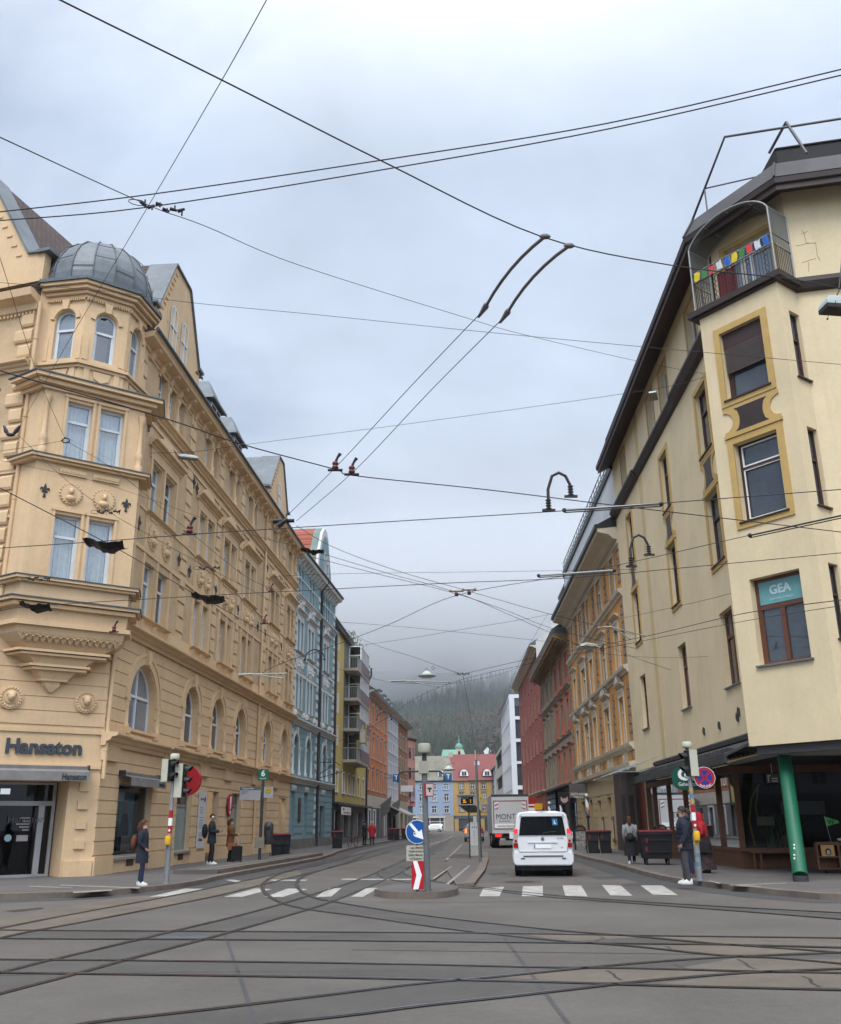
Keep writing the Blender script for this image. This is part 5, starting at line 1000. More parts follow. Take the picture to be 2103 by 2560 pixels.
# white villas on the slope
for k, (x, y, s, lab) in enumerate(((46.5, 700, 1.0, 'white villa among the trees high on the slope'), (39.5, 690, .62, 'small low white house left of the white villa'))):
    z = hh(x, y) - 1 + (.0 if k == 0 else -2); v_ = empty('villa', (x, y, z), lab, 'house'); b = MB(); b.o = None
    P = MB(); P.box(-3 * s, 3 * s, -3, 3, 0, 9 * s); P.plate([(-3 * s, 9 * s), (3 * s, 9 * s), (0, 12 * s)], -3, 3, 0, True); o = P.build('wall', WHITE, v_, (x, y, z)); P = MB(); P.faces([(-3.4 * s, -3.3, 8.8 * s), (0, -3.3, 12.4 * s), (3.4 * s, -3.3, 8.8 * s), (-3.4 * s, 3.3, 8.8 * s), (0, 3.3, 12.4 * s), (3.4 * s, 3.3, 8.8 * s)], [(0, 1, 4, 3), (1, 2, 5, 4)]); P.build('roof', ZINC, v_, (x, y, z)); P = MB(); [P.box(a * s, (a + 1) * s, -3.05, -3.0, c_ * s, (c_ + 1.6) * s) for a in (-2.2, -.5, 1.2) for c_ in (2, 5.6)]; P.build('window', GLASS, v_, (x, y, z))
# ================================================================ cream corner house (right)
CRM = mat('cream plaster', (.68, .56, .36), .88, .1, .5, bump=.12, bscale=30, streak=.22, dirt=(.42, .34, .21))
OCF = mat('yellow ochre surround', (.50, .335, .12), .85, .12, .8, streak=.2, dirt=(.33, .22, .09))
BRW = mat('dark brown fascia', (.035, .022, .019), .55, .25, 1.2); WOOD = mat('brown timber', (.13, .055, .025), .55, .3, 3); BWF = mat('dark brown window frame', (.045, .022, .018), .5, .15, 2)
GRYM = mat('grey canopy metal', (.045, .045, .047), .6, .3, 1.5)
Rr = Fr(10.15, 31, 1.8, 'l'); BY = Fr(9.26, 27.43, 143, 'r'); RTn = Fr(10.975, 25.15, 53, 'r'); RWf = Fr(11.83, 25.79, 102, 'r'); BW_ = Fr(10.115, 28.07, 143, 'r')
HR = empty('corner_house', Rr.w(0), 'cream corner house with brown eaves, arched glass balcony and a green pillar', 'building')
c1 = [(-.1, 1.5), (6.28, 1.35), (14.5, 1.35)]
o1 = [(u, w_, 5.8, 8.3, False) for u, w_ in c1]; o2 = [(u, w_, 9.95, 12.45, False) for u, w_ in c1]; o3 = [(u, w_, 14.0, 16.45, False) for u, w_ in c1]; o4 = [(.1, 1.4, 18.15, 20.0, False), (5.05, 1.45, 18.15, 19.95, False), (7.8, 1.3, 18.15, 19.95, False), (14.9, 1.25, 18.2, 20.05, False)]
b = MB(Rr); b.wall(-2.9, 18, 3.5, 17.4, o1 + o2 + o3, 0, .24); b.wall(-2.9, 18, 17.4, 21, o4, 0, .28); b.box(17.95, 17.998, -10, -.35, 0, 20.6); b.box(1, 18, -10, -9.9, 0, 20.6); b.build('wall', CRM, HR)
b = MB(Rr); b.box(10.8, 11.5, 0, .012, 4.2, 17.3); b.box(10.8, 11.5, 0, .012, 17.9, 20.5); b.build('wall_stain', mat('ochre weathered strip', (.57, .44, .24), .9, .12, .8, streak=.3, dirt=(.5, .33, .14)), HR)
for o in o1: window(Rr, HR, o[0], o[2], o[1], o[3] - o[2], mat('reddish brown window frame', (.12, .045, .025), .5, .15, 2) if o is o1[0] else bpy.data.materials['reddish brown window frame'], GLASS, False, 1, .66, .09, d=-.18, sill=ZINC)
for o in o2 + o3: window(Rr, HR, o[0], o[2], o[1], o[3] - o[2], BWF, GLASS, False, 0, .66, .09, d=-.16, sill=BWF)
for o in o4: window(Rr, HR, o[0], o[2], o[1], o[3] - o[2], WHITEF, GLASS, False, 1, 0, .08, d=-.24)
def frame_rect(b, u0, u1, v0, v1, e, d, m=0, t0=-.01):
    b.box(u0 - e, u0, t0, d, v0 - e, v1 + e, m); b.box(u1, u1 + e, t0, d, v0 - e, v1 + e, m); b.box(u0, u1, t0, d, v1, v1 + e, m); b.box(u0, u1, t0, d, v0 - e, v0, m)
def hourglass(b, c, w_, v0, v1, dd, m0, m1):
    h = v1 - v0; r = h * .36; n = 8
    def sidepts(sg, x, rr_): return [(c + sg * (x - rr_ * math.sin(PI * q / n)), v0 + h * .5 + (-1) * rr_ * math.cos(PI * q / n) * 1.0) for q in range(n + 1)]
    Rg = [(c + w_ / 2, v0)] + sidepts(1, w_ / 2, r) + [(c + w_ / 2, v1)]; Lf = [(c - w_ / 2, v1)] + sidepts(-1, w_ / 2, r)[::-1] + [(c - w_ / 2, v0)]
    b.plate(Rg + Lf, -.01, dd, m0)
    x = w_ * .26; Rg = [(c + x + .08, v0 + .08)] + [(c + x - .1 * math.sin(PI * q / n), v0 + .08 + (h - .16) * q / n) for q in range(1, n)] + [(c + x + .08, v1 - .08)]; b.plate(Rg + [(2 * c - a, y) for a, y in Rg[::-1]], dd, dd + .004, m1)
first = None
for o in o2:
    b = MB(Rr); b.fr = Rr
    frame_rect(b, o[0] - o[1] / 2, o[0] + o[1] / 2, 9.95, 12.45, .2, .04); frame_rect(b, o[0] - o[1] / 2, o[0] + o[1] / 2, 14.0, 16.45, .2, .04); hourglass(b, o[0], o[1] + .4, 12.67, 13.78, .035, 0, 1); b.box(o[0] - o[1] / 2 - .24, o[0] + o[1] / 2 + .24, -.01, .07, 12.5, 12.6); b.build('window_surround', [OCF, BRW], HR)
for o in o4: b = MB(Rr); frame_rect(b, o[0] - o[1] / 2, o[0] + o[1] / 2, o[2], o[3], .14, .025); b.build('window_surround', mat('tan surround', (.42, .27, .12), .85, .1, 1), HR)
b = MB(Rr)
for u0, u1, d in ((-2.9, 3.2, .2), (3.2, 11.5, .12), (11.5, 18, .2)): b.prof([(-.01, 17.3), (d, 17.36), (d + .16, 17.62), (d + .14, 17.75), (-.01, 17.8)], u0, u1)
b.build('string_course', BRW, HR)
for u, v in ((4.1, 4.7), (2.0, 4.7), (-.2, 4.75), (-.4, 4.9)): b = MB(Rr); b.plate([(u - .1, v - .14), (u + .06, v - .1), (u + .12, v + .02), (u + .02, v + .16), (u - .1, v + .1)], 0, .05); b.build('wall_bracket', GRYM, HR)
# --- bay on the chamfer
w1, w2, w3 = (1.46, 1.62, 5.8, 8.33, False), (1.44, 1.5, 10.1, 12.6, False), (1.42, 1.5, 14.1, 16.42, False)
b = MB(BY); b.wall(0, 2.86, 3.68, 17.35, [w1, w2, w3], 0, .28); b.build('bay_wall', CRM, HR)
s1, s2, s3 = (.78, .5, 6.3, 8.45, False), (.76, .52, 10.15, 12.6, False), (.74, .54, 14.2, 16.45, False)
b = MB(RTn); b.wall(0, 1.07, 3.68, 17.35, [s1, s2, s3], 0, .16); b.build('bay_wall', CRM, HR)
for s in (s1, s2, s3): window(RTn, HR, s[0], s[2], s[1], s[3] - s[2], BWF, GLASS, False, 0, .6, .06, d=-.12, sill=BWF)
b = MB(BY); pl = [(-.0, .0), (2.86, .0), (3.5, -.9), (0, -1.07)]; b.hplate([(0, -1.1), (0, 0), (2.86, 0), (2.86, -1.07)], 3.6, 3.682); b.build('bay_soffit', CRM, HR)
RBF = bpy.data.materials['reddish brown window frame']
b = MB(BY); frame_rect(b, w2[0] - .75, w2[0] + .75, 10.1, 12.6, .21, .045); frame_rect(b, w3[0] - .75, w3[0] + .75, 14.1, 16.42, .21, .045); b.box(w2[0] - 1.0, w2[0] + 1.0, -.01, .08, 12.82, 12.92); hourglass(b, 1.44, 1.95, 12.9, 13.82, .04, 0, 1); b.build('window_surround', [OCF, BRW], HR)
f = window(BY, HR, w1[0], w1[2], w1[1], w1[3] - w1[2], RBF, GLASS, False, 0, .66, .1, d=-.24, sill=ZINC); b = MB(BY); b.box(w1[0] - .07, w1[0] + .07, -.3, -.225, 5.9, 7.42); b.build('mullion', RBF, f)
b = MB(BY); b.box(w1[0] - .71, w1[0] + .71, -.282, -.262, 7.56, 8.23); tp = b.build('window_poster', mat('turquoise window film', (.13, .32, .33), .25, .08, 1)); tag(tp, 'turquoise film sign behind the upper pane of the first floor corner window', 'sign')
text('GEA', BY, w1[0] - .02, -.258, 7.94, .36, mat('pale film lettering', (.45, .58, .58), .5, 0), tp, off=.012); text('GehenSitzenLiegen', BY, w1[0], -.258, 7.68, .1, bpy.data.materials['pale film lettering'], tp)
window(BY, HR, w2[0], w2[2], w2[1], w2[3] - w2[2], BWF, GLASS, False, 0, .68, .1, d=-.22, sill=BWF)
b = MB(BY)
for v0, v1 in ((10.22, 11.73), (11.9, 12.48)): frame_rect(b, .84, 2.04, v0, v1, .045, -.2, 0, -.24)
b.build('inner_frame', WHITE, HR)
window(BY, HR, w3[0], w3[2], w3[1], w3[3] - w3[2], BWF, GLASS, False, 0, .58, .1, d=-.22, sill=BWF)
b = MB(BY); b.box(.7, 2.14, -.2, -.1, 15.9, 16.4, 1)
for q in range(16): b.prof([(-.14, 15.9 - q * .055), (-.1, 15.88 - q * .055), (-.1, 15.86 - q * .055), (-.14, 15.86 - q * .055)], .72, 2.12, 0)
b.build('blind', [mat('brown grey blind slats', (.16, .13, .12), .6, .1, 2), BWF], HR)
# --- side street wall
b = MB(RWf); b.wall(0, 12, 3.68, 21.1, [(3.6, 1.4, 18.2, 20, False), (4.2, 1.4, 14, 16.4, False)], 0, .25); b.prof([(-.01, 17.25), (.18, 17.3), (.26, 17.5), (.24, 17.66), (-.01, 17.7)], 0, 12, 1); b.build('side_wall', [CRM, BRW], HR); window(RWf, HR, 3.6, 18.2, 1.4, 1.8, BWF, GLASS); window(RWf, HR, 4.2, 14, 1.4, 2.4, BWF, GLASS)
b = MB(RWf)
for L_ in ([(.5, 19.3), (.52, 19.0), (.78, 18.95)], [(.2, 18.93), (.55, 18.98), (.8, 18.96)], [(.8, 18.97), (.78, 18.5), (.85, 18.3)], [(.3, 18.3), (.5, 18.36), (.72, 18.4)], [(.42, 19.34), (.62, 19.42)], [(.46, 19.5), (.52, 19.3)], [(.5, 18.3), (.46, 17.95)]): b.tube([(u, .001, v) for u, v in L_], .007, 4)
b.build('plaster_crack', mat('dark plaster crack', (.17, .12, .07), .9, 0), HR)['kind'] = 'stuff'  # cracks laid on the plaster as thin dark lines
b = MB(BW_); dop = [(1.38, 1.75, 17.62, 20.0, False)]; b.wall(0, 2.86, 17.3, 21.1, dop, 0, .25); b.build('balcony_wall', CRM, HR); b = MB(BW_); frame_rect(b, .5, 2.26, 17.7, 20.0, .16, .03); b.build('window_surround', OCF, HR)
d_ = window(BW_, HR, 1.38, 17.62, 1.75, 2.38, WHITE, GLASSL, False, 1, .8, .1, d=-.2, name='balcony_door')
# --- eaves, roof, safety rail
P0 = [(p.x, p.y) for p in (Rr.w(18.15), Rr.w(-2.9), RWf.w(0), RWf.w(12))]
def ring_off(d):
    ns = [Rr.n, BW_.n, RWf.n]; out = []
    out.append(V((*P0[0], 0)) + ns[0] * d)
    for k in (1, 2): n1_, n2_ = ns[k - 1], ns[k]; bi = (n1_ + n2_).normalized(); out.append(V((*P0[k], 0)) + bi * (d / bi.dot(n1_)))
    out.append(V((*P0[3], 0)) + ns[2] * d); return [(p.x, p.y) for p in out]
def band(b, d0, z0, d1, z1, m=0):
    A, C = ring_off(d0), ring_off(d1); q = (-.45, -.25, .05, .05)
    for k in range(3): b.poly([(*A[k], z0 + q[k]), (*A[k + 1], z0 + q[k + 1]), (*C[k + 1], z1 + q[k + 1]), (*C[k], z1 + q[k])], m)
b = MB(); band(b, -.1, 20.98, .8, 20.5); band(b, .8, 20.5, .8, 20.68); band(b, .8, 20.68, .88, 20.72); band(b, .88, 20.72, .9, 20.9); band(b, .9, 20.9, .6, 20.94)
b.build('eaves', BRW, HR)
b = MB(); band(b, .89, 20.94, .45, 21.75); band(b, .45, 21.75, .0, 21.95); band(b, 0, 21.95, -4, 22.0)
A, C = ring_off(.9), ring_off(.44)
for k in (1, 2): b.tube([(*A[k], 20.95 + (.05 if k == 2 else -.25)), (*C[k], 21.78 + (.05 if k == 2 else -.25))], .04, 5)
b.poly([(*A[0], 20.4), (*C[0], 21.1), (*ring_off(-6)[0], 21.4), (*ring_off(-6)[0], 20)]); b.build('roof_edge', mat('dark roof sheet', (.028, .025, .028), .45, .3, 1, metal=.2), HR)
Q = ring_off(-.35); q0 = V((*Q[1], 0)).lerp(V((*Q[2], 0)), .42); q1, q2 = V((*Q[2], 0)), V((*Q[3], 0)); bk = V((-RWf.n.x, -RWf.n.y, 0)) * 6
T = [q0 + V((RWf.d * .95)) + V((0, 0, 22.95)), q1 + V((0, 0, 22.95)), q2 + V((0, 0, 22.95))]; b = MB()
G_ = [q0 + V((0, 0, 21.6)), q1 + V((0, 0, 21.6)), q2 + V((0, 0, 21.6))]
for k in (0, 1): b.poly([tuple(G_[k]), tuple(G_[k + 1]), tuple(T[k + 1]), tuple(T[k])])
b.poly([tuple(G_[0]), tuple(T[0]), tuple(T[0] + bk), tuple(G_[0] + bk)]); b.poly([tuple(x) for x in T] + [tuple(T[2] + bk), tuple(T[0] + bk)])
for k in (0, 1): b.tube([T[k], T[k + 1]], .05, 5)
b.build('mansard', mat('black bitumen roof', (.014, .013, .015), .7, .3, .6), HR)
RAILM = mat('roof rail tube', (.13, .125, .14), .45, .15, 2, metal=.4)
b = MB(); A = ring_off(.25); zt = 23.45
L_ = [Rr.w(18, .25, 22.0), Rr.w(-2.2, .25, 22.0), at(1812, 342, 25.6), at(2110, 295, 24.6)]
b.tube(L_, .045, 6)
for k, t in ((0, .2), (0, .4), (0, .6), (0, .8), (0, .97)): p = L_[k].lerp(L_[k + 1], t); b.tube([p, (p.x, p.y, 20.8)], .03, 5); b.tube([p, (p.x + .9, p.y, p.z - .05)], .025, 5)
p = L_[2].lerp(L_[3], .53); b.tube([(p.x, p.y, p.z + .2), (p.x + .35, p.y - .3, 21.7)], .05, 5); b.tube([(p.x, p.y, p.z + .2), (p.x - .35, p.y + .8, 22.6)], .05, 5); p = L_[1].lerp(L_[2], .42); b.tube([p, (p.x, p.y, 20.9)], .03, 5); b.tube([p, (p.x + 1.6, p.y - .6, p.z)], .03, 5); b.build('roof_rail', RAILM, HR)
# --- balcony with arched glass canopy
b = MB(BY); b.hplate([(-.32, -1.1), (-.32, .2), (3.1, .2), (3.1, -1.1)], 17.36, 17.56); b.hplate([(-.22, -1.1), (-.22, .1), (3.0, .1), (3.0, -1.1)], 17.28, 17.36); b.build('balcony_slab', BRW, HR)
b = MB(BY)
for v in (17.66, 18.62, 19.0): b.tube([(-.1, -1.0, v), (-.1, .02, v), (2.92, .02, v), (2.92, -1.0, v)], .018, 5)
for q in range(27): u = .0 + q * .108; b.tube([(u, .02, 17.6), (u, .02, 18.62)], .011, 4)
for q in range(9): b.tube([(2.92, -.1 - q * .1, 17.6), (2.92, -.1 - q * .1, 18.62)], .011, 4); b.tube([(-.1, -.1 - q * .1, 17.6), (-.1, -.1 - q * .1, 18.62)], .011, 4)
for u in (.25, .78, 1.4, 1.98, 2.62):
    for k in range(4): b.tube([(u + .05 * math.sin(t * .8 + k) , .03, 17.68 + .23 * k + .03 * t) for t in range(8)], .012, 4)
b.build('balcony_railing', IRON, HR)['kind'] = 'stuff'
b = MB(BY); n = 14; arcp = [(1.41 - 1.51 * math.cos(PI * (.08 + .84 * q / n)) / math.cos(PI * .08), 19.95 + .72 * math.sin(PI * q / n)) for q in range(n + 1)]
CF = mat('pale canopy frame', (.30, .31, .30), .5, .1, 2, metal=.3)
for d in (.03, -1.0): b.tube([(u, d, v) for u, v in arcp], .028, 6); b.tube([(arcp[0][0], d, 17.56), (arcp[0][0], d, arcp[0][1])], .03, 6); b.tube([(arcp[-1][0], d, 17.56), (arcp[-1][0], d, arcp[-1][1])], .03, 6)
for q in (0, n): b.tube([(arcp[q][0], .03, arcp[q][1]), (arcp[q][0], -1.0, arcp[q][1])], .025, 5)
for q in (4, 7, 10): b.tube([(arcp[q][0], .03, arcp[q][1]), (arcp[q][0], -1.0, arcp[q][1])], .015, 5)
cf = b.build('canopy_frame', CF, HR)
smoke = bpy.data.materials.new('smoky canopy sheet'); smoke.use_nodes = True; N_ = smoke.node_tree.nodes; pb = N_['Principled BSDF']; pb.inputs['Base Color'].default_value = (.20, .21, .20, 1); pb.inputs['Roughness'].default_value = .3; tr = N_.new('ShaderNodeBsdfTransparent'); tr.inputs[0].default_value = (.7, .72, .7, 1); mx = N_.new('ShaderNodeMixShader'); mx.inputs[0].default_value = .55; smoke.node_tree.links.new(tr.outputs[0], mx.inputs[1]); smoke.node_tree.links.new(pb.outputs[0], mx.inputs[2]); smoke.node_tree.links.new(mx.outputs[0], N_['Material Output'].inputs[0])
b = MB(BY)
for q in range(n): (u0, v0), (u1, v1) = arcp[q], arcp[q + 1]; b.poly([(u0, .04, v0 + .03), (u1, .04, v1 + .03), (u1, -1.05, v1 + .03), (u0, -1.05, v0 + .03)])
for k in (0, n): u, v = arcp[k]; b.poly([(u, .0, 18.7), (u, -1.0, 18.7), (u, -1.0, v), (u, 0, v)])
b.build('canopy_sheet', smoke, cf)
fl = empty('prayer_flags', BY.w(1.4, .1, 18.9), 'string of coloured prayer flags tied along the corner balcony railing', 'flags')
FC = [mat('flag ' + n_, c_, .9, .1, 5) for n_, c_ in (('yellow', (.70, .52, .03)), ('green', (.06, .22, .07)), ('red', (.60, .07, .07)), ('white', (.62, .62, .66)), ('blue', (.03, .13, .45)))]
sp_ = lambda t: (-.02 + 2.88 * t, .06, 18.97 + .02 * math.sin(t * 6))
b = MB(BY); b.tube([sp_(q / 20) for q in range(21)], .006, 4); b.build('string', FC[3], fl)
for k in range(10):
    b = MB(BY); u = .04 + k * .288; z0 = 18.95
    Q = [[(u + .21 * i / 3 + .01 * math.sin(j * 2 + k), .065 + .025 * math.sin(i * 1.7 + k + j), z0 - .1 * j + .015 * math.sin(k * 2 + i)) for i in range(4)] for j in range(4)]
    for j in range(3):
        for i in range(3): b.poly([Q[j][i], Q[j][i + 1], Q[j + 1][i + 1], Q[j + 1][i]], 0, True)
    b.build('flag', FC[k % 5], fl)
b = MB(BY); b.faces([(.82 + .7 * i / 8, -.05 + .03 * math.sin(i * 1.9), z) for z in (17.68, 18.6) for i in range(9)], [(i, i + 1, i + 10, i + 9) for i in range(8)]); o = b.build('cloth', mat('dark red cloth', (.13, .014, .016), .9, .2, 6)); tag(o, 'dark red cloth hung inside the corner balcony railing', 'cloth')
b = MB(BY); b.faces([(1.68 + .2 * i / 4, -.06 + .03 * math.sin(i * 2.3), z) for z in (17.72, 18.6) for i in range(5)], [(i, i + 1, i + 6, i + 5) for i in range(4)]); o = b.build('cloth', mat('white patterned cloth', (.42, .40, .38), .9, .4, 16)); tag(o, 'narrow pale patterned cloth beside the dark red one on the balcony', 'cloth')
# --- shop under the corner: pillar, plinth, glass, fascia, canopy
d0 = -.12; uL = 16.0; uC = 1.35
SW = Fr(*(Rr.w(uC, d0).xy), 102, 'r')
b = MB(Rr); b.box(uC, uL, -.6, d0, .13, .72); b.box(uC - .02, uL, d0, d0 + .06, .66, .76)
for v in (.3, .45, .6): b.box(uC, uL, d0, d0 + .015, v, v + .1)
b.fr = Rr; b.build('shop_plinth', WOOD, HR)
b = MB(SW); b.box(0, 11, -.6, -.08, .13, .72); b.box(-.05, 11, -.35, .1, .66, .76); b.build('shop_plinth', WOOD, HR)
b = MB(Rr)
for u in (uC, 3.6, 8.6, 11.6, 14.6, uL): b.box(u - .07, u + .07, d0 - .1, d0 + .06, .72, 3.3)
b.box(uC, uL, d0 - .1, d0 + .08, 3.12, 3.34)
b.build('shop_window_frame', WOOD, HR); b = MB(SW); b.box(0, 11, -.1, .08, 3.1, 3.32)
for u in (0, 3.4, 6.8): b.box(u - .06, u + .06, -.08, .04, .72, 3.2)
b.build('shop_window_frame', WOOD, HR)
b = MB(Rr); b.poly([(uC, d0 - .03, .72), (uL, d0 - .03, .72), (uL, d0 - .03, 3.2), (uC, d0 - .03, 3.2)]); b.build('shop_window', glassmat('dark shop glass', (.5, .55, .53), .015, .16), HR)
b = MB(SW); b.poly([(0, -.03, .72), (11, -.03, .72), (11, -.03, 3.2), (0, -.03, 3.2)]); b.build('shop_window', GLASSS, HR)
b = MB(Rr); b.box(-3, uL, -6, -5.9, 0, 3.4); b.box(-3, uL, -6, -.2, 3.36, 3.4); b.box(-3, uL, -6, -.3, .02, .1); b.box(uL, uL + .1, -6, -.05, 0, 3.5); b.build('shop_room', DARK, HR)
b = MB(Rr); b.box(12.2, 13.6, -1.2, -1.1, .2, 3.2); b.box(9.5, 10.5, -1.3, -1.2, .2, 2.6); b.build('display_wall', mat('olive display wall', (.10, .11, .06), .9, .2, 1), HR)
# things in the corner window
b = MB(SW); b.box(.1, 10, -.7, -.15, .72, .76); b.build('display_floor', mat('lime display floor', (.11, .22, .03), .8, .2, 2), HR)
b = MB(SW.sub(1.55, -.45)); b.ball((0, 0, .98), (.27, .22, .23), 12); b.ball((.3, .05, 1.42), (.07, .07, .07), 8); o = b.build('display_stone', mat('display stone', (.18, .18, .15), .9, .2, 4)); tag(o, 'round grey stone lying on the lime shop window floor', 'stone')
b = MB(SW.sub(1.2, -.6))
for q in range(34):
    a = rnd.uniform(-.8, .8); l = rnd.uniform(.7, 1.6); x = rnd.uniform(-.35, .75); b.tube([(x, rnd.uniform(-.1, .1), .76), (x + a * .2, 0, .76 + l * .6), (x + a * .6, .05, .76 + l * .8)], [.025, .02, .004], 4)
o = b.build('display_plant', mat('display leaves', (.03, .12, .02), .7, .4, 4)); tag(o, 'green leafy plant behind the corner shop window', 'plant')
b = MB(SW.sub(.45, -.4)); b.tube([(0, 0, .8), (-.1, 0, 1.6), (.05, 0, 2.3), (.35, 0, 2.75)], .03, 6); b.tube([(.2, 0, 1.5), (.15, 0, 2.0), (.3, 0, 2.6)], .03, 6); o = b.build('display_arch', mat('mustard tube', (.22, .14, .01), .6, .1, 3)); tag(o, 'bent mustard coloured tubes standing behind the corner shop window', 'display stand')
b = MB(SW); b.box(.55, 1.1, -.1, -.08, 1.45, 1.72); o = b.build('window_notice', mat('beige notice', (.24, .22, .13), .7, .1, 6)); tag(o, 'small beige paper notice in the corner shop window', 'sign')
b = MB(SW); b.box(1.5, 2.9, -1.2, -1.18, 1.78, 2.2); o = b.build('display_sign', mat('grey card', (.26, .27, .28), .7, .1, 3)); tag(o, 'pale grey card hanging deep inside the corner shop window', 'sign')
# fascia beam, ceiling and pillar
b = MB(); X = [BY.w(.15, -.12), BY.w(2.75, -.12), RTn.w(1.05, -.12), RWf.w(11.5, -.15)]; Zb, Zt = 3.36, 3.6
for p, q in zip(X, X[1:]):
    n_ = V(((q - p).y, -(q - p).x, 0)).normalized() * .25; b.faces([tuple(p + V((0, 0, Zb))), tuple(q + V((0, 0, Zb))), tuple(q + V((0, 0, Zt))), tuple(p + V((0, 0, Zt))), tuple(p - n_ + V((0, 0, Zb))), tuple(q - n_ + V((0, 0, Zb)))], [(0, 1, 2, 3), (0, 1, 5, 4)])
b.build('fascia', GRYM, HR)
b = MB(); C_ = [BY.w(.15, -.13), BY.w(2.75, -.13), RTn.w(1.05, -.13), RWf.w(11.5, -.2), SW.w(11, .0), SW.w(0, .0), Rr.w(1.35, .3), Rr.w(-1, .45)]; b.poly([(p.x, p.y, 3.365) for p in C_]); b.build('ceiling', mat('pale ceiling', (.30, .29, .27), .8, .1, 1), HR)
pb_, pt_ = gnd(2003, 2204, .13), at(1961, 1893, 27.7)
b = MB(); b.tube([tuple(pb_), tuple(pb_ + V((0, 0, .14)))], .195, 24, 1); b.tube([tuple(pb_ + V((0, 0, .14))), (pt_.x, pt_.y, 3.4)], .185, 24, 0)
for q in range(5): p = pb_ + V((-.12 + .01 * q, -.15, .55 + .08 * q)); b.ball(tuple(p + V((-.03, 0, 0))), (.03, .02, .03), 5, 2) if q != 2 else None
b.build('pillar', [GREEN, STEELD, TXW], HR)
# ribbed canopy on the street side and the glass canopy beyond it
b = MB(Rr); b.faces([(-2.6, .02, 3.98), (13.6, .02, 3.98), (13.6, 1.1, 3.5), (-2.2, 1.1, 3.5), (-2.6, .02, 3.90), (13.6, .02, 3.90), (13.6, 1.1, 3.42), (-2.2, 1.1, 3.42)], [(0, 1, 2, 3), (4, 5, 6, 7), (0, 3, 7, 4), (1, 2, 6, 5)]); b.box(-2.2, 13.6, 1.04, 1.12, 3.24, 3.52)
for q in range(32): u = -2 + q * .5; b.box(u, u + .07, .02, 1.0, 3.55, 3.68); b.box(u, u + .07, 1.0, 1.16, 3.2, 3.3)
b.prof([(.0, 3.95), (.14, 3.98), (.16, 4.12), (0, 4.2)], -2.9, 13); b.build('canopy', GRYM, HR)
b = MB(Rr); b.box(12.2, 20.5, .05, 1.9, 3.66, 3.69); b.build('glass_canopy', glassmat('greenish canopy glass', (.45, .58, .52), .05, .1), HR)
b = MB(Rr)
for v, d in ((3.85, .5), (3.76, 1.6)): b.tube([(11, d, v), (20.6, d, v)], .03, 6)
for u in (12.5, 15, 17.5, 20): b.tube([(u, .02, 4.4), (u, 1.6, 3.76)], .02, 5); b.tube([(u, .05, 3.72), (u, 1.9, 3.72)], .02, 5)
b.build('canopy_rods', STEEL, HR)
# hanging green shop sign
f = rotf(*at(1735, 1945, 34.).xy, R(-14)); b = MB(f); zc_ = at(1735, 1945, 34.).z
def rrect(w_, h_, r, n=6): return [(sx * (w_ - r) + r * math.cos(a0 + PI / 2 * q / n), sy * (h_ - r) + r * math.sin(a0 + PI / 2 * q / n)) for sx, sy, a0 in ((1, 1, 0), (-1, 1, PI / 2), (-1, -1, PI), (1, -1, 1.5 * PI)) for q in range(n + 1)]
b.plate([(x, zc_ + y) for x, y in rrect(.74, .40, .32)], -.12, .12, 0, True); sg = b.build('shop_sign', mat('dark green sign body', (.004, .075, .045), .35, .1, 2)); tag(sg, 'dark green rounded hanging sign behind the right traffic signal', 'sign')
ff_ = rotf(f.o.x, f.o.y, R(-14)); ff_.n = -ff_.n
text('GEA', ff_, .0, .125, zc_ + .1, .52, TXW, sg, off=.026, sx=1.08); text('GehenSitzenLiegen', ff_, .0, .125, zc_ - .21, .18, TXW, sg, sx=.78)
b = MB(f); b.tube([(0, 0, zc_ + .4), (0, 0, 3.9)], .03, 5); b.build('hanger', STEELD, sg)
b = MB(SW); b.box(.95, 1.35, .3, .34, 2.75, 3.05); sg = b.build('hanging_sign', mat('grey hanging sign', (.12, .115, .11), .7, .1, 4)); tag(sg, 'small grey direction sign hung below the ceiling left of the green pillar', 'sign'); b = MB(SW); b.box(1.0, 1.03, .34, .345, 2.79, 2.99); b.box(1.0, 1.1, .34, .345, 2.97, 3.0); b.box(1.12, 1.3, .34, .345, 2.8, 2.83); b.box(1.12, 1.3, .34, .345, 2.88, 2.91); b.tube([(1.15, .32, 3.05), (1.15, .32, 3.37)], .01, 4); b.build('lettering', TXW, sg)
b = MB(SW); b.box(.2, 1.9, .12, .5, .62, .68)
for u in (.3, .5, 1.5, 1.7): b.box(u - .025, u + .025, .15, .2, .13, .62); b.box(u - .025, u + .025, .42, .47, .13, .62)
o = b.build('bench', WOOD); tag(o, 'wooden window bench with thin legs under the corner shop glass', 'bench')
# ================================================================ orange stucco house and its neighbours (right)
OR_ = mat('amber plaster', (.58, .28, .07), .9, .14, .5, streak=.22, dirt=(.33, .15, .05)); STU = mat('pale stucco', (.56, .495, .385), .85, .12, .8, streak=.3, dirt=(.30, .26, .2)); RUS = mat('brown rusticated stone', (.27, .20, .135), .9, .2, 1.2)
CORT = mat('dark rust panel', (.05, .03, .027), .6, .2, .8)
f = Rr.sub(18); LO = 24.5
HO_ = empty('amber_house', f.w(0), 'amber stucco house with pale window hoods and wide soffit, beside the cream corner house', 'building')
oc = [(2.65, 1.35, 0), (7.75, 1.9, 1), (12.8, 1.35, 0), (16.75, 1.9, 1), (21.6, 1.35, 0)]
rowsO = [(5.4, 8.0), (9.55, 11.75), (13.55, 15.8)]
ops = [(u, w_, a, b_, False) for a, b_ in rowsO for u, w_, _ in oc]
gop = [(9.2, 1.6, .2, 3.0, False), (13.2, 1.6, .2, 2.9, False), (17, 1.6, .2, 3, False), (21, 2, .13, 3, False)]
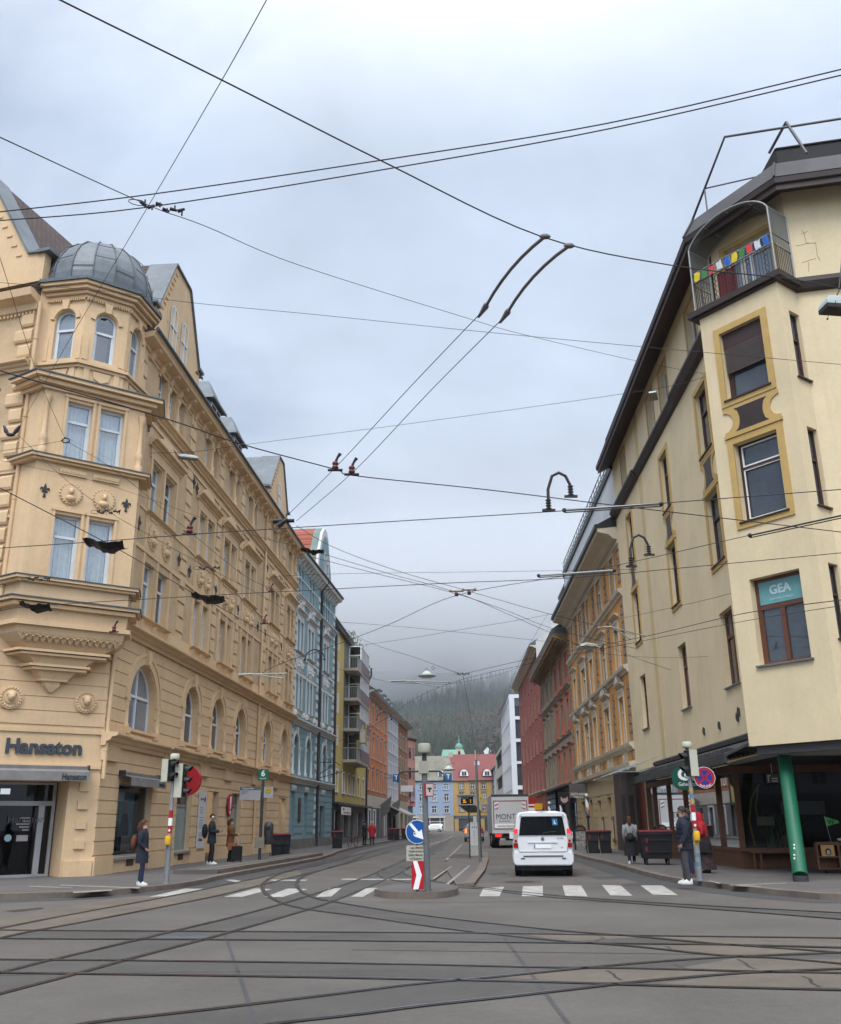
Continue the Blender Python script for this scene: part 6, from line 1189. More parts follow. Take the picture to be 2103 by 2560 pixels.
b = MB(f); b.wall(0, LO, 0, 4.2, gop, 0, .3, 1); b.wall(0, LO, 4.2, 16.6, ops, 0, .16); b.rust(6.4, LO, .6, 3.6, gop, .45, .035, .035, 0, 1); b.box(0, LO, -10, -9.9, 0, 16.6); b.build('wall', [OR_, mat('beige ground floor render', (.40, .30, .17), .9, .12, .6, streak=.2)], HO_)
b = MB(f); b.prof([(0, 4.2), (.3, 4.3), (.34, 4.5), (0, 4.55)], 0, LO)
for v in (5.1, 9.02, 13.08): b.prof([(-.01, v), (.06, v), (.1, v + .12), (.22, v + .2), (.26, v + .36), (-.01, v + .42)], 0, LO)
b.prof([(-.01, 15.95), (.06, 16.0), (.08, 16.15), (-.01, 16.2)], 0, LO); b.prof([(-.01, 16.2), (.25, 16.25), (.5, 16.5), (1.05, 16.62), (1.1, 16.85), (-.01, 16.9)], 0, LO)
for u, w_, k in oc: b.box(u - w_ / 2 - .1, u + w_ / 2 + .1, -.01, .05, 4.6, 5.1); b.tube([(u, .06, 4.68), (u, .09, 4.85), (u, .06, 5.02)], [.03, .1, .03], 6)
b.build('stucco_band', STU, HO_)
b = MB(f)
for u in (.4, 5.2, 10.3, 14.8, 19.2, 24.1):
    for q in range(26):
        v = 4.65 + q * .44
        if any(abs(v + .2 - x) < .42 for x in (5.3, 9.22, 13.28)): continue
        e = .08 if q % 2 else 0; b.box(u - .3 - e, u + .3 + e, -.01, .05, v, v + .34)
b.build('quoin', RUS, HO_)['kind'] = 'stuff'
for a, b_ in rowsO:
    for u, w_, k in oc: window(f, HO_, u, a, w_, b_ - a, STU, GLASS if (u + a) % 3 > 1 else GLASSL, False, 1 if k else 0, .7, .12 if k else .09, d=-.1)
first = {}
for r_, (a, b_) in enumerate(rowsO):
    for q, (u, w_, k) in enumerate(oc):
        kk = (r_, w_, q % 2)
        if kk in first: copy_tree(first[kk], f.w(u, 0, a), HO_); continue
        h = b_ - a; b = MB(f); e = .2; frame_rect(b, -w_ / 2, w_ / 2, 0, h, e, .05); b.box(-w_ / 2 - e - .05, w_ / 2 + e + .05, -.01, .14, -.16, -.05)
        W_ = w_ / 2 + e + .15
        if r_ < 2:
            b.box(-w_ / 2 - .1, w_ / 2 + .1, -.01, .06, h + .2, h + .5); cornice(b, -W_, W_, h + .72, .2, .26)
            for x in (-w_ * .3, 0, w_ * .3): b.lathe(x, .06, [(.03, h + .24), (.07, h + .32), (.03, h + .44)], 6)
        if r_ == 0:
            if q % 2: A = [(W_ * math.cos(PI * t / 10), h + .72 + .5 * math.sin(PI * t / 10)) for t in range(11)]
            else: A = [(W_, h + .72), (0, h + 1.3), (-W_, h + .72)]
            b.plate(A, 0, .24, 1); b.plate([(x * .72, h + .76 + (y - h - .72) * .66) for x, y in A], .24, .25, 0)
        if r_ == 2: b.plate([(W_ * math.cos(PI * t / 8), h + .2 + .25 * math.sin(PI * t / 8)) for t in range(9)], 0, .08)
        first[kk] = b.build('window_surround', [STU, mat('weathered hood', (.17, .15, .13), .9, .2, 1) if 'weathered hood' not in bpy.data.materials else bpy.data.materials['weathered hood']], HO_, (u, 0, a))
b = MB(f); b.prof([(1.1, 16.8), (1.22, 16.82), (1.22, 17.05), (1.0, 17.1), (.05, 17.6), (.05, 16.9)], 0, LO, 0); b.box(0, LO, -.6, .0, 17.2, 20.3, 1); b.box(0, LO, -.7, .1, 20.3, 20.75, 0); b.prof([(-.6, 20.3), (-.8, 22.2), (-8, 22.2), (-8, 18)], 4, LO, 0)
b.build('roof', [BLACK, mat('white attic parapet', (.55, .58, .60), .6, .1, .5)], HO_)
b = MB(f)
for d, v in ((.0, 21.5), (.0, 21.1)): b.tube([(0, d, v), (LO, d, v)], .03, 5)
for q in range(26): u = q * .98; b.tube([(u, 0, 20.7), (u, 0, 21.5)], .025, 4)
for u in (3.4, 4.4): b.tube([(u, -.7, 20.7), (u, -.7, 23.4), (u, -2, 23.4)], .04, 5)
b.box(3, 5, -2.6, -.9, 22, 23.6); b.build('roof_rail', [STEELD], HO_)
b = MB(f); b.box(0, 6.5, 0, .12, .13, 3.9); b.box(.6, 2.0, .12, .13, .2, 2.9, 1); b.box(3.2, 4.2, .12, .13, .2, 3.0, 1); b.box(1.9, 2.4, .121, .14, 1.1, 1.5, 2); b.build('entrance_panel', [CORT, DARK, TXW], HO_); b = MB(f); text('360', f, 4.2, .135, 3.5, .5, mat('faint panel lettering', (.11, .08, .07), .5, 0), HO_)
b = MB(f)
for o in gop: b.box(o[0] - o[1] / 2, o[0] + o[1] / 2, -.28, -.24, o[2], o[3])
b.build('shop_window', GLASS, HO_)
for u in (8.0, 11.8): b = MB(f); b.box(u - .3, u + .3, .04, .1, .5, 1.9); b.box(u - .22, u + .22, .1, .11, .7, 1.7, 1); b.build('menu_case', [WOOD, mat('case paper', (.4, .4, .38), .7, .2, 5)], HO_)
b = MB(f.sub(18, 0)); b.box(-.05, .05, .1, 1.3, 3.2, 4.1); sg = b.build('shop_sign', mat('brown sign plate', (.10, .085, .08), .7, .1, 2)); tag(sg, 'brown projecting sign with two lines of white capitals beside the amber house', 'sign')
for t_, v, s_ in (('GRETA KAHN', 3.42, .24), ('URBAN CUTS', 3.24, .15)):
    g_ = Fr(0, 0, 0, 'r'); g_.o = f.w(18, .7) ; g_.d = f.n; g_.n = -f.d; text(t_, g_, 0, .06, v, s_, TXW, sg, sx=.72)
def barber(u, d, z0, z1, lab, col_):
    r = empty('barber_pole', f.w(u, d), lab, 'barber pole'); b = MB(f.sub(u, d)); n = 14
    b.lathe(0, 0, [(.06, .13), (.06, z0 - .12), (.13, z0 - .1), (.13, z0)], 10); b.lathe(0, 0, [(.13, z1), (.13, z1 + .08), (.05, z1 + .1)], 10); b.build('post', STEELD, r)
    b = MB(f.sub(u, d))
    for i in range(12):
        for q in range(n): A = lambda i, q: (.11 * math.cos(2 * PI * q / n), .11 * math.sin(2 * PI * q / n), z0 + (z1 - z0) * i / 12); b.poly([A(i, q), A(i, q + 1), A(i + 1, q + 1), A(i + 1, q)], ((i * 14 // 12 + q) % n) // 4 % 3, True)
    b.build('striped_tube', [TXW, BLUE, col_], r); b = MB(f.sub(u, d)); b.ball((0, 0, z1 + .2), .12, 10); b.build('globe', WHITE, r)
barber(16.4, .35, 2.0, 3.1, 'barber pole with blue and orange stripes under the brown projecting sign', mat('orange stripe', (.5, .2, .08), .5, 0)); barber(27.5, .9, 1.9, 2.9, 'white and blue barber pole, right one of the pair behind the van', BLUE); barber(30.5, 1.5, 1.9, 2.9, 'white and blue barber pole, left one of the pair behind the van', BLUE)
# ---- brick house, two halves
fb = Rr.sub(42.5); LB_ = 24.
BRK = brickmat('yellow brown brick', (.35, .26, .165), (.28, .20, .125), (.14, .11, .085), tuple(Rr.d), .3, .1); REDT = mat('red window stucco', (.47, .14, .085), .85, .12, .8); GRT = mat('grey brown stucco', (.30, .25, .185), .9, .15, .8)
HBk = empty('brick_house', fb.w(0), 'yellow brown brick house with red window stucco and a deep bracketed cornice', 'building')
rb = [(4.95, 7.0), (8.8, 10.9), (12.5, 14.55)]; cr = [1.9, 6.0, 10.1]; cg = [14.2, 18, 21.8]
b = MB(fb); b.wall(0, LB_, 0, 4.5, [(3, 4, .2, 3.1, False), (10, 4, .2, 3.1, False), (17, 4, .2, 3.1, False)], 0, .3, 1); b.wall(0, LB_, 4.5, 15.2, [(u, 1.25, a, c_, False) for a, c_ in rb for u in cr + cg], 0, .2); b.box(0, LB_, -10, -9.9, 0, 15.2); b.build('wall', [BRK, mat('dark shop wall', (.06, .055, .055), .8, .2, 1)], HBk)
for k, (a, c_) in enumerate(rb):
    for u in cr + cg: window(fb, HBk, u, a, 1.25, c_ - a, RBF if u in cr else WHITEF, GLASS, False, 1, .68, .08, d=-.15)
for lst, m_ in ((cr, REDT), (cg, GRT)):
    first = None
    for a, c_ in rb:
        for u in lst:
            if first is None:
                b = MB(fb); frame_rect(b, -.63, .63, 0, 2.1, .26, .07); cornice(b, -1.05, 1.05, 2.62, .2, .22); b.box(-1, 1, -.01, .2, -.4, -.22); first = b.build('window_surround', m_, HBk, (u, 0, a))
            else: copy_tree(first, fb.w(u, 0, a), HBk)
b = MB(fb); b.box(0, LB_, -.01, .1, 4.5, 4.8); cornice(b, 0, LB_, 12.0, .3, .24); cornice(b, 0, LB_, 8.3, .3, .2); b.box(0, LB_, -.01, .06, 7.35, 8.0)
for q in range(16): b.box(.4 + q * 1.5, 1.3 + q * 1.5, .06, .1, 7.45, 7.9)
b.build('stucco_band', GRT, HBk)
b = MB(fb); b.prof([(-.01, 14.9), (.15, 14.95), (.2, 15.15), (1.15, 15.5), (1.2, 15.8), (-.01, 15.85)], 0, LB_)
for q in range(48):
    for j in range(4): b.box(.1 + q * .5, .32 + q * .5, .2 + j * .24, .32 + j * .24, 15.0 + j * .09, 15.24 + j * .09)
b.build('cornice', mat('ochre bracket cornice', (.25, .165, .08), .85, .3, 3), HBk)
b = MB(fb); b.prof([(1.2, 15.8), (1.25, 16.1), (-3, 19.0), (-10, 19), (-10, 15)], 0, LB_, 0); b.box(1.0, LB_ - 8, -4, -1.5, 15.9, 22.2, 1); b.box(.8, LB_ - 7.8, -4.1, -1.3, 22.2, 22.45, 0)
for u in (3, 6, 9.5, 13): b.box(u, u + .9, -1.5, -1.47, 19.4, 21.4, 2)
b.build('roof', [ZINCD, mat('orange red attic render', (.52, .17, .08), .9, .12, .6), GLASS], HBk)
b = MB(fb); b.prof([(0, 4.4), (.9, 4.2), (.9, 4.36), (0, 4.5)], 0, LB_); b.build('shop_canopy', GRYM, HBk); b = MB(fb)
for u in (3, 10, 17): b.box(u - 2, u + 2, -.28, -.22, .2, 3.1)
b.build('shop_window', GLASS, HBk)
b = MB(fb); b.box(12.6, 19.5, .3, .4, 2.5, 4.1); o = b.build('shop_banner', [brickmat('blue mural print', (.22, .36, .50), (.42, .50, .56), (.06, .08, .11), tuple(Rr.d), .7, .45, off=.3, msize=.05)]); tag(o, 'pale blue patterned panel above the shops of the brick house', 'sign')
b = MB(fb); b.box(2.0, 5.0, .25, .3, 3.2, 4.2); o = b.build('shop_banner', mat('maroon panel', (.20, .055, .065), .7, .1, 2)); tag(o, 'maroon shop panel on the dark front of the brick house', 'sign')
b = MB(fb); b.box(-.07, .07, .5, 1.4, 2.85, 3.75); b.tube([(0, .02, 3.5), (0, .6, 3.5)], .025, 5); o = b.build('hanging_sign', BLACK); tag(o, 'square black hanging sign with a pink face like blot', 'sign'); g_ = Fr(0, 0, 0, 'r'); g_.o = fb.w(0, .95); g_.d = fb.n; g_.n = -fb.d; b = MB(g_); b.plate([(-.25, 3.45), (-.28, 3.15), (-.1, 3.0), (.12, 3.0), (.28, 3.2), (.25, 3.45), (.1, 3.3), (-.08, 3.32)], .07, .085); b.build('emblem', mat('pink blot', (.45, .3, .3), .6, .3, 9), o)
# ---- dark red house
fd = Rr.sub(67); DRD = mat('dark red plaster', (.29, .080, .057), .9, .14, .4, streak=.2, dirt=(.14, .04, .03))
HD = front('dark_red_house', 'dark red house with rows of small white windows beyond the brick house', fd, 33, 19.3, 11, DRD, [(4.9, 6.9), (8.7, 10.7), (12.5, 14.5), (16.3, 18.2)], [2.8, 7.3, 11.7, 16, 22, 28.4], None, 4.5, .14, 1.1, fm=WHITE, surround=(mat('pale red trim', (.36, .2, .16), .85, .1, 1), 'plain'), gfm=mat('brick red ground floor', (.30, .085, .04), .9, .15, .5), gops=[(5, 4, .3, 3, False), (14, 4, .3, 3, False), (24, 5, .3, 3, False)], roof=ZINCD, cor=(STU, .45), eave=.95)
b = MB(fd); cornice(b, 0, 33, 4.75, .35, .3); b.build('stucco_band', STU, HD); b = MB(fd); [b.box(u - 2, u + 2, -.27, -.22, .3, 3) for u in (5, 14, 24)]; b.build('shop_window', GLASS, HD)
b = MB(fd); b.plate([(0, 15.5), (0, 15.5)], 0, 0) if False else b.faces([(-.03, .3, 15.9), (-.03, .3, 19.7), (-.03, -2.5, 22.6), (-.03, -9, 22.6), (-.03, -9, 15)], [(0, 1, 2, 3, 4)]); b.build('fire_wall', mat('white fire wall', (.50, .50, .47), .9, .15, .4, streak=.4), HD)
for k, (u, v, c_, lab) in enumerate(((8, 3.3, RED, 'red shop sign with white stripes beyond the van'), (1.5, 3.2, YELLOW, 'small yellow shop flag sign beyond the van'))):
    b = MB(fd.sub(u, 0)); b.box(-.06, .06, .3, 2.6 if k == 0 else 1.1, v - (.7 if k == 0 else .35), v + (.9 if k == 0 else .25)); o = b.build('shop_sign', c_); tag(o, lab, 'sign')
    if k == 0: b = MB(fd.sub(u, 0)); b.box(-.075, -.06, .5, 2.4, v - .5, v - .15); b.box(-.075, -.06, .5, 1.4, v + .05, v + .2); b.build('lettering', TXW, o)
# ---- white modern block, beige block
MW = mat('white facade panel', (.60, .61, .63), .6, .06, .3); MG = mat('dark louvre', (.035, .038, .042), .5, .2, 1); BGC = mat('beige concrete', (.40, .37, .32), .85, .1, .4)
fm_ = Rr.sub(123); HM = empty('office_block', fm_.w(0), 'white modern office block with dark tall windows behind the dark red house', 'building')
b = MB(fm_); rows_ = [(17.9, 20.7), (14.3, 17.2), (10.7, 13.7), (7.1, 10.2), (3.5, 6.6)]; cols_ = [1.6 + 2.45 * k for k in range(11)]
b.wall(0, 28, 0, 21.4, [(u, 1.9, a, c_, False) for a, c_ in rows_ for u in cols_], 0, .14); fe = Fr(*(fm_.w(0).xy), 90, 'r')
b.build('street_wall', MW, HM); b = MB(fe); ew = [(2.3, 2.9, 17.9, 20.8, False), (2.3, 2.9, 14.4, 17.4, False), (2.3, 2.9, 10.9, 13.9, False), (2.3, 2.9, 7.2, 10.5, False), (2.3, 2.9, 3.4, 6.6, False), (8, 2.9, 7.2, 20.8, False)]
b.wall(0, 14, 0, 21.4, ew, 0, .3); b.poly([(0, -.0, 21.4), (14, 0, 21.4), (14, -28, 21.4), (0, -28, 21.4)]); b.build('end_wall', MW, HM)
for a, c_ in rows_:
    for u in cols_: window(fm_, HM, u, a, 1.9, c_ - a, MG, GLASS, False, 0, 0, .1, d=-.1)
for o in ew: window(fe, HM, o[0], o[2], o[1], o[3] - o[2], MG, GLASS, False, 1, 0, .1, d=-.25)
b = MB(fe); b.box(2, 9, -9, -3, 21.4, 24.0); b.build('roof_plant_room', MG, HM)
b = MB(fe.sub(1.2, -1.0))
for _ in range(120): p = V((rnd.gauss(0, .35), rnd.gauss(0, .3), 22.6 + rnd.gauss(0, .45))); b.poly([tuple(p + V((rnd.uniform(-.2, .2), rnd.uniform(-.2, .2), rnd.uniform(-.2, .2)))) for _ in range(3)])
b.tube([(0, 0, 21.4), (0, 0, 22.4)], .05, 5); o = b.build('potted_shrub', LEAFY); tag(o, 'dark round shrub standing on the white office roof', 'plant')
fg = Rr.sub(152); HK = empty('beige_block', fg.w(0), 'low beige block with dark ribbon windows left of the white office', 'building')
b = MB(fg); rib = [(15, 26, 3.6, 6.2, False), (15, 26, 8.0, 10.4, False), (15, 26, 12.2, 15.0, False)]; b.wall(0, 30, 0, 15.6, rib, 0, .4); b.poly([(0, 0, 15.6), (30, 0, 15.6), (30, -12, 15.6), (0, -12, 15.6)]); b.poly([(0, 0, 0), (0, -12, 0), (0, -12, 15.6), (0, 0, 15.6)]); b.build('wall', BGC, HK)
for o in rib: window(fg, HK, o[0], o[2], o[1], o[3] - o[2], MG, GLASS, False, 9, 0, .1, d=-.35)
fh = Rr.sub(183); HH = front('pale_house', 'pale bluish white house at the far right end before the golden house', fh, 16, 13.2, 10, mat('bluish white plaster', (.46, .49, .54), .9, .08, .4), [(5, 6.8), (8, 9.8), (10.8, 12.4)], [2, 5, 8, 11, 14], None, 4.4, .12, 1.2, fm=MG, roof=ZINC, gfm=BGC)
# ================================================================ unseen houses added behind the viewer for the windows to reflect
for x0, ln_, H_, lab, m_ in ((-34, 33, 12.5, 'added cream house across the junction, seen only in window reflections', CREAM), (-.5, 34, 13.5, 'added grey house across the junction, seen only in window reflections', GY)):
    fr_ = Fr(x0 + ln_, -24, 270, 'r'); front('reflected_house', lab, fr_, ln_, H_, 10, m_, [(4.4, 6.4), (8, 10)], [2.5 + 4 * k for k in range(8)], None, 3.8, .2, 1.3, gfm=GREYB, roof=TILE, cor=(CREAM, .4))
# ================================================================ street furniture
CREAMP = mat('cream plastic', (.47, .46, .36), .5, .08, 3); POLE = mat('grey painted pole', (.13, .138, .145), .5, .18, 3, metal=.2); LID = mat('red bin lid', (.17, .012, .022), .45, .12, 4); BIN = mat('black bin plastic', (.014, .014, .016), .5, .25, 5)
LENS = mat('dark signal lens', (.02, .015, .015), .15, .2, 6)
def signal_head(r, x, y, z0, n, rz, lens=.3):
    f = rotf(x, y, rz); f.n = -f.n; h = n * lens
    b = MB(f); b.box(-.14, .14, -.14, .06, z0, z0 + h); b.box(-.15, .15, -.16, -.14, z0 - .01, z0 + h + .01)
    for k in range(1, n): b.box(-.145, .145, -.145, .0, z0 + k * lens - .006, z0 + k * lens + .006)
    hd = b.build('signal_head', CREAMP, r); b = MB(f); b.box(-.135, .135, .06, .085, z0 + .01, z0 + h - .01)
    for k in range(n):
        c = z0 + (k + .5) * lens; m = 12
        for q in range(m):
            a0, a1 = -.3 + (PI + .6) * q / m, -.3 + (PI + .6) * (q + 1) / m
            l = .22; b.poly([(.105 * math.cos(a0), .085, c + .105 * math.sin(a0)), (.105 * math.cos(a1), .085, c + .105 * math.sin(a1)), (.095 * math.cos(a1), .085 + l * (.55 + .45 * max(0, math.sin(a1))), c + .1 * math.sin(a1) - .015), (.095 * math.cos(a0), .085 + l * (.55 + .45 * max(0, math.sin(a0))), c + .1 * math.sin(a0) - .015)], 0, True)
    b.build('visor', BLACK, hd); b = MB(f); [b.disc(0, .09, z0 + (k + .5) * lens, .09, .004, 14) for k in range(n)]; b.build('lens', LENS, hd)
def signal_pole(px_, py_, ztop, lab, tilt=0):
    p = gnd(px_, py_, .13); r = empty('traffic_signal', p, lab, 'traffic light'); b = MB(); b.tube([(p.x, p.y, .13), (p.x, p.y, 1.3)], .075, 12, 0); b.tube([(p.x, p.y, 1.3), (p.x, p.y, ztop)], .055, 12, 0); b.tube([(p.x, p.y, .13), (p.x, p.y, .17)], .1, 12, 0)
    b.build('pole', STEEL, r); b = MB()
    for z, c in ((1.42, 0), (1.62, 1), (1.82, 0)): b.tube([(p.x, p.y, z), (p.x, p.y, z + .2)], .058, 12, c)
    b.disc(p.x, p.y - .059, 1.5, .04, .002, 4, 1); b.build('band', [RED, TXW], r)
    b = MB(); b.box(p.x - .06, p.x + .06, p.y - .17, p.y - .06, 1.12, 1.36); b.lathe(p.x, p.y - .12, [(.075, 1.14), (.085, 1.2), (.085, 1.3), (.07, 1.36)], 12); b.build('push_button', YELLOW, r)
    b = MB(); b.lathe(p.x, p.y, [(.05, ztop), (.05, ztop + .06)], 10, 1); b.lathe(p.x, p.y, [(.0, ztop + .06), (.12, ztop + .06), (.13, ztop + .1), (.13, ztop + .2), (.1, ztop + .22), (0, ztop + .22)], 12); b.build('detector_cap', [CREAMP, STEELD], r); return r, p
r, p = signal_pole(415, 2210, 3.32, 'traffic light on a banded pole at the left pavement edge, with push button')
signal_head(r, p.x - .10, p.y - .1, 2.78, 2, R(62)); signal_head(r, p.x + .24, p.y + .02, 2.36, 3, R(80))
r, p = signal_pole(1750, 2203, 3.42, 'traffic light on a stickered banded pole at the right pavement edge')
signal_head(r, p.x + .02, p.y - .06, 2.74, 2, R(-78), .34)
b = MB()
for z, c in ((2.35, 0), (2.2, 1), (2.05, 0), (.72, 1), (.5, 1), (1.0, 0)): b.lathe(p.x, p.y, [(.0575 if z > 1.3 else .0765, z), (.0575 if z > 1.3 else .0765, z + .09)], 10, c, True, -PI * .95, -PI * .2)
b.build('sticker', [mat('ochre sticker', (.45, .3, .08), .6, .3, 12), mat('blue sticker', (.10, .22, .30), .6, .4, 14)], r)
# no stopping sign on that pole
c = at(1762, 1944, p.y - .16); f = rotf(c.x, c.y, R(-6)); f.n = -f.n
sg = empty('no_stopping_sign', f.o + V((0, 0, c.z)), 'round blue no stopping sign with red cross clamped to the right signal pole', 'sign')
b = MB(f); b.disc(0, 0, c.z, .275, .012, 36, 0); b.build('disc', WHITE, sg); b = MB(f); b.disc(0, .003, c.z, .264, .003, 36, 0); b.disc(0, .006, c.z, .19, .003, 36, 1)
for a in (PI / 4, -PI / 4): u, v = math.cos(a), math.sin(a); n_ = (-v * .028, u * .028); b.plate([(u * .2 * s1_ + n_[0] * s2_, c.z + v * .2 * s1_ + n_[1] * s2_) for s1_, s2_ in ((-1, -1), (1, -1), (1, 1), (-1, 1))], .006, .0085, 0)
b.build('sign_face', [mat('sign red', (.33, .012, .03), .4, .05, 2), mat('sign blue', (.012, .03, .22), .4, .05, 2)], sg)
for k, ch in enumerate('ANFANG'):
    a = -PI / 2 + (k - 2.5) * .24; text(ch, f, .228 * math.cos(a) * (1 if f.d.x * 1 > 0 else -1), .007, c.z + .228 * math.sin(a), .075, TXW, sg, ext=.001)
b = MB(f); b.box(-.5, .0, -.05, -.02, c.z - .02, c.z + .02); b.build('clamp', STEEL, sg)
# tram stop flag 6
p = gnd(648, 2157, .15); sp_r = empty('tram_stop_pole', p, 'tram stop pole with green number 6 flag and grey panels on the left platform', 'stop sign')
f = rotf(p.x, p.y, R(-4)); f.n = -f.n; x0 = at(658, 1949, p.y).x - p.x
b = MB(); b.tube([tuple(p), (p.x + .03, p.y, 3.4)], .06, 10); b.build('pole', STEELD, sp_r)
b = MB(f); b.box(-.2, .24, -.03, .03, 3.4, 3.86); o = b.build('number_flag', mat('tram green', (.012, .12, .07), .4, .05, 2), sp_r); text('6', f, .02, .034, 3.68, .34, TXW, o, off=.008); text('Mariahilf', f, .02, .034, 3.48, .08, TXW, o)
b = MB(f); b.frame = 0; b.box(-.95, -.06, -.02, .02, 2.62, 3.15, 0); b.box(-.95, -.06, .02, .025, 3.02, 3.15, 1); b.box(.08, .47, -.02, .02, 2.7, 3.15, 0); b.disc(.27, .03, 3.0, .125, .01, 20, 2); b.disc(.27, .034, 3.0, .095, .004, 20, 3); b.box(-.88, -.6, .02, .024, 2.94, 2.96, 1); b.box(-.88, -.7, .02, .024, 2.88, 2.9, 1); o = b.build('name_panel', [mat('pale grey panel', (.33, .33, .34), .5, .06, 2), mat('slate strip', (.09, .1, .11), .5, .1, 2), mat('olive ring', (.25, .21, .02), .5, 0), mat('yellow disc', (.55, .42, .04), .5, 0)], sp_r); text('Bürgerstraße', f, -.6, .03, 3.085, .09, TXW, o, ext=.001); text('H', f, .27, .038, 3.0, .14, INK, o, ext=.001, off=.004)
b = MB(f); b.box(-.2, .2, .05, .12, .72, 1.15); b.build('timetable_box', mat('beige case', (.22, .20, .16), .6, .15, 4), sp_r)
f2_ = rotf(p.x + .28, p.y + .25, 0); lb = empty('litter_bin', (p.x + .28, p.y + .25, .26), 'dark rounded litter bin hung beside the tram stop pole', 'litter bin'); b = MB(); b.lathe(p.x + .3, p.y + .25, [(.17, .85), (.2, .9), (.2, 1.5), (.19, 1.62), (.14, 1.72), (.05, 1.76), (0, 1.76)], 16); b.build('body', STEELD, lb); b = MB(); b.box(p.x + .2, p.x + .4, p.y + .03, p.y + .06, 1.42, 1.55); b.build('slot', BLACK, lb)
# wheeled bins
def wheelie(x, y, rz, lab, grp=None, s=1.):
    f = rotf(x, y, rz); r = empty('wheelie_bin', (x, y, .13), lab, 'bin', grp)
    b = MB(f); b.faces([(-.24 * s, -.3, .2), (.24 * s, -.3, .2), (.24 * s, .22, .2), (-.24 * s, .22, .2), (-.29 * s, -.37, 1.12), (.29 * s, -.37, 1.12), (.29 * s, .34, 1.12), (-.29 * s, .34, 1.12)], [(0, 1, 2, 3), (0, 1, 5, 4), (1, 2, 6, 5), (2, 3, 7, 6), (3, 0, 4, 7)]); b.box(-.31 * s, .31 * s, -.39, .36, 1.08, 1.14); b.box(-.2, .2, -.38, -.3, .7, .95); b.box(-.24 * s, .24 * s, -.28, -.2, .13, .2); b.build('body', BIN, r)
    b = MB(f); b.prof([(-.42, 1.145), (-.42, 1.18), (-.2, 1.22), (.3, 1.22), (.38, 1.18), (.38, 1.145)], -.315 * s, .315 * s); b.tube([(-.2, .44, 1.14), (.2, .44, 1.14)], .02, 6); b.build('lid', LID, r)
    for sx in (-1, 1): b = MB(f); b.fr = f; b.tube([(sx * .27, .26, .225), (sx * .32, .26, .225)], .095, 14); b.build('wheel', BLACK, r)
    b = MB(f); b.box(-.22, -.13, -.39, -.375, .8, 1.0); b.build('sticker', LID, r)
for (a, c_), lab in zip(((gnd(690, 2143, .13).xy, 0), (gnd(712, 2142, .13).xy, 0)), ('black wheelie bin with red lid by the ochre house end, nearer of the pair', 'black wheelie bin with red lid by the ochre house end, farther of the pair')): wheelie(a[0], a[1], R(8), lab, 'wheelie bins by the ochre house', .92)
a = gnd(843, 2121, .13); wheelie(a.x, a.y, R(5), 'black wheelie bin with red lid in front of the blue house door corner', None, 1.25)
for (x_, y_), lab in (((977, 2099), 'far red lidded bin under the grey awning, left one'), ((992, 2099), 'far red lidded bin under the grey awning, right one'), ((1011, 2098), 'far red lidded bin in front of the brown house')): a = gnd(x_, y_ + 1, .13); wheelie(a.x, a.y, 0, lab, 'far bins on the left pavement', 1.)
for dx_, lab in ((0, 'black wheelie bin with red lid beside the rust panel, left one'), (.62, 'black wheelie bin with red lid beside the rust panel, right one')): a = gnd(1484, 2133, .13); wheelie(a.x + dx_, a.y, R(-6), lab, 'wheelie bins by the amber house', 1)
a = gnd(1651, 2163, .13); f = rotf(a.x, a.y + .5, R(-6)); f.d = f.d * .84; r = empty('waste_container', (a.x, a.y + .5, .13), 'large black four wheeled waste container with red lid by the shop plinth', 'bin')
b = MB(f); b.faces([(-.58, -.42, .34), (.58, -.42, .34), (.58, .42, .34), (-.58, .42, .34), (-.66, -.53, 1.2), (.66, -.53, 1.2), (.66, .53, 1.2), (-.66, .53, 1.2)], [(0, 1, 2, 3), (0, 1, 5, 4), (1, 2, 6, 5), (2, 3, 7, 6), (3, 0, 4, 7)]); b.box(-.69, .69, -.56, .56, 1.16, 1.24); b.box(-.5, .5, -.5, -.44, .55, .6); b.box(-.5, .5, -.53, -.47, .95, 1.0); b.build('body', BIN, r)
b = MB(f); b.prof([(-.58, 1.245), (-.58, 1.27), (-.3, 1.31), (.3, 1.31), (.58, 1.27), (.58, 1.245)], -.7, .7); b.build('lid', LID, r)
for sx in (-1, 1):
    for sy in (-1, 1): b = MB(f); b.tube([(sx * .45 - .025, sy * .32, .23), (sx * .45 + .025, sy * .32, .23)], .1, 12); b.box(sx * .45 - .05, sx * .45 + .05, sy * .32 - .04, sy * .32 + .04, .22, .36); b.build('castor', BLACK, r)
b = MB(f); b.box(-.46, -.38, -.545, -.53, .88, 1.04); b.box(-.5, -.4, -.49, -.475, .55, .75); b.build('sticker', LID, r)
# traffic island with keep-right sign
I0 = [gnd(*q) for q in ((936, 2240), (960, 2247), (1045, 2250), (1120, 2246), (1153, 2236), (1130, 2226), (1060, 2222), (985, 2226))]
L_ = smooth([(q.x, q.y) for q in I0] + [(I0[0].x, I0[0].y)], 2)[:-1]; b = MB(); b.hplate(L_, -.05, .15, 0, 1); tag(b.build('island_kerb', [KERB, PAVE]), kind='structure')
p = gnd(1044, 2229, .15); f = rotf(p.x, p.y, 0); f.n = -f.n; kr = empty('keep_right_sign', p, 'round blue sign with white arrow down right, text plate and red white chevron board', 'sign')
b = MB(); b.tube([tuple(p), (p.x, p.y, 1.66)], .032, 10); b.build('post', STEELD, kr)
zc_ = at(1042.5, 2079.5, p.y).z; b = MB(f); b.disc(0, .06, zc_, .262, .014, 40); b.build('disc', WHITE, kr); b = MB(f); b.disc(0, .064, zc_, .248, .004, 40); b.build('sign_face', BLUE, kr)
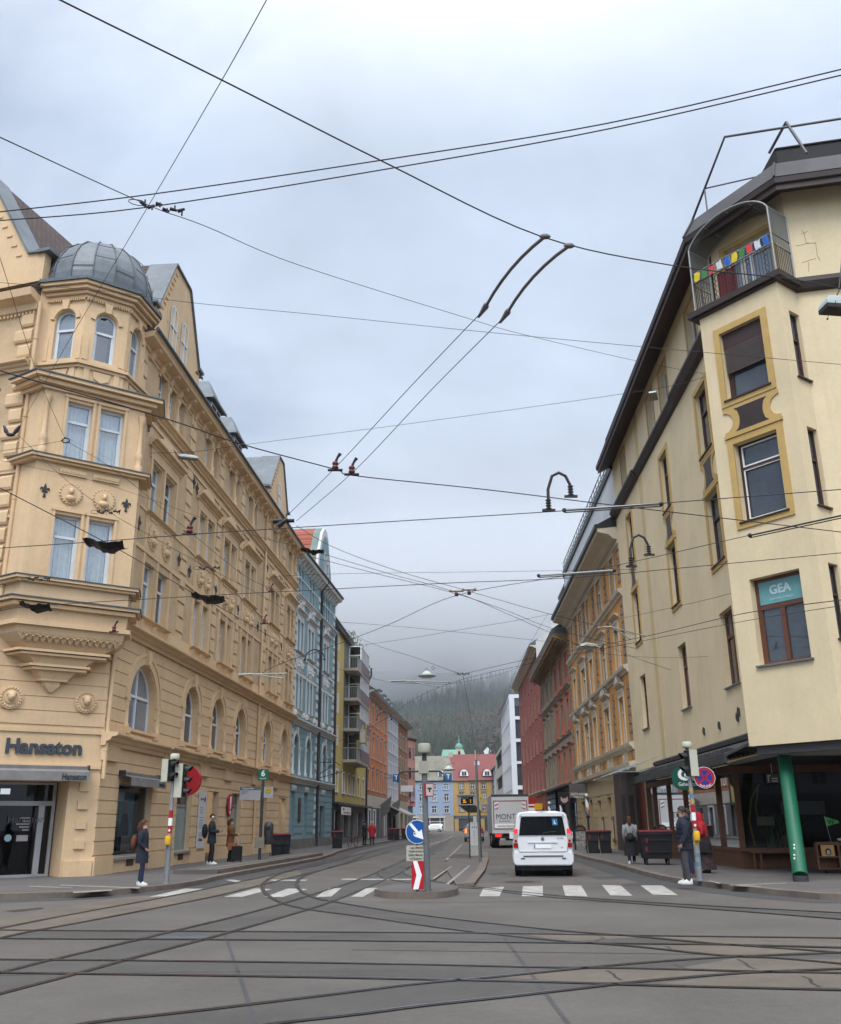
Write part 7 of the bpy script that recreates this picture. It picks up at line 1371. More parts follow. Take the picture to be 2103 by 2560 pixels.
b = MB(f); u = V((.66, -.75)).normalized(); n_ = V((-u.y, u.x)); P_ = lambda a, c: (u.x * a + n_.x * c, zc_ + u.y * a + n_.y * c)
b.plate([P_(-.235, -.032), P_(.03, -.032), P_(.03, -.115), P_(.225, 0), P_(.03, .115), P_(.03, .032), P_(-.235, .032)], .064, .068); b.plate([P_(.0, -.09), P_(.04, -.03), P_(-.02, -.03), P_(-.05, -.07)], .068, .07); b.plate([(-.08, zc_ - .03), (-.03, zc_ - .01), (-.05, zc_ - .09), (-.09, zc_ - .07)], .068, .07); b.build('arrow', TXW, kr)
b = MB(f); b.box(-.245, .235, .05, .064, .80, 1.135); o = b.build('text_plate', mat('weathered sign plate', (.40, .38, .31), .6, .08, 3), kr)
for k, t_ in enumerate(('ausg. öffentliche', 'Verkehrsmittel und', 'Zufahrt Maichstr. 24', 'und Bürgerstr. 12')): text(t_, f, 0, .067, 1.085 - k * .078, .072, INK, o, ext=.001, sx=.68, off=.001)
b = MB(f); b.box(-.13, .15, .04, .06, .2, .8, 0); z0, z1, zm = .2, .8, .5; b.plate([(-.1, z0), (.02, z0), (.1, zm), (.0, z1), (-.1, z1), (-.02, zm)], .06, .063, 1); b.build('chevron_board', [mat('chevron red', (.42, .01, .02), .4, .06, 2), TXW], kr)
# grey mast behind it
p = gnd(1070, 2229, .15); ms = empty('signal_mast', p, 'grey steel mast on the island with cream detector boxes and black arms', 'mast')
b = MB(); b.tube([tuple(p), (p.x - .03, p.y, 1.2)], .072, 14); b.tube([(p.x - .03, p.y, 1.2), (p.x - .05, p.y, 2.75)], .066, 14); b.tube([(p.x - .03, p.y, 1.18), (p.x - .03, p.y, 1.24)], .082, 14); b.build('pole', POLE, ms)
b = MB(); x = p.x - .05; b.box(x - .13, x + .09, p.y - .12, p.y + .12, 2.72, 3.0); b.lathe(x, p.y, [(.0, 3.18), (.145, 3.18), (.15, 3.22), (.15, 3.38), (.12, 3.41), (0, 3.41)], 14); b.build('detector_box', mat('dull cream box', (.29, .28, .22), .6, .1, 3), ms); b = MB(); b.tube([(x, p.y, 2.98), (x, p.y, 3.2)], .055, 10); b.build('neck', STEELD, ms)
b = MB(); b.tube([(x - .14, p.y, 2.77), (x - .52, p.y, 2.77), (x - .6, p.y, 2.72), (x - .63, p.y, 2.62), (x - .62, p.y, 2.52)], [.02, .02, .014, .014, .025], 6); b.tube([(x + .1, p.y, 2.77), (x + .36, p.y, 2.77), (x + .45, p.y, 2.7), (x + .47, p.y, 2.55)], [.02, .02, .014, .025], 6); b.build('arm', BLACK, ms)
f = rotf(x + .1, p.y - .09, R(38)); f.n = -f.n; b = MB(f); b.box(-.12, .12, -.02, .02, 2.2, 2.5, 0); b.box(-.1, .1, .02, .024, 2.22, 2.48, 1); b.plate([(-.02, 2.3), (.02, 2.3), (.02, 2.36), (.06, 2.36), (.06, 2.4), (-.06, 2.4), (-.06, 2.36), (-.02, 2.36)], .024, .028, 2); b.build('tram_signal_plate', [RED, mat('pale plate', (.5, .42, .38), .6, .1, 4), INK], ms)
# tram stop on the middle platform
p = gnd(1201, 2156, .06); tp = empty('tram_pole', p, 'tall grey tram mast on the middle platform with overhead wires at its top', 'mast'); b = MB(); b.tube([tuple(p), (p.x - .06, p.y, 4.2)], [.06, .05], 12); b.tube([(p.x - .06, p.y, 4.2), (p.x - .1, p.y, 4.6)], .025, 8, 1); b.build('pole', [POLE, CREAMP], tp)
a = at(1186, 2142, 50.6); cb = empty('control_cabinet', (a.x, a.y, .06), 'tall pale grey control cabinet standing on the middle platform', 'cabinet'); x, y = 2.6, 50.6; b = MB(); b.box(x - .24, x + .24, y, y + .4, .05, .5, 1); b.box(x - .24, x + .24, y, y + .4, .52, 1.62); b.box(x - .26, x + .26, y - .02, y + .42, 1.62, 1.66); b.build('body', [mat('cabinet grey', (.47, .48, .46), .6, .08, 2), mat('cabinet base', (.38, .38, .36), .7, .1, 2)], cb)
b = MB(); b.box(x - .005, x + .005, y - .004, y, .55, 1.6)
for k in range(3): b.box(x - .14 + k * .1, x - .08 + k * .1, y - .006, y, 1.38, 1.45)
for z in (1.0, 1.15): b.box(x - .07, x - .04, y - .006, y, z, z + .08)
b.build('vent', mat('vent slots', (.15, .15, .15), .7, .1, 3), cb); b = MB(); b.box(x - .05, x + .12, y + .1, y + .2, 1.66, 1.95); b.build('top_box', mat('small pale box', (.4, .4, .38), .6, .1, 3), cb)
ds = empty('stop_display', (2.3, 47, .06), 'dark departure display under a small roof on posts beside the tram mast', 'display'); f = rotf(2.05, 46.5, 0); f.n = -f.n
b = MB(f); b.box(-.42, .4, -.3, .0, 2.42, 2.86); b.box(-.46, .44, -.34, .06, 2.86, 2.91); b.build('housing', mat('display housing', (.25, .26, .26), .5, .08, 2), ds); b = MB(f); b.box(-.28, .3, .0, .012, 2.48, 2.8); b.build('screen', mat('display black', (.012, .01, .01), .2, .1, 3), ds)
b = MB(f); [b.box(-.18 + k * .001, -.02 - .05 * k, .013, .016, 2.54 + k * .09, 2.58 + k * .09) for k in range(2)]; b.box(.16, .2, .013, .016, 2.54, 2.58); b.box(.16, .2, .013, .016, 2.63, 2.67); b.build('led_text', emis('amber led', (.9, .35, .03), .5), ds); text('Bürgerstraße', f, -.1, .014, 2.75, .07, mat('display caption', (.3, .3, .3), .6, 0), ds)
b = MB(f); b.faces([(-.4, -.05, 2.42), (.4, -.05, 2.42), (.75, -1.6, 2.1), (.1, -1.6, 2.1), (-.4, -.3, 2.42), (.4, -.3, 2.42), (.75, -1.7, 2.2), (.1, -1.7, 2.2)], [(0, 1, 2, 3), (4, 5, 6, 7), (0, 3, 7, 4), (1, 2, 6, 5), (2, 3, 7, 6)]); b.tube([(.1, -.2, .05), (.1, -.2, 2.45)], .035, 8); b.tube([(.7, -1.6, .05), (.7, -1.6, 2.2)], .035, 8); b.build('bracket_post', STEELD, ds)
b = MB(f); b.box(.52, .82, -.12, -.08, 2.4, 2.86, 0); b.disc(.68, -.07, 2.72, .12, .01, 18, 1); o = b.build('stop_plate', [mat('plate grey', (.28, .28, .26), .6, .1, 3), mat('dull yellow disc', (.42, .34, .05), .6, .05, 3)], ds); text('H', f, .68, -.065, 2.72, .14, INK, o)
# more signs on the fronts
for (xx, yy, YY), lab in (((991, 1945, 104), 'small blue sign with white T on the grey house front'), ((1121, 1942, 150), 'small blue sign with white T seen in front of the sky blue house')):
    a = at(xx, yy, YY); s_ = YY * .0037; f = rotf(a.x, a.y, 0); f.n = -f.n; b = MB(f); b.box(-s_, s_, -.06, .0, a.z - s_, a.z + s_); sg = b.build('projecting_sign', mat('tobacco blue', (.01, .11, .30), .5, .05, 2) if 'tobacco blue' not in bpy.data.materials else bpy.data.materials['tobacco blue']); tag(sg, lab, 'sign'); text('T', f, 0, .01, a.z, s_ * 1.7, TXW, sg, off=.01); b = MB(f); b.tube([(-s_, -.03, a.z), (-s_ * 3, -.03, a.z)], .03, 5); b.build('bracket', STEELD, sg)
a0, a1 = at(1002, 1964, 112), at(1033, 1979, 112); b = MB(); b.box(a0.x, a1.x, 112, 112.15, a1.z, a0.z); o = b.build('street_banner', mat('white banner panel', (.55, .56, .58), .6, .05, 1)); tag(o, 'blank white rectangular panel sticking out above the far left pavement', 'sign')
a0, a1 = at(1027, 1992, 150), at(1037, 2009, 150); b = MB(); b.box(a0.x, a1.x, 150, 150.2, a1.z, a0.z, 0); b.box(a0.x, a1.x, 149.98, 150, a1.z, a1.z + (a0.z - a1.z) * .3, 1); o = b.build('street_banner', [mat('pale sign', (.4, .41, .43), .6, .1, 1), RED]); tag(o, 'grey and red sign below the pink house windows', 'sign')
# a-board, book cart, pennant
a = gnd(1453, 2125, .13); f = rotf(a.x, a.y, R(-4)); r = empty('a_board', (a.x, a.y, .13), 'dark pavement a board with round top and a food photo by the amber house', 'sign')
b = MB(f)
for sg_, d_ in ((1, -.22), (-1, .22)): b.plate([(-.33, .14), (-.27, .14), (-.27, 1.15), (.27, 1.15), (.27, .14), (.33, .14), (.33, 1.2)] + [(.33 * math.cos(PI * q / 10), 1.2 + .25 * math.sin(PI * q / 10)) for q in range(1, 10)] + [(-.33, 1.2)], d_ * .9, d_, 0, True)
b.build('frame', BLACK, r); b = MB(f); b.box(-.27, .27, -.225, -.2, .68, 1.1, 0); b.box(-.27, .27, -.225, -.2, .35, .62, 0); b.build('panel', mat('food print', (.26, .24, .23), .6, .9, 9), r); b = MB(f); b.plate([(.22 * math.cos(PI * q / 10), 1.2 + .16 * math.sin(PI * q / 10)) for q in range(11)], -.235, -.222); b.build('top_panel', WOOD, r)
ct = empty('book_cart', (11.9, 29.2, .13), 'wooden wheeled book cart with cover display beside the green pillar', 'cart'); f = rotf(12.1, 29.1, R(-12)); f.n = -f.n
b = MB(f)
for u in (-.62, -.02, .58, 1.18): b.box(u - .03, u + .03, -.3, .02, .26, .95)
for v in (.24, .56, .9): b.box(-.65, 1.2, -.32, .03, v, v + .035)
b.box(-.6, .0, -.32, .0, .94, .99); b.box(.05, 1.2, -.32, .0, .94, .99); b.box(-.62, 1.2, -.3, -.28, .26, .95); b.build('frame', WOOD, ct)
for u in (-.45, .3, .95): b = MB(f); b.tube([(u, -.1, .19), (u + .05, -.1, .19)], .06, 10); b.build('castor', BLACK, ct)
CV = [mat('orange book cover', (.46, .25, .08), .6, .15, 6), mat('pale blue book cover', (.30, .42, .46), .6, .15, 6), mat('ink figure', (.02, .02, .025), .6, .2, 6)]
for k, (u, v, m_) in enumerate(((-.32, .6, 0), (.28, .6, 1), (.36, .29, 1), (.88, .6, 0), (.9, .29, 1))):
    b = MB(f); b.box(u - .19, u + .17, .02, .035, v, v + .3); o = b.build('book', CV[m_]); tag(o, ('book with orange cover and dark haired face on the cart top row', 'book with pale blue cover and thin dark figure on the cart top row', 'book with pale blue cover on the cart bottom row, left', 'book with orange cover at the right end of the cart', 'book with pale blue cover at the bottom right of the cart')[k], 'book')
    b = MB(f)
    if k == 0: b.ball((u, .036, v + .12), (.085, .006, .1), 12); b.build('hair', CV[2], o); b = MB(f); b.ball((u, .041, v + .1), (.05, .006, .065), 10); b.build('face', mat('pale ink', (.35, .33, .3), .6, .2, 9), o); continue
    b.tube([(u - .02, .038, v + .05), (u + .03, .038, v + .13), (u - .01, .038, v + .2), (u + .02, .038, v + .27)], [.012, .02, .014, .02], 5); b.build('figure', CV[2], o)
b = MB(f); b.ball((.45, -.12, 1.06), (.24, .1, .08), 10, 0); b.ball((.22, -.12, 1.06), (.09, .08, .07), 8, 1); b.ball((.1, -.1, 1.05), (.12, .07, .045), 8, 2); o = b.build('plush_toy', [mat('yellow plush', (.50, .36, .03), .95, .15, 9), BLACK, mat('white plush', (.4, .4, .4), .95, .1, 9)]); tag(o, 'yellow black and white plush roll lying on top of the book cart', 'toy')
pn = empty('pennant', f.w(-.18, -.1, .98), 'small bright green pennant with dark W on a thin stick at the book cart', 'flag'); b = MB(f); b.tube([(-.18, -.1, .98), (-.28, -.1, 1.72)], .008, 5); b.build('stick', STEEL, pn); b = MB(f); Q = [[(-.28 + .03 * j + .36 * i / 6, -.1 + .02 * math.sin(i * 1.3), 1.7 - .02 * i * (1 if j == 0 else 0) - j * (.28 - .016 * i * 1.0) + (0 if j == 0 else .0)) for i in range(7)] for j in range(2)]
for i in range(6): b.poly([Q[0][i], Q[0][i + 1], Q[1][i + 1], Q[1][i]], 0, True)
b.build('cloth', mat('pennant green', (.06, .36, .06), .7, .08, 6), pn); text('W', f, -.12, -.07, 1.54, .2, INK, pn, off=.004)
b = MB(); a = gnd(1300, 2206); b.lathe(a.x, a.y, [(.62, .0085), (.62, .012), (0, .012)], 28, 1); b.lathe(a.x, a.y, [(.42, .0125), (.42, .0145), (0, .0145)], 28, 0); o = b.build('manhole_cover', [TAR, MARKO if False else CONC]); tag(o, 'round dark manhole cover in the lane behind the van', 'manhole cover')
# bicycle at the yellow house
bk = empty('bicycle', gnd(882, 2118, .13), 'reddish bicycle leaning in front of the yellow house shop', 'bicycle'); a = gnd(882, 2118, .13); f = rotf(a.x, a.y, R(70))
for u in (-.52, .52): b = MB(f); b.tube([(u + .33 * math.cos(t * PI / 8), 0, .48 + .33 * math.sin(t * PI / 8)) for t in range(17)], .022, 6); [b.tube([(u, 0, .48), (u + .32 * math.cos(t), 0, .48 + .32 * math.sin(t))], .004, 3) for t in (0, .8, 1.6, 2.4, 3.2, 4, 4.8, 5.6)]; b.build('wheel', BLACK, bk)
b = MB(f); [b.tube(l, .018, 6) for l in ([(-.52, 0, .48), (-.1, 0, .45), (.35, 0, .9), (-.22, 0, .9), (-.52, 0, .48)], [(-.1, 0, .45), (-.25, 0, 1.02)], [(.52, 0, .48), (.36, 0, 1.1)])]; b.tube([(.36, -.25, 1.12), (.36, .25, 1.12)], .015, 6); b.build('frame', mat('bike red', (.16, .04, .03), .5, .1, 3), bk); b = MB(f); b.ball((-.25, 0, 1.05), (.13, .07, .04), 8); b.build('saddle', BLACK, bk)
# ================================================================ vehicles
PAINT = mat('white car paint', (.66, .67, .68), .25, .04, 1, spec=.6); CGL = mat('dark car glass', (.008, .01, .012), .04, .2, 2, spec=.8); BRL = emis('lit brake lamp', (.75, .02, .02), .55); LRED = mat('red lamp glass', (.28, .008, .012), .15, .1, 5, spec=.7); CLR = mat('clear lamp glass', (.42, .34, .32), .12, .15, 6, spec=.7); RUB = mat('tyre rubber', (.012, .012, .012), .85, .2, 8); PLB = mat('grey trim plastic', (.06, .06, .065), .6, .1, 3)
def shell(b, st, m=0, sm=True):
    """st = [(y, [(x, z) ...half outline from bottom centre to top centre])]"""
    n = len(st[0][1]); P = []
    for y, h in st: P += [(x, y, z) for x, z in h] + [(-x, y, z) for x, z in h[::-1]]
    k = 2 * n; F = [(i * k + q, i * k + (q + 1) % k, (i + 1) * k + (q + 1) % k, (i + 1) * k + q) for i in range(len(st) - 1) for q in range(k)]
    b.faces(P, F, m, sm); b.faces(P[:k], [tuple(range(k))], m); b.faces(P[-k:], [tuple(range(k))], m)
def wheel(f, r, x, y, rad, w_):
    b = MB(f); b.tube([(x - w_ / 2, y, rad), (x + w_ / 2, y, rad)], rad, 22, 0, False); o = b.build('wheel', RUB, r); b = MB(f); s_ = 1 if x > 0 else -1; b.tube([(x + s_ * w_ / 2, y, rad), (x + s_ * (w_ / 2 + .01), y, rad)], rad * .62, 16, 0, False); b.build('rim', STEEL, o)
# the white people carrier
c = (gnd(1288, 2193) + gnd(1434, 2192)) / 2; f = rotf(3.74, 31.35, R(-6)); vn = empty('white_van', f.w(0), 'white people carrier van waiting with lit brake lamps in the right lane', 'van')
prof_ = lambda w_, zt, wt: [(0, .32), (w_ * .9, .32), (w_ * .985, .46), (w_, .72), (w_ * .995, 1.02), (w_ * .965, 1.16), (w_ * .9, 1.5), (wt, zt - .11), (wt * .9, zt - .035), (wt * .6, zt), (0, zt + .012)]
b = MB(f); shell(b, [(0, prof_(.90, 1.88, .74)), (.05, prof_(.935, 1.92, .77)), (.35, prof_(.95, 1.95, .80)), (2.4, prof_(.95, 1.95, .81)), (3.4, prof_(.95, 1.9, .78)), (4.1, [(x_ * .93, min(z_, 1.12)) for x_, z_ in prof_(.95, 1.3, .6)]), (4.75, [(x_ * .85, min(z_, .9)) for x_, z_ in prof_(.95, 1.3, .6)])]); b.build('body', PAINT, vn)
b = MB(f); shell(b, [(-.1, [(0, .36), (.86, .36), (.92, .44), (.93, .62), (.9, .7), (.86, .71), (.8, .71), (.6, .71), (.4, .71), (.2, .71), (0, .71)]), (.3, [(0, .34), (.9, .34), (.965, .44), (.97, .62), (.96, .72), (.9, .73), (.8, .73), (.6, .73), (.4, .73), (.2, .73), (0, .73)])]); b.build('bumper', PAINT, vn)
b = MB(f); b.box(-.62, .62, -.125, -.1, .6, .63); b.box(-.7, -.58, -.12, -.1, .53, .56); b.box(.58, .7, -.12, -.1, .53, .56); b.build('bumper_trim', PLB, vn)
hatch = [(-.74, .74), (.74, .74), (.79, 1.05), (.77, 1.18), (.665, 1.83), (.6, 1.865), (-.6, 1.865), (-.665, 1.83), (-.77, 1.18), (-.79, 1.05)]
def slab_y(b, pts, y0, y1, lean=0., m=0):
    P = [(x, y0 + lean * (z - 1.05 if z > 1.05 else 0), z) for x, z in pts] + [(x, y1 + lean * (z - 1.05 if z > 1.05 else 0), z) for x, z in pts]; n = len(pts); b.faces(P, [tuple(range(n)), tuple(range(n, 2 * n))] + [(k, (k + 1) % n, n + (k + 1) % n, n + k) for k in range(n)], m)
b = MB(f); slab_y(b, hatch, -.03, .03); b.build('tailgate', PAINT, vn)
b = MB(f); slab_y(b, [(-.735, 1.225), (.735, 1.225), (.66, 1.74), (.62, 1.775), (-.62, 1.775), (-.66, 1.74)], -.038, -.03); gl = b.build('rear_window', CGL, vn)
b = MB(f); slab_y(b, [(.33, 1.52), (.5, 1.52), (.485, 1.72), (.32, 1.72)], -.042, -.039); o = b.build('learner_sticker', mat('sticker blue', (.02, .14, .28), .5, .05, 3), gl)
fb_ = rotf(f.o.x, f.o.y, R(-6)); fb_.n = -fb_.n; text('L', fb_, .41, .044, 1.61, .14, TXW, o, ext=.001, off=.005)
b = MB(f); frame_rect(b, -.775, .775, .735, 1.2, .007, .0, 0, -.034) if False else [b.tube([(s_ * .752, -.034, .74), (s_ * .79, -.034, 1.05), (s_ * .77, -.036, 1.2)], .005, 4) for s_ in (-1, 1)]; b.tube([(-.75, -.034, .735), (.75, -.034, .735)], .006, 4); b.tube([(-.77, -.036, 1.205), (.77, -.036, 1.205)], .005, 4); b.tube([(0, -.05, 1.21), (.05, -.052, 1.3), (.42, -.05, 1.34)], .009, 4); b.build('panel_gap', PLB, vn)
b = MB(f); slab_y(b, [(-.64, 1.8), (.64, 1.8), (.7, 1.86), (.62, 1.9), (-.62, 1.9), (-.7, 1.86)], -.09, .06); b.build('roof_spoiler', PAINT, vn)
for s_ in (-1, 1):
    A = [(s_ * .78, .87), (s_ * .915, .87), (s_ * .925, 1.1), (s_ * .895, 1.33), (s_ * .865, 1.42), (s_ * .765, 1.42), (s_ * .775, 1.2)]
    b = MB(f); slab_y(b, A, -.045, .06, 0, 0); o = b.build('tail_lamp', CLR, vn); b = MB(f); slab_y(b, [(s_ * .775, 1.28), (s_ * .9, 1.28), (s_ * .865, 1.42), (s_ * .765, 1.42)], -.05, .0, 0, 0); b.build('brake_lens', BRL, o); b = MB(f); slab_y(b, [(s_ * .78, .87), (s_ * .915, .87), (s_ * .92, 1.0), (s_ * .775, 1.0)], -.05, 0, 0, 0); b.build('lower_lens', LRED, o); b = MB(f); b.tube([(s_ * .84, -.055, 1.06), (s_ * .84, -.04, 1.06)], .04, 12); b.build('reflector', LRED, o)
b = MB(f); b.box(-.46, .46, -.06, -.03, 1.0, 1.04); b.box(-.3, .3, -.035, -.029, .82, .95, 0); b.build('plate_recess', PAINT, vn)
b = MB(f); b.box(-.26, .26, -.052, -.035, .84, .95, 0); b.box(-.27, -.24, -.054, -.035, .84, .95, 1); b.build('number_plate', [TXW, BLUE], vn)
b = MB(fb_); b.disc(0, .05, 1.12, .055, .02, 20, 0); b.disc(0, .056, 1.12, .042, .006, 20, 1); b.box(-.03, .03, .056, .059, 1.105, 1.135, 0); b.build('emblem', [STEEL, STEELD], vn); text('SCUDO', fb_, .56, .034, 1.13, .06, STEELD, vn, ext=.002); text('JTD', fb_, .6, .034, .86, .045, STEELD, vn, ext=.002)
for x_ in (-.8, .8):
    for y_ in (.75, 3.75): wheel(f, vn, x_, y_, .335, .2)
b = MB(f); b.box(-.85, .85, .1, 4.4, .2, .34); b.tube([(-.2, -.05, .26), (-.2, .5, .26)], .03, 8); b.build('underbody', BLACK, vn)
for s_ in (-1, 1): b = MB(f); b.box(s_ * .9 - .02, s_ * .9 + .05, .5, 1.9, 1.22, 1.62) if False else b.faces([(s_ * .955, .5, 1.2), (s_ * .955, 3.1, 1.2), (s_ * .86, 3.0, 1.68), (s_ * .86, .55, 1.68)], [(0, 1, 2, 3)]); b.build('side_window', CGL, vn)
for s_ in (-1, 1): b = MB(f); b.box(s_ * 1.0 - .09, s_ * 1.0 + .09, 3.25, 3.35, 1.08, 1.3); b.build('mirror', PAINT, vn)
# box lorry ahead
f = rotf(5.85, 66.5, R(-1.5)); tr = empty('box_lorry', f.w(0), 'pale box lorry with MONT lettering on its rear doors ahead of the van', 'lorry'); LG = mat('lorry panel grey', (.50, .50, .50), .5, .08, 1); LB2 = mat('bluish lit lorry side', (.33, .38, .43), .35, .08, 1); MAR = mat('maroon door edge', (.17, .02, .03), .5, .1, 2)  # bluish light on the lorry's side is put into its panel colour
b = MB(f); b.box(-1.24, 1.24, .0, 7.2, .95, 3.42, 1); b.box(-1.26, 1.26, -.03, .0, 3.3, 3.45, 2); b.box(-1.24, 1.24, -.02, 0, .95, 3.3, 0); b.build('cargo_box', [LG, LB2, STEELD], tr); fr_ = rotf(f.o.x, f.o.y, R(-1.5)); fr_.n = -fr_.n
b = MB(fr_); frame_rect(b, -1.1, 1.1, 1.25, 3.0, .05, .035, 0, .02); b.build('door_edge', MAR, tr); b = MB(fr_); b.box(-1.08, 1.08, .02, .03, 1.3, 1.55); b.build('strip', TXW, tr); text('MONT', fr_, -.32, .034, 2.0, .5, mat('lorry blue lettering', (.03, .055, .10), .5, 0), tr, sx=.9); text('www.mont', fr_, -.35, .034, 1.42, .24, bpy.data.materials['lorry blue lettering'], tr); text('Der Partner für', fr_, -.4, .034, 1.72, .12, bpy.data.materials['lorry blue lettering'], tr)
for s_ in (-1, 1):
    b = MB(fr_)
    for q in range(4): b.plate([(s_ * 1.02 + .0 - s_ * .0, 2.45 + q * .12), (s_ * .8, 2.45 + q * .12 + .1), (s_ * .8, 2.45 + q * .12 + .16), (s_ * 1.02, 2.45 + q * .12 + .06)], .02, .034, q % 2)
    b.build('hazard_panel', [RED, TXW], tr)
b = MB(f); b.box(-1.1, 1.1, .2, 7, .5, .95); b.box(-1.2, 1.2, -.02, .12, .62, .76); b.box(-1.22, -.5, -.02, .1, .85, .95, 1); b.build('chassis', [BLACK, STEELD], tr)
for s_ in (-1, 1): b = MB(f); b.box(s_ * .85 - .22, s_ * .85 + .22, -.04, .0, .72, .9); b.build('tail_lamp', BRL, tr)
b = MB(f); b.box(-.75, -.4, -.04, -.02, .5, .64); b.build('number_plate', mat('dull plate', (.3, .3, .3), .6, .1, 4), tr)
for x_ in (-1.0, 1.0): wheel(f, tr, x_, 1.6, .48, .5); wheel(f, tr, x_, 6.6, .48, .3)
b = MB(f); b.box(-1.2, 1.2, 7.4, 9.2, .6, 2.9); b.build('cab', mat('lorry cab white', (.5, .5, .5), .4, .05, 1), tr)
# grey car farther on, and two more at the junction
def small_car(x, y, rz, lab, m_, blink=False):
    f = rotf(x, y, rz); r = empty('parked_car' if not blink else 'grey_car', f.w(0), lab, 'car'); b = MB(f)
    pr = lambda w_, zt, wt: [(0, .25), (w_ * .9, .25), (w_, .45), (w_, .85), (w_ * .95, .98), (wt, zt - .12), (wt * .85, zt), (0, zt + .02)]
    shell(b, [(0, pr(.82, 1.45, .58)), (.15, pr(.88, 1.56, .64)), (.8, pr(.9, 1.6, .66)), (2.4, pr(.9, 1.56, .66)), (3.2, [(x_ * .95, min(z_, 1.0)) for x_, z_ in pr(.9, 1.2, .6)]), (4.1, [(x_ * .85, min(z_, .75)) for x_, z_ in pr(.9, 1.2, .6)])]); b.build('body', m_, r)
    b = MB(f); b.faces([(-.72, -.01, 1.0), (.72, -.01, 1.0), (.56, .1, 1.42), (-.56, .1, 1.42)], [(0, 1, 2, 3)]); b.build('rear_window', CGL, r)
    for s_ in (-1, 1): b = MB(f); b.box(s_ * .76 - .1, s_ * .76 + .1, -.03, .1, .75, 1.15); b.build('tail_lamp', emis('amber lit lamp', (.9, .25, .03), .9) if blink and s_ < 0 else LRED, r)
    b = MB(f); b.box(-.25, .25, -.02, .0, .72, .84); b.build('number_plate', TXW, r); b = MB(f); b.box(-.84, .84, -.04, .1, .28, .45); b.build('bumper', PLB, r)
    for x_ in (-.8, .8): wheel(f, r, x_, .7, .31, .2); wheel(f, r, x_, 3.2, .31, .2)
    for s_ in (-1, 1): b = MB(f); b.faces([(s_ * .9, .5, 1.0), (s_ * .88, 2.8, 1.0), (s_ * .69, 2.3, 1.45), (s_ * .69, .6, 1.45)], [(0, 1, 2, 3)]); b.build('side_window', CGL, r)
small_car(4.62, 91, R(-3), 'grey hatchback with lit amber indicator half hidden by the control cabinet', mat('grey car paint', (.26, .27, .28), .3, .05, 1, spec=.6), True)
small_car(11.2, 196, R(75), 'far dark car crossing in front of the golden house, right of the grey car', mat('dark car paint', (.03, .03, .035), .3, .05, 1, spec=.6)); small_car(4.0, 204, R(80), 'far white car crossing in front of the golden house arcade', PAINT)
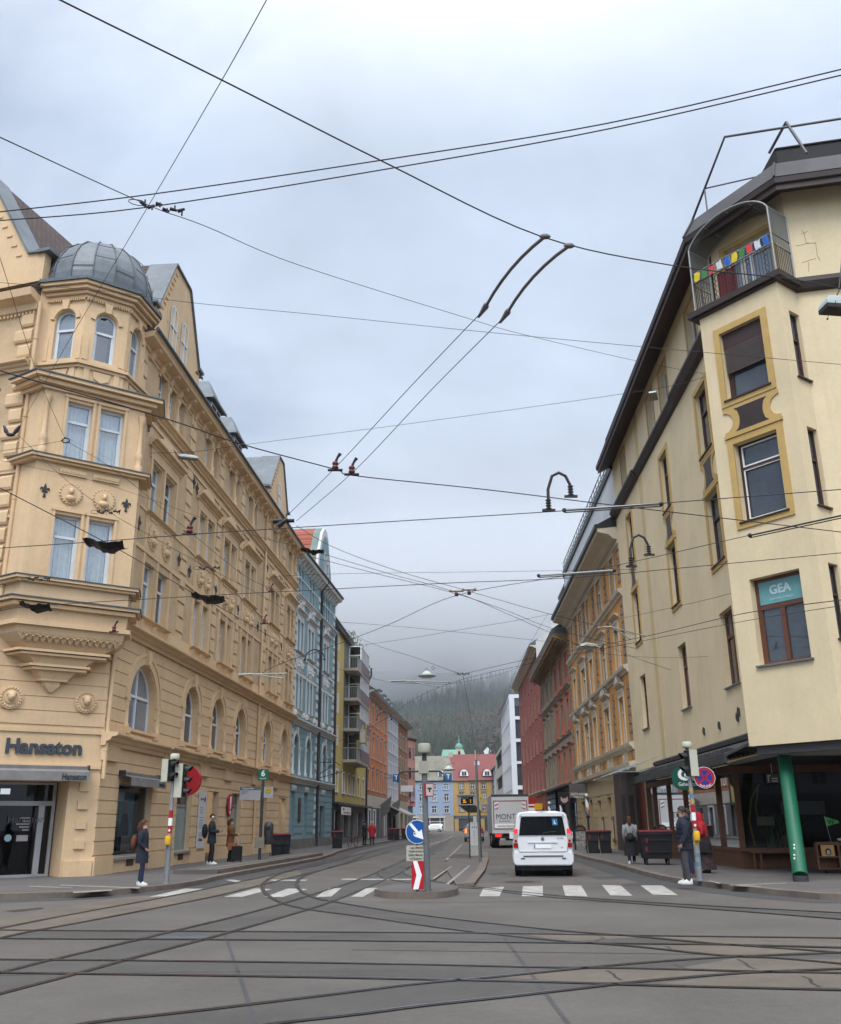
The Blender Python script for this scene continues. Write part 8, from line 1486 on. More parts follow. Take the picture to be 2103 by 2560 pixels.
# ================================================================ people
SKIN = mat('skin', (.42, .25, .175), .6, .08, 6); SKIN2 = mat('tanned skin', (.30, .17, .11), .6, .08, 6)
EYE_ = mat('eye', (.03, .02, .02), .3, 0); SOLE = mat('white trainers', (.62, .62, .60), .6, .12, 8)
def cloth(n, c, v=.25): return mat(n, c, .9, v, 9, bump=.3, bscale=35)
def person(x, y, z, rz, h, label, top, legs, shoes, hair, skin=SKIN, arms=None, stride=.05, hem=.62, puff=1., long=None, skirt=None, scarf=None, lean=0., head_yaw=0., grp=None):
    """standing figure, facing +y of its own frame: skinned body, then clothes and hair as parts"""
    k = h / 1.75; fr = rotf(x, y, rz); root = empty('person', (x, y, z), label, 'person', grp)
    T = lambda p: (p[0] * k, (p[1] + lean * max(0, p[2] - .95)) * k, z + p[2] * k)
    A = arms or [[(.19, -.02, 1.40), (.245, -.05, 1.13), (.235, .06, .90)], [(-.19, -.02, 1.40), (-.245, -.05, 1.13), (-.235, .06, .90)]]
    V_ = []; E_ = []; Rd = []
    def add(p, r, par=None):
        V_.append(T(p)); Rd.append(r * k)
        if par is not None: E_.append((par, len(V_) - 1))
        return len(V_) - 1
    pel = add((0, 0, .95), .12); wa = add((0, 0, 1.1), .105, pel); ch = add((0, -.01, 1.30), .12, wa); nk = add((0, -.005, 1.46), .052, ch); jw = add((0, .02, 1.555), .062, nk); sk = add((0, .0, 1.645), .088, jw); add((0, -.01, 1.70), .07, sk)
    cy, sy_ = math.cos(head_yaw), math.sin(head_yaw); hd = lambda a, b, c: (a * cy - b * sy_, a * sy_ + b * cy, c)
    add(hd(0, .108, 1.60), .016, sk); add(hd(0, .085, 1.535), .03, jw)
    for s in (-1, 1): add(hd(s * .092, -.005, 1.615), .014, sk)
    for arm in A:
        s = 1 if arm[0][0] > 0 else -1
        a = add(arm[0], .052, ch); b_ = add(arm[1], .042, a); w = add(arm[2], .03, b_); d = (V(arm[2]) - V(arm[1])).normalized(); side = V((-s, .15, .1)).normalized(); side = (side - d * side.dot(d)).normalized(); curl = V((0, .5, 0)) - d * .5 * d.y
        pm = V(arm[2]) + d * .06; q = add(tuple(pm), .034, w)
        for i, (o, l) in enumerate(((-.030, .062), (-.010, .076), (.010, .072), (.028, .056))):
            f1 = pm + d * l * .55 + V((0, 1, 0)) * o; i1 = add(tuple(f1), .010, q); f2 = f1 + d * l * .5 + side * .022; add(tuple(f2), .008, i1)
        t1 = pm + V((0, .045, 0)) + side * .015; i1 = add(tuple(t1), .011, q); add(tuple(t1 + d * .035 + V((0, .012, 0))), .009, i1)
    for s in (-1, 1):
        y0 = stride * s; a = add((s * .09, 0, .88), .085, pel); b_ = add((s * .10, y0 * .5 + .025, .49), .058, a); c = add((s * .10, y0, .09), .04, b_); add((s * .12, y0 + .13, .035), .035, c)
    me = bpy.data.meshes.new('body'); me.from_pydata([tuple(fr.vec(*(p[0], p[1], p[2] - z))) for p in V_], E_, []); me.materials.append(skin)
    o = bpy.data.objects.new('body', me); col.objects.link(o); o.parent = root
    m = o.modifiers.new('Skin', 'SKIN'); m.use_smooth_shade = True; m.branch_smoothing = .6
    if not me.skin_vertices: raise RuntimeError('no skin layer')
    for i, r in enumerate(Rd): me.skin_vertices[0].data[i].radius = (r, r)
    me.skin_vertices[0].data[0].use_root = True
    o.modifiers.new('Subdivision', 'SUBSURF').levels = 1; o.modifiers[-1].render_levels = 2
    b = MB(fr); [b.ball(T(hd(s * .034, .078, 1.63)), .011 * k, 6) for s in (-1, 1)]; b.build('eyes', EYE_, root)
    # ---- upper garment: lofted trunk and sleeves
    def rings(b, L, n=14, m=0, caps=True):
        P = []
        for (zz, rx, ry, cx_, cyy) in L:
            for q in range(n): a = 2 * PI * q / n; wob = 1 + .025 * math.sin(a * 3 + zz * 9) + .02 * math.sin(a * 5 - zz * 23); P.append(T((cx_ + rx * wob * math.cos(a), cyy + ry * wob * math.sin(a), zz)))
        F = [(i * n + q, i * n + (q + 1) % n, (i + 1) * n + (q + 1) % n, (i + 1) * n + q) for i in range(len(L) - 1) for q in range(n)]; b.faces(P, F, m, True)
        if caps: b.faces(P[-n:], [tuple(range(n))], m); b.faces(P[:n], [tuple(range(n))], m)
    b = MB(fr); g = puff
    L = [(hem, .205 * g, .165 * g, 0, 0)] + [(zz, rx * g, ry * g, 0, cy2) for zz, rx, ry, cy2 in ((.78, .20, .16, 0), (.92, .19, .15, 0), (1.06, .178, .14, 0), (1.2, .19, .145, -.005), (1.34, .20, .14, -.01), (1.42, .175, .11, -.01), (1.465, .10, .085, -.005), (1.5, .075, .075, 0)) if zz > hem + .05]
    rings(b, L)
    for arm in A:
        pts = [V(arm[0]) * .92 + V((0, 0, .085)), V(arm[0]), V(arm[0]) * .5 + V(arm[1]) * .5, V(arm[1]), V(arm[1]) * .45 + V(arm[2]) * .55, V(arm[2])]; b.tube([T(p) for p in pts], [r * k * g for r in (.06, .078, .07, .064, .058, .047)], 10)
    b.build('jacket', top, root)
    if skirt:
        b = MB(fr); z1, m_ = skirt; rings(b, [(z1, .27, .25, 0, -.02), (z1 + .25, .25, .22, 0, -.01), (.8, .215, .18, 0, 0), (1.0, .185, .15, 0, 0), (1.12, .17, .135, 0, 0)], 18); b.build('skirt', m_, root)
    b = MB(fr)
    for s in (-1, 1):
        y0 = stride * s; pts = [(s * .085, 0, .98), (s * .092, .0, .84), (s * .097, y0 * .3 + .02, .66), (s * .10, y0 * .5 + .03, .49), (s * .10, y0 * .8 + .005, .28), (s * .10, y0, .075)]; b.tube([T(p) for p in pts], [r * k for r in (.1, .098, .084, .07, .062, .058)], 10)
    b.build('trousers', legs, root)
    for s in (-1, 1):
        y0 = stride * s; b = MB(fr); rings(b, [(.0, .05, .135, s * .11, y0 + .055), (.025, .053, .14, s * .11, y0 + .055), (.055, .05, .13, s * .11, y0 + .045), (.095, .046, .08, s * .105, y0 + .0), (.12, .042, .055, s * .1, y0 - .005)], 12); b.build('shoe', shoes, root)
    if hair:
        b = MB(fr); n = 12; P = []
        for i in range(7):
            t = PI * .62 * i / 6
            for q in range(n): a = 2 * PI * q / n; front_ = max(0, math.sin(a)); tt = t * (1 - .42 * front_); rr_ = .104 + .006 * math.sin(a * 4 + i); c = hd(rr_ * math.sin(tt) * math.cos(a) * .93, -.012 + rr_ * math.sin(tt) * math.sin(a) * 1.08, 1.645 + rr_ * 1.02 * math.cos(tt)); P.append(T(c))
        b.faces(P, [(i * n + q, i * n + (q + 1) % n, (i + 1) * n + (q + 1) % n, (i + 1) * n + q) for i in range(6) for q in range(n)], 0, True)
        if long: b.tube([T(hd(0, -.085, 1.66)), T(hd(0, -.115, 1.56)), T(hd(0, -.105, 1.56 - long * .6)), T((0, -.12, 1.56 - long))], [.07 * k, .085 * k, .075 * k, .03 * k], 10)
        b.build('hair', hair, root)
    if scarf:
        b = MB(fr); rings(b, [(1.38, .19, .15, 0, -.01), (1.46, .125, .12, 0, 0), (1.54, .1, .105, 0, .005), (1.62, .115, .115, 0, -.02), (1.7, .105, .105, 0, -.025), (1.76, .05, .05, 0, -.02)], 12); b.build('headscarf', scarf, root)
    return root, fr, T
NAVY = cloth('navy coat cloth', (.014, .018, .032)); BLK = cloth('black cloth', (.011, .011, .012)); JEAN = cloth('dark denim', (.016, .022, .05)); CHAR = cloth('charcoal trousers', (.055, .055, .058)); RUST = cloth('rust brown coat', (.15, .062, .022)); GREYC = cloth('grey wool', (.24, .245, .25)); REDC = cloth('red cloth', (.38, .012, .022)); HB1 = mat('auburn hair', (.085, .03, .014), .95, .25, 20); HB2 = mat('black hair', (.012, .010, .009), .55, .25, 20); HB3 = mat('brown hair', (.05, .028, .016), .95, .25, 20); HG_ = mat('grey hair', (.3, .28, .26), .6, .2, 20)
DIM = cloth('dark blue jacket', (.014, .022, .03))
pk = lambda s: [[(s * .19, -.02, 1.40), (s * .25, -.06, 1.14), (s * .19, .09, .98)]]
pocket = pk(1) + pk(-1); hold = [[(.19, -.02, 1.4), (.25, -.05, 1.14), (.10, .24, 1.13)], [(-.19, -.02, 1.4), (-.25, -.05, 1.14), (-.05, .26, 1.15)]]
p = gnd(350, 2214, .13); person(p.x, p.y, .13, R(-85), 1.66, 'woman in long navy coat and white shoes waiting at the left kerb, hands in pockets', NAVY, JEAN, SOLE, HB1, arms=pocket, hem=.58, long=.16, stride=.04, puff=1.04); fr = rotf(p.x, p.y, R(-85)); b = MB(fr); b.ball((0, -.24, 1.2), (.14, .09, .2), 10); o = b.build('backpack', cloth('brown backpack cloth', (.12, .035, .02))); tag(o, 'small brown backpack on the back of the woman in navy coat', 'backpack')
p = gnd(526, 2160, .26); r, fr, T = person(p.x, p.y, .24, R(-80), 1.8, 'man in dark jacket with headphones looking at his phone by the shop doorway', DIM, BLK, SOLE, HB2, skin=SKIN2, arms=hold, hem=.72, stride=.05, head_yaw=-.2); b = MB(fr); b.tube([T((.1 * math.cos(t), 0, 1.64 + .115 * math.sin(t))) for t in [PI * q / 8 for q in range(9)]], .014, 6); [b.ball(T((s * .1, 0, 1.63)), (.03, .05, .05), 8, 1) for s in (-1, 1)]; b.build('headphones', [BLACK, SOLE], r)
b = MB(fr); b.ball((0, -.27, 1.42), (.17, .12, .27), 10); o = b.build('backpack', BLK); tag(o, 'bulky black backpack worn by the man with headphones', 'backpack'); b = MB(fr); b.box(.0, .08, .36, .375, 1.38, 1.52); o = b.build('phone', BLACK); tag(o, 'black phone in the hands of the man with headphones', 'phone')
p = gnd(574, 2153, .26); r, fr, T = person(p.x, p.y, .24, R(-75), 1.66, 'woman in rust brown coat standing with a suitcase beside the oval red sign', RUST, BLK, BLK, HB3, arms=[[(.19, -.02, 1.4), (.25, -.03, 1.14), (.12, .26, 1.05)], [(-.19, -.02, 1.4), (-.25, -.04, 1.14), (-.2, .1, 1.0)]], hem=.6, long=.14, stride=.03, puff=1.1); b = MB(fr); b.box(.2, .3, -.12, .26, .68, .95); b.tube([(.25, -.1, .95), (.22, .05, 1.4), (.25, .24, .95)], .012, 5); o = b.build('shoulder_bag', cloth('tan bag leather', (.28, .095, .03))); tag(o, 'tan brown shoulder bag of the woman in the rust coat', 'bag')
p = gnd(591, 2155, .26); f = rotf(p.x, p.y, R(-75)); sc_r = empty('suitcase', (p.x, p.y, .26), 'small black trolley suitcase behind the woman in the rust coat', 'suitcase'); b = MB(f); b.box(-.14, .14, -.2, .2, .3, .84); b.box(-.15, -.14, -.15, .15, .36, .78); b.build('body', BLK, sc_r); b = MB(f); b.tube([(-.0, -.12, .84), (0, -.12, 1.15), (0, .12, 1.15), (0, .12, .84)], .01, 5); b.build('handle', STEEL, sc_r); b = MB(f); [b.tube([(-.05, q, .27), (.05, q, .27)], .035, 8) for q in (-.15, .15)]; b.build('wheels', BLACK, sc_r)
p = gnd(930, 2112, .13); person(p.x, p.y, .13, R(-10), 1.7, 'person in red coat with grey hair on the far left pavement', REDC, BLK, BLK, HG_, hem=.6, puff=1.18)
p = gnd(911, 2113, .13); person(p.x, p.y, .13, R(-60), 1.72, 'person in dark clothes standing left of the red coat', BLK, BLK, BLK, HB2, arms=hold, hem=.62, puff=1.12)
p = gnd(1581, 2160, .13); r, fr, T = person(p.x, p.y, .13, R(-8), 1.68, 'woman in grey top and long black coat skirt walking away by the rust panel', GREYC, JEAN, SOLE, HB1, hem=1.0, stride=.14, long=.2, skirt=(.30, BLK), puff=1.08); b = MB(fr); b.ball((-.02, -.2, 1.08), (.16, .08, .15), 10); b.tube([(-.12, -.14, 1.2), (-.14, -.1, 1.42)], .012, 5); b.tube([(.08, -.14, 1.2), (.14, -.1, 1.42)], .012, 5); o = b.build('backpack', cloth('black leather', (.018, .018, .018))); tag(o, 'small black leather backpack on the woman walking away', 'backpack')
p = gnd(1720, 2210, .13); r, fr, T = person(p.x, p.y, .13, R(78), 1.84, 'man in navy padded jacket and white trainers waiting at the right signal', NAVY, CHAR, SOLE, HB2, skin=SKIN2, hem=.78, stride=.03, puff=1.14); b = MB(fr); [b.tube([T((.205 * 1.14 * math.cos(2 * PI * q / 14), .155 * 1.14 * math.sin(2 * PI * q / 14), zz)) for q in range(15)], .012, 4) for zz in (.85, .95, 1.05, 1.15, 1.25)]; b.ball(T((0, -.1, 1.47)), (.13, .1, .07), 8); b.build('quilting', NAVY, r); b = MB(fr); b.ball(T((0, .07, 1.54)), (.06, .045, .05), 8); b.build('beard', HB2, r)
b = MB(fr); q = T((.235, .10, .80)); b.tube([(q[0], q[1] + .0, q[2] - .1), (q[0], q[1] + .02, q[2] + .08), (q[0], q[1] + .025, q[2] + .12)], [.032, .032, .014], 10); o = b.build('bottle', mat('green bottle', (.02, .28, .14), .3, .1, 5)); tag(o, 'small green bottle held by the man in the navy padded jacket', 'bottle')
p = gnd(1741, 2193, .13); person(p.x - .12, p.y, .13, R(70), 1.82, 'man in dark coat and brown boots half hidden behind the right signal pole', BLK, JEAN, cloth('brown boots', (.12, .07, .04)), HB3, hem=.7, puff=1.02)
p = gnd(1771, 2183, .13); r, fr, T = person(p.x, p.y, .13, R(62), 1.72, 'woman in red headscarf and red top with patterned skirt behind the right signal', REDC, BLK, BLK, None, skin=SKIN2, arms=hold, hem=.85, stride=.03, scarf=REDC, skirt=(.1, mat('patterned skirt cloth', (.045, .025, .025), .9, .9, 7)), lean=.18); b = MB(fr); b.box(-.33, -.2, -.2, .16, .72, .98); b.tube([(-.27, -.18, .98), (-.2, -.02, 1.5), (-.27, .14, .98)], .012, 5); o = b.build('handbag', BLK); tag(o, 'black handbag of the woman in the red headscarf', 'bag')
# ================================================================ overhead wires and fittings
WIRE = mat('overhead wire', (.034, .029, .033), .5, .2, 3, metal=.3); INS = mat('red insulator', (.11, .013, .013), .35, .15, 5); TARP = mat('black tarpaulin', (.010, .009, .008), .55, .4, 7); ALU = mat('pale insulator bar', (.30, .31, .29), .5, .1, 3); LAMPC = mat('lamp housing', (.42, .47, .44), .5, .1, 3); BRS = mat('brassy clamp', (.20, .155, .10), .4, .25, 6, metal=.4)
S_ = 2103 / 1736.
def D(x, y, q, isz):
    """point of the sight line at height q (isz) or at distance q up the street"""
    X, Y = x * S_, y * S_; return gnd(X, Y, q) if isz else at(X, Y, q)
def wire(lab, pts, r=.008, z=None):
    P = []
    for i, p in enumerate(pts): P.append(D(p[0], p[1], p[2] if len(p) > 2 else z, len(p) < 3))
    n = len(P); Q = []
    for i in range(n - 1):                                           # smooth run through the sight points
        a, b_, c, d = P[max(i - 1, 0)], P[i], P[i + 1], P[min(i + 2, n - 1)]
        for t in [k / 6 for k in range(6)]: Q.append(.5 * ((2 * b_) + (c - a) * t + (2 * a - 5 * b_ + 4 * c - d) * t * t + (3 * b_ - a - 3 * c + d) * t ** 3))
    Q.append(P[-1]); b = MB(); b.tube([tuple(q) for q in Q], r * .75, 6, 0, True)
    return tag(b.build('overhead_wire', WIRE), lab, 'wire', 'overhead wires')
wire('thick cable falling from the top left corner towards the right corner house', [(60, -38), (125, 0), (458, 165), (790, 333), (1115, 487), (1390, 548), (1640, 577), (1800, 610)], .009, 7.2)
wire('upper of two parallel cables crossing the whole sky left to right', [(-60, 444), (0, 437), (310, 401), (790, 330), (1250, 255), (1736, 143), (1800, 126)], .008, 7.0)
wire('lower of two parallel cables crossing the whole sky left to right', [(-60, 460), (0, 455), (300, 428), (820, 345), (1260, 265), (1736, 155), (1800, 139)], .008, 7.0)
wire('cable from the left edge through the clamp cluster to the corner bay', [(-60, 255, 6), (0, 283, 7), (310, 425, 11), (425, 467, 12.5), (620, 548, 16), (960, 655, 20), (1080, 690, 22), (1315, 745, 26), (1452, 771, 27.9)], .009)
wire('straight wire from the top edge down through the clamp cluster to the ochre house', [(565, -25, 6.5), (550, 0, 6.8), (458, 165, 8), (312, 415, 11.5), (150, 690, 17), (95, 785, 20), (38, 885, 24)], .007)
wire('thin wire across the sky at dome cornice height', [(0, 583, 24), (210, 600, 25), (400, 625, 25.5), (660, 650, 26), (980, 683, 26), (1320, 715, 26), (1736, 752, 24.5)], .011)
wire('wire dropping from the left edge to the iron ring on the oriel', [(-20, 480, 13), (0, 532, 15), (80, 780, 22), (132, 900, 26.5)], .009)
wire('left trolley wire of the pair with curved skids', [(1000, 638), (850, 795), (697, 960), (590, 1066), (560, 1085)], .006, 6.1)
wire('right trolley wire of the pair with curved skids', [(1045, 650), (890, 805), (733, 970), (612, 1075)], .006, 6.1)
wire('lamp wire from the ochre house to the corner bay, two lamps on it', [(300, 935, 33.8), (400, 932, 34), (510, 917, 33.5), (870, 871, 31), (1330, 806, 28.5), (1455, 778, 27.9)], .010)
wire('thick span wire carrying the two red insulators in mid sky', [(-40, 752), (0, 765), (330, 860), (500, 917), (690, 968), (735, 982), (1000, 1010), (1270, 1043), (1736, 1098), (1790, 1104)], .011, 6.6)
wire('tram contact wire through the largest black tarpaulin', [(-40, 1133), (0, 1131), (210, 1117), (420, 1101), (780, 1078), (1150, 1055), (1450, 1032), (1736, 1010), (1800, 1005)], .0085, 5.7)
wire('tram contact wire through the two smaller black tarpaulins', [(-40, 1264), (0, 1260), (80, 1250), (430, 1229), (700, 1215), (930, 1203), (1170, 1193), (1450, 1168), (1736, 1141), (1800, 1135)], .0085, 5.7)
wire('curved contact wire running down right from the left edge past the large tarpaulin', [(-40, 985), (0, 1007), (185, 1102), (270, 1148), (400, 1225), (470, 1262), (560, 1315)], .0085, 5.7)
wire('wire from the double insulator at the left edge down along the medallions', [(35, 895, 22), (130, 985, 22), (222, 1054, 22), (300, 1100, 23), (430, 1172, 25), (545, 1232, 28), (610, 1275, 31)], .008)
wire('wire from the iron ring down across the ochre facade to a red insulator', [(140, 912, 26.4), (222, 960, 27), (300, 1020, 28), (390, 1096, 29), (500, 1185, 30), (558, 1214, 31)], .009)
wire('short wire from the iron ring back to the left edge', [(133, 909, 26.5), (60, 922, 24), (0, 931, 22), (-40, 938, 21)], .009)
wire('thin wire from the left edge sloping over both medallions', [(-30, 938, 21), (0, 950, 22), (230, 1003, 25), (480, 1092, 28), (600, 1125, 30), (640, 1135, 31)], .007)
wire('highest of three wires running to the twin insulators in mid street', [(612, 1085, 30), (690, 1130, 31), (820, 1178, 32), (960, 1218, 33), (1130, 1266, 35), (1310, 1310, 38)], .012)
wire('middle of three wires running to the twin insulators in mid street', [(640, 1135, 31), (800, 1183, 32), (945, 1224, 33), (1100, 1290, 35), (1225, 1345, 37)], .012)
wire('lowest of three wires running to the twin insulators in mid street', [(645, 1150, 31), (790, 1187, 32), (930, 1222, 33), (1040, 1258, 35), (1150, 1300, 37), (1310, 1338, 40)], .012)
wire('thick wire rising right from the pale bar on the ochre house to the right edge', [(545, 1385, 28), (600, 1362, 28), (660, 1343, 28), (800, 1290, 27), (945, 1228, 26), (1180, 1186, 24), (1340, 1152, 23), (1550, 1104, 20), (1736, 1064, 17), (1800, 1048, 16)], .011)
wire('drooping wire from the yellow house roof to the mid street node', [(690, 1284, 72), (760, 1325, 60), (860, 1358, 50), (930, 1384, 45), (955, 1391, 44)], .016)
wire('wire from the mid street node down to the tram mast top', [(955, 1391, 44), (968, 1460, 44), (980, 1540, 43.5), (985, 1568, 43.3)], .016)
wire('twisted double wire from the mid street node to the right edge', [(955, 1391, 44), (1110, 1356, 38), (1320, 1316, 31), (1530, 1267, 24), (1736, 1238, 19), (1800, 1226, 18)], .013)
wire('lower contact wire passing under the node to the right edge', [(700, 1530, 42), (790, 1487, 41), (860, 1440, 40), (955, 1402, 38), (1110, 1366, 34), (1300, 1328, 29), (1530, 1283, 24), (1736, 1250, 19)], .010)
wire('wire from the dark red house corner down to the tram mast', [(1132, 1265, 75), (1075, 1362, 70), (1030, 1470, 55), (988, 1560, 43.4)], .016)
wire('thin level wire from the blue house to the amber house', [(560, 1190, 40), (700, 1184, 42), (1000, 1180, 44), (1300, 1175, 45), (1420, 1170, 40)], .011)
wire('thin wire from the yellow balconies to the brick house cornice', [(690, 1283, 62), (800, 1291, 60), (930, 1303, 58), (1110, 1322, 60), (1210, 1332, 62)], .014)
wire('thin wire crossing it from low left to the amber roof corner', [(740, 1333, 62), (860, 1315, 60), (930, 1303, 58), (1010, 1290, 57), (1135, 1268, 60), (1280, 1235, 50), (1550, 1180, 36)], .014)
wire('wire of the white mid street lamp', [(690, 1378, 62), (800, 1407, 62), (880, 1411, 62), (925, 1412, 62), (1020, 1395, 64), (1075, 1375, 68)], .014)
wire('thin wire with small end insulator across the amber facade', [(1130, 1322, 45), (1220, 1345, 42), (1345, 1357, 40), (1462, 1355, 33.2)], .009)
wire('thin wire from the cream facade down left across the amber house', [(1600, 1200, 27.5), (1440, 1242, 29), (1250, 1282, 38), (1130, 1300, 50)], .009)
wire('thin wire anchored low on the cream facade', [(1385, 1383, 37.5), (1300, 1353, 38), (1250, 1330, 42), (1160, 1290, 55)], .011)
# fittings
def clamp(x, y, q, isz, kind, lab, cat='insulator', rz=0.):
    p = D(x, y, q, isz); b = MB(rotf(p.x, p.y, rz)); z = p.z; name = 'insulator'; m = [WIRE, INS]; g = 'overhead wire fittings'
    if kind == 'ins': b.tube([(-.11, 0, z), (.11, 0, z)], .02, 6); b.lathe(0, 0, [(.02, z), (.05, z + .03), (.05, z + .05), (.028, z + .07), (.05, z + .09), (.045, z + .12), (.015, z + .14)], 10, 1); b.tube([(0, 0, z + .12), (.03, 0, z + .2), (.07, 0, z + .26)], [.025, .02, .03], 6)
    elif kind == 'node':
        for k in range(6): b.tube([(-.26 + .1 * k, .03 * math.sin(k * 2), z + .03 * math.cos(k * 3)), (-.17 + .1 * k, .03 * math.sin(k * 2 + 1), z - .03 * math.cos(k * 2))], [.028, .018], 6); b.tube([(-.2 + .1 * k, 0, z), (-.2 + .1 * k, .0, z + .07 * (-1) ** k)], .012, 5)
        b.tube([(-.3 + .12 * math.cos(t * .7), 0, z + .045 * math.sin(t * .7)) for t in range(10)], .007, 4); name = 'wire_clamp'
    elif kind == 'ring': b.tube([(.11 * math.cos(t * PI / 8), 0, z + .075 * math.sin(t * PI / 8)) for t in range(17)], .02, 6); [b.ball((.13 * math.cos(a), 0, z + .1 * math.sin(a)), .03, 6) for a in (1.9, 3.2, 5.6)]; name = 'wire_ring'
    elif kind == 'vee': [b.tube([(s * .06, 0, z), (s * .13, 0, z + .1), (s * .2, 0, z + .24)], [.03, .055, .03], 8) for s in (-1, 1)]; b.ball((0, 0, z), (.12, .05, .05), 8); name = 'strain_insulator'
    elif kind == 'lyre':
        b.tube([(-.17, 0, z), (-.165, 0, z + .3), (-.1, 0, z + .5), (0, 0, z + .55), (.09, 0, z + .5), (.15, 0, z + .36)], .022, 8)
        for x0, z0 in ((-.17, z), (.15, z + .2)): [b.lathe(x0, 0, [(.02, z0 + .04 * k), (.045, z0 + .02 + .04 * k), (.02, z0 + .04 + .04 * k)], 8) for k in range(4)]; b.box(x0 - .09, x0 + .09, -.02, .02, z0 - .02, z0 + .01)
        name = 'wire_hook'
    elif kind == 'twin':
        for s in (-.16, .2): b.tube([(s - .17, 0, z + .1 + s * .1), (s + .17, 0, z + .1 + s * .1)], .024, 6, 2); b.lathe(s, 0, [(.05, z + s * .1), (.06, z + .03 + s * .1), (.03, z + .06 + s * .1), (.03, z + .1 + s * .1)], 10, 1); b.ball((s, 0, z - .02 + s * .1), (.06, .04, .03), 6); b.ball((s - .17, 0, z + .11 + s * .1), .04, 6, 2); b.ball((s + .17, 0, z + .11 + s * .1), .04, 6, 2)
        m = [WIRE, INS, BRS]
    s_ = b.build(name, m); return tag(s_, lab, cat, g)
clamp(692, 970, 6.6, True, 'ins', 'left red insulator of the pair hanging in mid sky'); clamp(726, 979, 6.6, True, 'ins', 'right red insulator of the pair hanging in mid sky')
clamp(391, 1102, 5.75, True, 'ins', 'red insulator in front of the third floor windows of the ochre house'); clamp(559, 1220, 31, False, 'ins', 'red insulator where the ring wire ends near the blue house')
clamp(545, 1287, 26, False, 'ins', 'small red insulator over the far ochre windows'); clamp(235, 1304, 22, False, 'ins', 'small red insulator below the oriel ledge'); clamp(222, 1056, 22, False, 'node', 'black wire clamp over the right medallion', 'clamp')
clamp(330, 427, 11, False, 'node', 'black cluster of clamps where three cables cross in the sky', 'clamp', .35); clamp(136, 909, 26.4, False, 'ring', 'black iron ring joining wires in front of the oriel window', 'ring'); clamp(22, 897, 22, False, 'vee', 'black double strain insulator at the left picture edge')
clamp(1158, 1052, 5.72, True, 'lyre', 'arched black wire hook standing against the clouds', 'hook'); clamp(1324, 1168, 5.72, True, 'lyre', 'arched black wire hook in front of the cream facade', 'hook'); clamp(954, 1226, 26, False, 'twin', 'twin red insulators with brassy bars in mid street')
clamp(955, 1391, 44, False, 'node', 'brassy node of clamps where the street wires meet', 'clamp'); clamp(430, 1172, 25, False, 'node', 'black wire clamp in front of the ochre medallions', 'clamp'); clamp(78, 1194, 23, False, 'node', 'small clamp at the foot of the oriel windows', 'clamp')
for k, (x0, y0, x1, y1, z, lab) in enumerate(((1165, 1053, 1365, 1040, 5.78, 'pale section insulator bar beside the hook against the clouds'), (1112, 1188, 1268, 1177, 5.78, 'pale section insulator bar above the amber house'), (1548, 1105, 1800, 1050, 5.5, 'dark section bar across the corner bay'))):
    a, c = D(x0, y0, z, True), D(x1, y1, z, True); b = MB(); b.tube([tuple(a), tuple(c)], .017 if k < 2 else .012, 6, 0); b.tube([tuple(a - V((0, 0, .035))), tuple(c - V((0, 0, .035)))], .009, 5, 1); b.ball(tuple(a), .035, 6, 1); b.ball(tuple(c), .035, 6, 1); tag(b.build('section_insulator', [ALU if k < 2 else WIRE, WIRE]), lab, 'insulator', 'overhead wire fittings')
for k, (x0, y0, xm, ym, x1, y1, lab) in enumerate(((1125, 488, 1050, 545, 1003, 632, 'curved black skid on the left trolley wire'), (1175, 507, 1095, 562, 1048, 644, 'curved black skid on the right trolley wire'))):
    a, m_, c = D(x0, y0, 6.15, True), D(xm, ym, 6.2, True), D(x1, y1, 6.12, True); b = MB(); L_ = smooth([(0, 0), (1, 0)], 0); P = [a.lerp(m_, t / 6).lerp(m_.lerp(c, t / 6), t / 6) for t in range(7)]; b.tube([tuple(q) for q in P], .015, 8); b.ball(tuple(a), (.05, .025, .025), 6); b.ball(tuple(c), (.03, .05, .03), 6); b.tube([tuple(c), tuple(c + V((-.06, .16, -.02)))], [.03, .012], 6); tag(b.build('wire_skid', mat('grey black skid', (.16, .14, .145), .5, .2, 5) if k == 0 else bpy.data.materials['grey black skid']), lab, 'skid', 'overhead wire fittings')
a = D(600, 1075, 6.1, True); b = MB(); b.tube([tuple(a + V((-.28, 0, .0))), tuple(a + V((.05, .05, .02)))], [.04, .03], 6); b.tube([tuple(a + V((-.2, 0, -.08))), tuple(a + V((-.05, 0, .03)))], [.05, .03], 6); tag(b.build('wire_clamp', WIRE), 'black end clamp of the trolley pair by the ochre eaves', 'clamp', 'overhead wire fittings')
for x, y, w_, lab in ((218, 1119, .62, 'largest black tarpaulin slung on the wires in front of the oriel window'), (432, 1230, .62, 'black tarpaulin slung on the wires in front of the ochre facade'), (76, 1247, .60, 'black tarpaulin slung on the wires below the oriel windows'), (645, 1135, .8, 'small dark tarpaulin on the wires in front of the red tiled roof')):
    p = D(x, y, 5.68, True) if y != 1135 else D(x, y, 31, False); rs = random.Random(int(x)); n = 12; Q = []
    for i in range(n + 1):
        t = i / n; hw = .19 * (.55 + .45 * math.sin(PI * t)) + rs.uniform(-.02, .02); cx_ = -w_ * .5 + w_ * t
        Q.append([(p.x + cx_, p.y + d_ * hw * 1.6, p.z + .035 * math.sin(t * 9) + rs.uniform(-.02, .02) - (.07 if abs(d_) < .5 else 0) - .09 * t + (.05 if i in (0, n) else 0)) for d_ in (-1, -.4, .3, 1)])
    b = MB()
    for i in range(n):
        for j in range(3): b.poly([Q[i][j], Q[i + 1][j], Q[i + 1][j + 1], Q[i][j + 1]], 0, True)
    tag(b.build('tarpaulin', TARP), lab, 'tarpaulin', 'black tarpaulins on the wires')
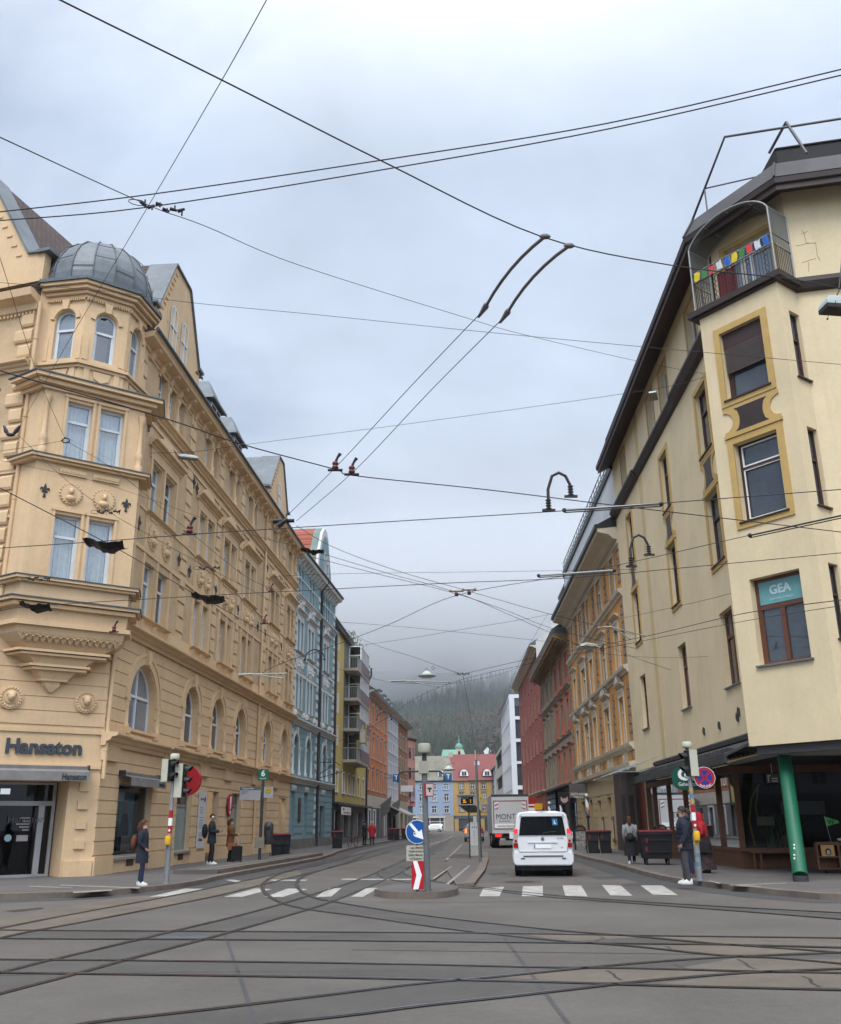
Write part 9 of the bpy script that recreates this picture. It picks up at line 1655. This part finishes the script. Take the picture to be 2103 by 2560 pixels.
# hanging street lamps
def lamp(x, y, q, s, rz, lab, kind=0):
    p = D(x, y, q, False); r = empty('street_lamp', p, lab, 'street lamp', 'hanging street lamps'); f = rotf(p.x, p.y, rz); z = p.z
    if kind == 0:
        b = MB(f); b.faces([(u * s, d * s, z + v * s) for v, e in ((0, 1), (.1, .92), (.17, .6)) for u, d in ((-.5 * e, -.2 * e), (.5 * e, -.2 * e), (.5 * e, .2 * e), (-.5 * e, .2 * e))], [(0, 1, 5, 4), (1, 2, 6, 5), (2, 3, 7, 6), (3, 0, 4, 7), (4, 5, 9, 8), (5, 6, 10, 9), (6, 7, 11, 10), (7, 4, 8, 11), (8, 9, 10, 11)]); b.build('housing', LAMPC, r)
        b = MB(f); b.box(-.46 * s, .46 * s, -.17 * s, .17 * s, z - .04 * s, z - .001); b.build('diffuser', mat('smoked diffuser', (.12, .13, .12), .2, .15, 4) if 'smoked diffuser' not in bpy.data.materials else bpy.data.materials['smoked diffuser'], r)
    else:
        b = MB(f); b.lathe(0, 0, [(.34 * s, z), (.36 * s, z + .03 * s), (.16 * s, z + .12 * s), (.1 * s, z + .2 * s), (.03 * s, z + .22 * s)], 16); b.build('housing', LAMPC, r); b = MB(f); b.lathe(0, 0, [(.33 * s, z - .005), (.2 * s, z - .05 * s), (0, z - .06 * s)], 16); b.build('diffuser', mat('milky diffuser', (.6, .62, .6), .3, .05, 4) if 'milky diffuser' not in bpy.data.materials else bpy.data.materials['milky diffuser'], r)
    b = MB(f); b.tube([(-.1 * s, 0, z + .17 * s), (0, 0, z + .34 * s), (.1 * s, 0, z + .17 * s)], .015 * s, 5); b.tube([(.25 * s + .06 * s * math.cos(t), 0, z + .32 * s + .06 * s * math.sin(t)) for t in range(8)], .01 * s, 4); b.build('hanger', STEELD, r)
lamp(388, 946, 33.9, .75, R(20), 'hanging street lamp in front of the ochre pediment'); lamp(1349, 818, 28.4, .62, R(70), 'hanging street lamp against the cream attic wall'); lamp(881, 1396, 62, 1.7, 0, 'white hanging lamp over the far street below the clouds', 1); lamp(926, 1589, 120, 2.4, 0, 'small white hanging lamp near the church tower', 1); lamp(1020, 1697, 150, 2.2, 0, 'tiny white hanging lamp in front of the golden house eaves', 1); lamp(1040, 582, 48, 1.6, R(25), 'grey hanging lamp in front of the amber stucco band') if False else None
lamp(1217, 1335, 45, 1.0, R(40), 'small grey hanging lamp in front of the amber stucco band')
p = at(2085, 770, 14); r = empty('street_lamp', p, 'large hanging street lamp cut by the right picture edge under the brown band', 'street lamp', 'hanging street lamps'); f = rotf(p.x + .15, p.y, R(8)); z = p.z
b = MB(f); b.faces([(u, d, z + v) for v, e in ((0, 1), (.06, .98), (.15, .86), (.19, .5)) for u, d in ((-.36 * e, -.14 * e), (.36 * e, -.14 * e), (.36 * e, .14 * e), (-.36 * e, .14 * e))], [(4 * j + k, 4 * j + (k + 1) % 4, 4 * j + 4 + (k + 1) % 4, 4 * j + 4 + k) for j in range(3) for k in range(4)] + [(12, 13, 14, 15)]); b.build('housing', LAMPC, r); b = MB(f); b.box(-.36, .36, -.145, .145, z - .075, z - .001); b.build('shade', mat('brown black shade', (.018, .012, .010), .6, .2, 4), r); b = MB(f); b.tube([(-.1, 0, z + .19), (-.02, 0, z + .32), (.1, 0, z + .8), (.3, 0, z + 1.6)], .012, 5); b.tube([(-.24, -.05, z - .07), (-.34, -.05, z - .24)], .006, 4); b.ball((-.345, -.05, z - .26), .02, 6); [b.tube([(u, -.16, z + .03), (u, -.16, z - .06)], .006, 4) for u in (-.22, .02)]; b.build('hanger', STEELD, r)
# tram wire lyres and cantilevers on the facades
for x, y, Y, s, lab in ((650, 1352, 58, 1.15, 'arched black wire hook in front of the blue house windows'), (388, 1800, 1, 1, ''), (793, 1478, 95, 1.4, 'arched black wire hook in front of the orange house')):
    if not lab: continue
    p = D(x, y, Y, False); b = MB(); b.tube([(p.x + .52 * s * math.cos(PI * q / 10), p.y, p.z - .2 * s + .5 * s * math.sin(PI * q / 10)) for q in range(11)], .03 * s, 6); [b.ball((p.x + sg_ * .52 * s, p.y, p.z - .24 * s), .07 * s, 6) for sg_ in (-1, 1)]; tag(b.build('wire_hook', WIRE), lab, 'hook', 'overhead wire fittings')
for x0, y0, x1, y1, x2, y2, Y, lab in ((630, 1685 - 300, 725, 1690 - 300, 712, 1401, 0, ''), (520, 1391, 590, 1390, 582, 1400, 27.5, 'pale twin bar holding the contact wire at the ochre house'), (835, 1405, 927, 1408, 905, 1417, 55, 'pale twin bar holding the contact wire in front of the mountain'), (1262, 1294, 1330, 1312, 1300, 1318, 38, 'pale twin bar holding the contact wire at the amber house')):
    if not lab: continue
    a, c, d = D(x0, y0, Y, False), D(x1, y1, Y, False), D(x2, y2, Y, False); s = Y / 27.5; b = MB(); b.tube([tuple(a), tuple(c)], .018 * s, 6); b.tube([tuple(a), tuple(d)], .018 * s, 6); [b.ball(tuple(q), .035 * s, 6) for q in (a, c, d)]; b.tube([tuple(a), tuple(a + V((-.4 * s, 0, -.02)))], .03 * s, 6); tag(b.build('wire_bar', ALU), lab, 'insulator', 'overhead wire fittings')
# ================================================================ letters become plain meshes
bpy.context.view_layer.update()
dg = bpy.context.evaluated_depsgraph_get()
for o in [o for o in sc.objects if o.type == 'FONT']:
    me = bpy.data.meshes.new_from_object(o.evaluated_get(dg)); n = bpy.data.objects.new('tmp', me); col.objects.link(n)
    n.parent = o.parent; n.matrix_local = o.matrix_local.copy()
    for k in o.keys(): n[k] = o[k]
    nm = o.name; bpy.data.objects.remove(o); n.name = nm
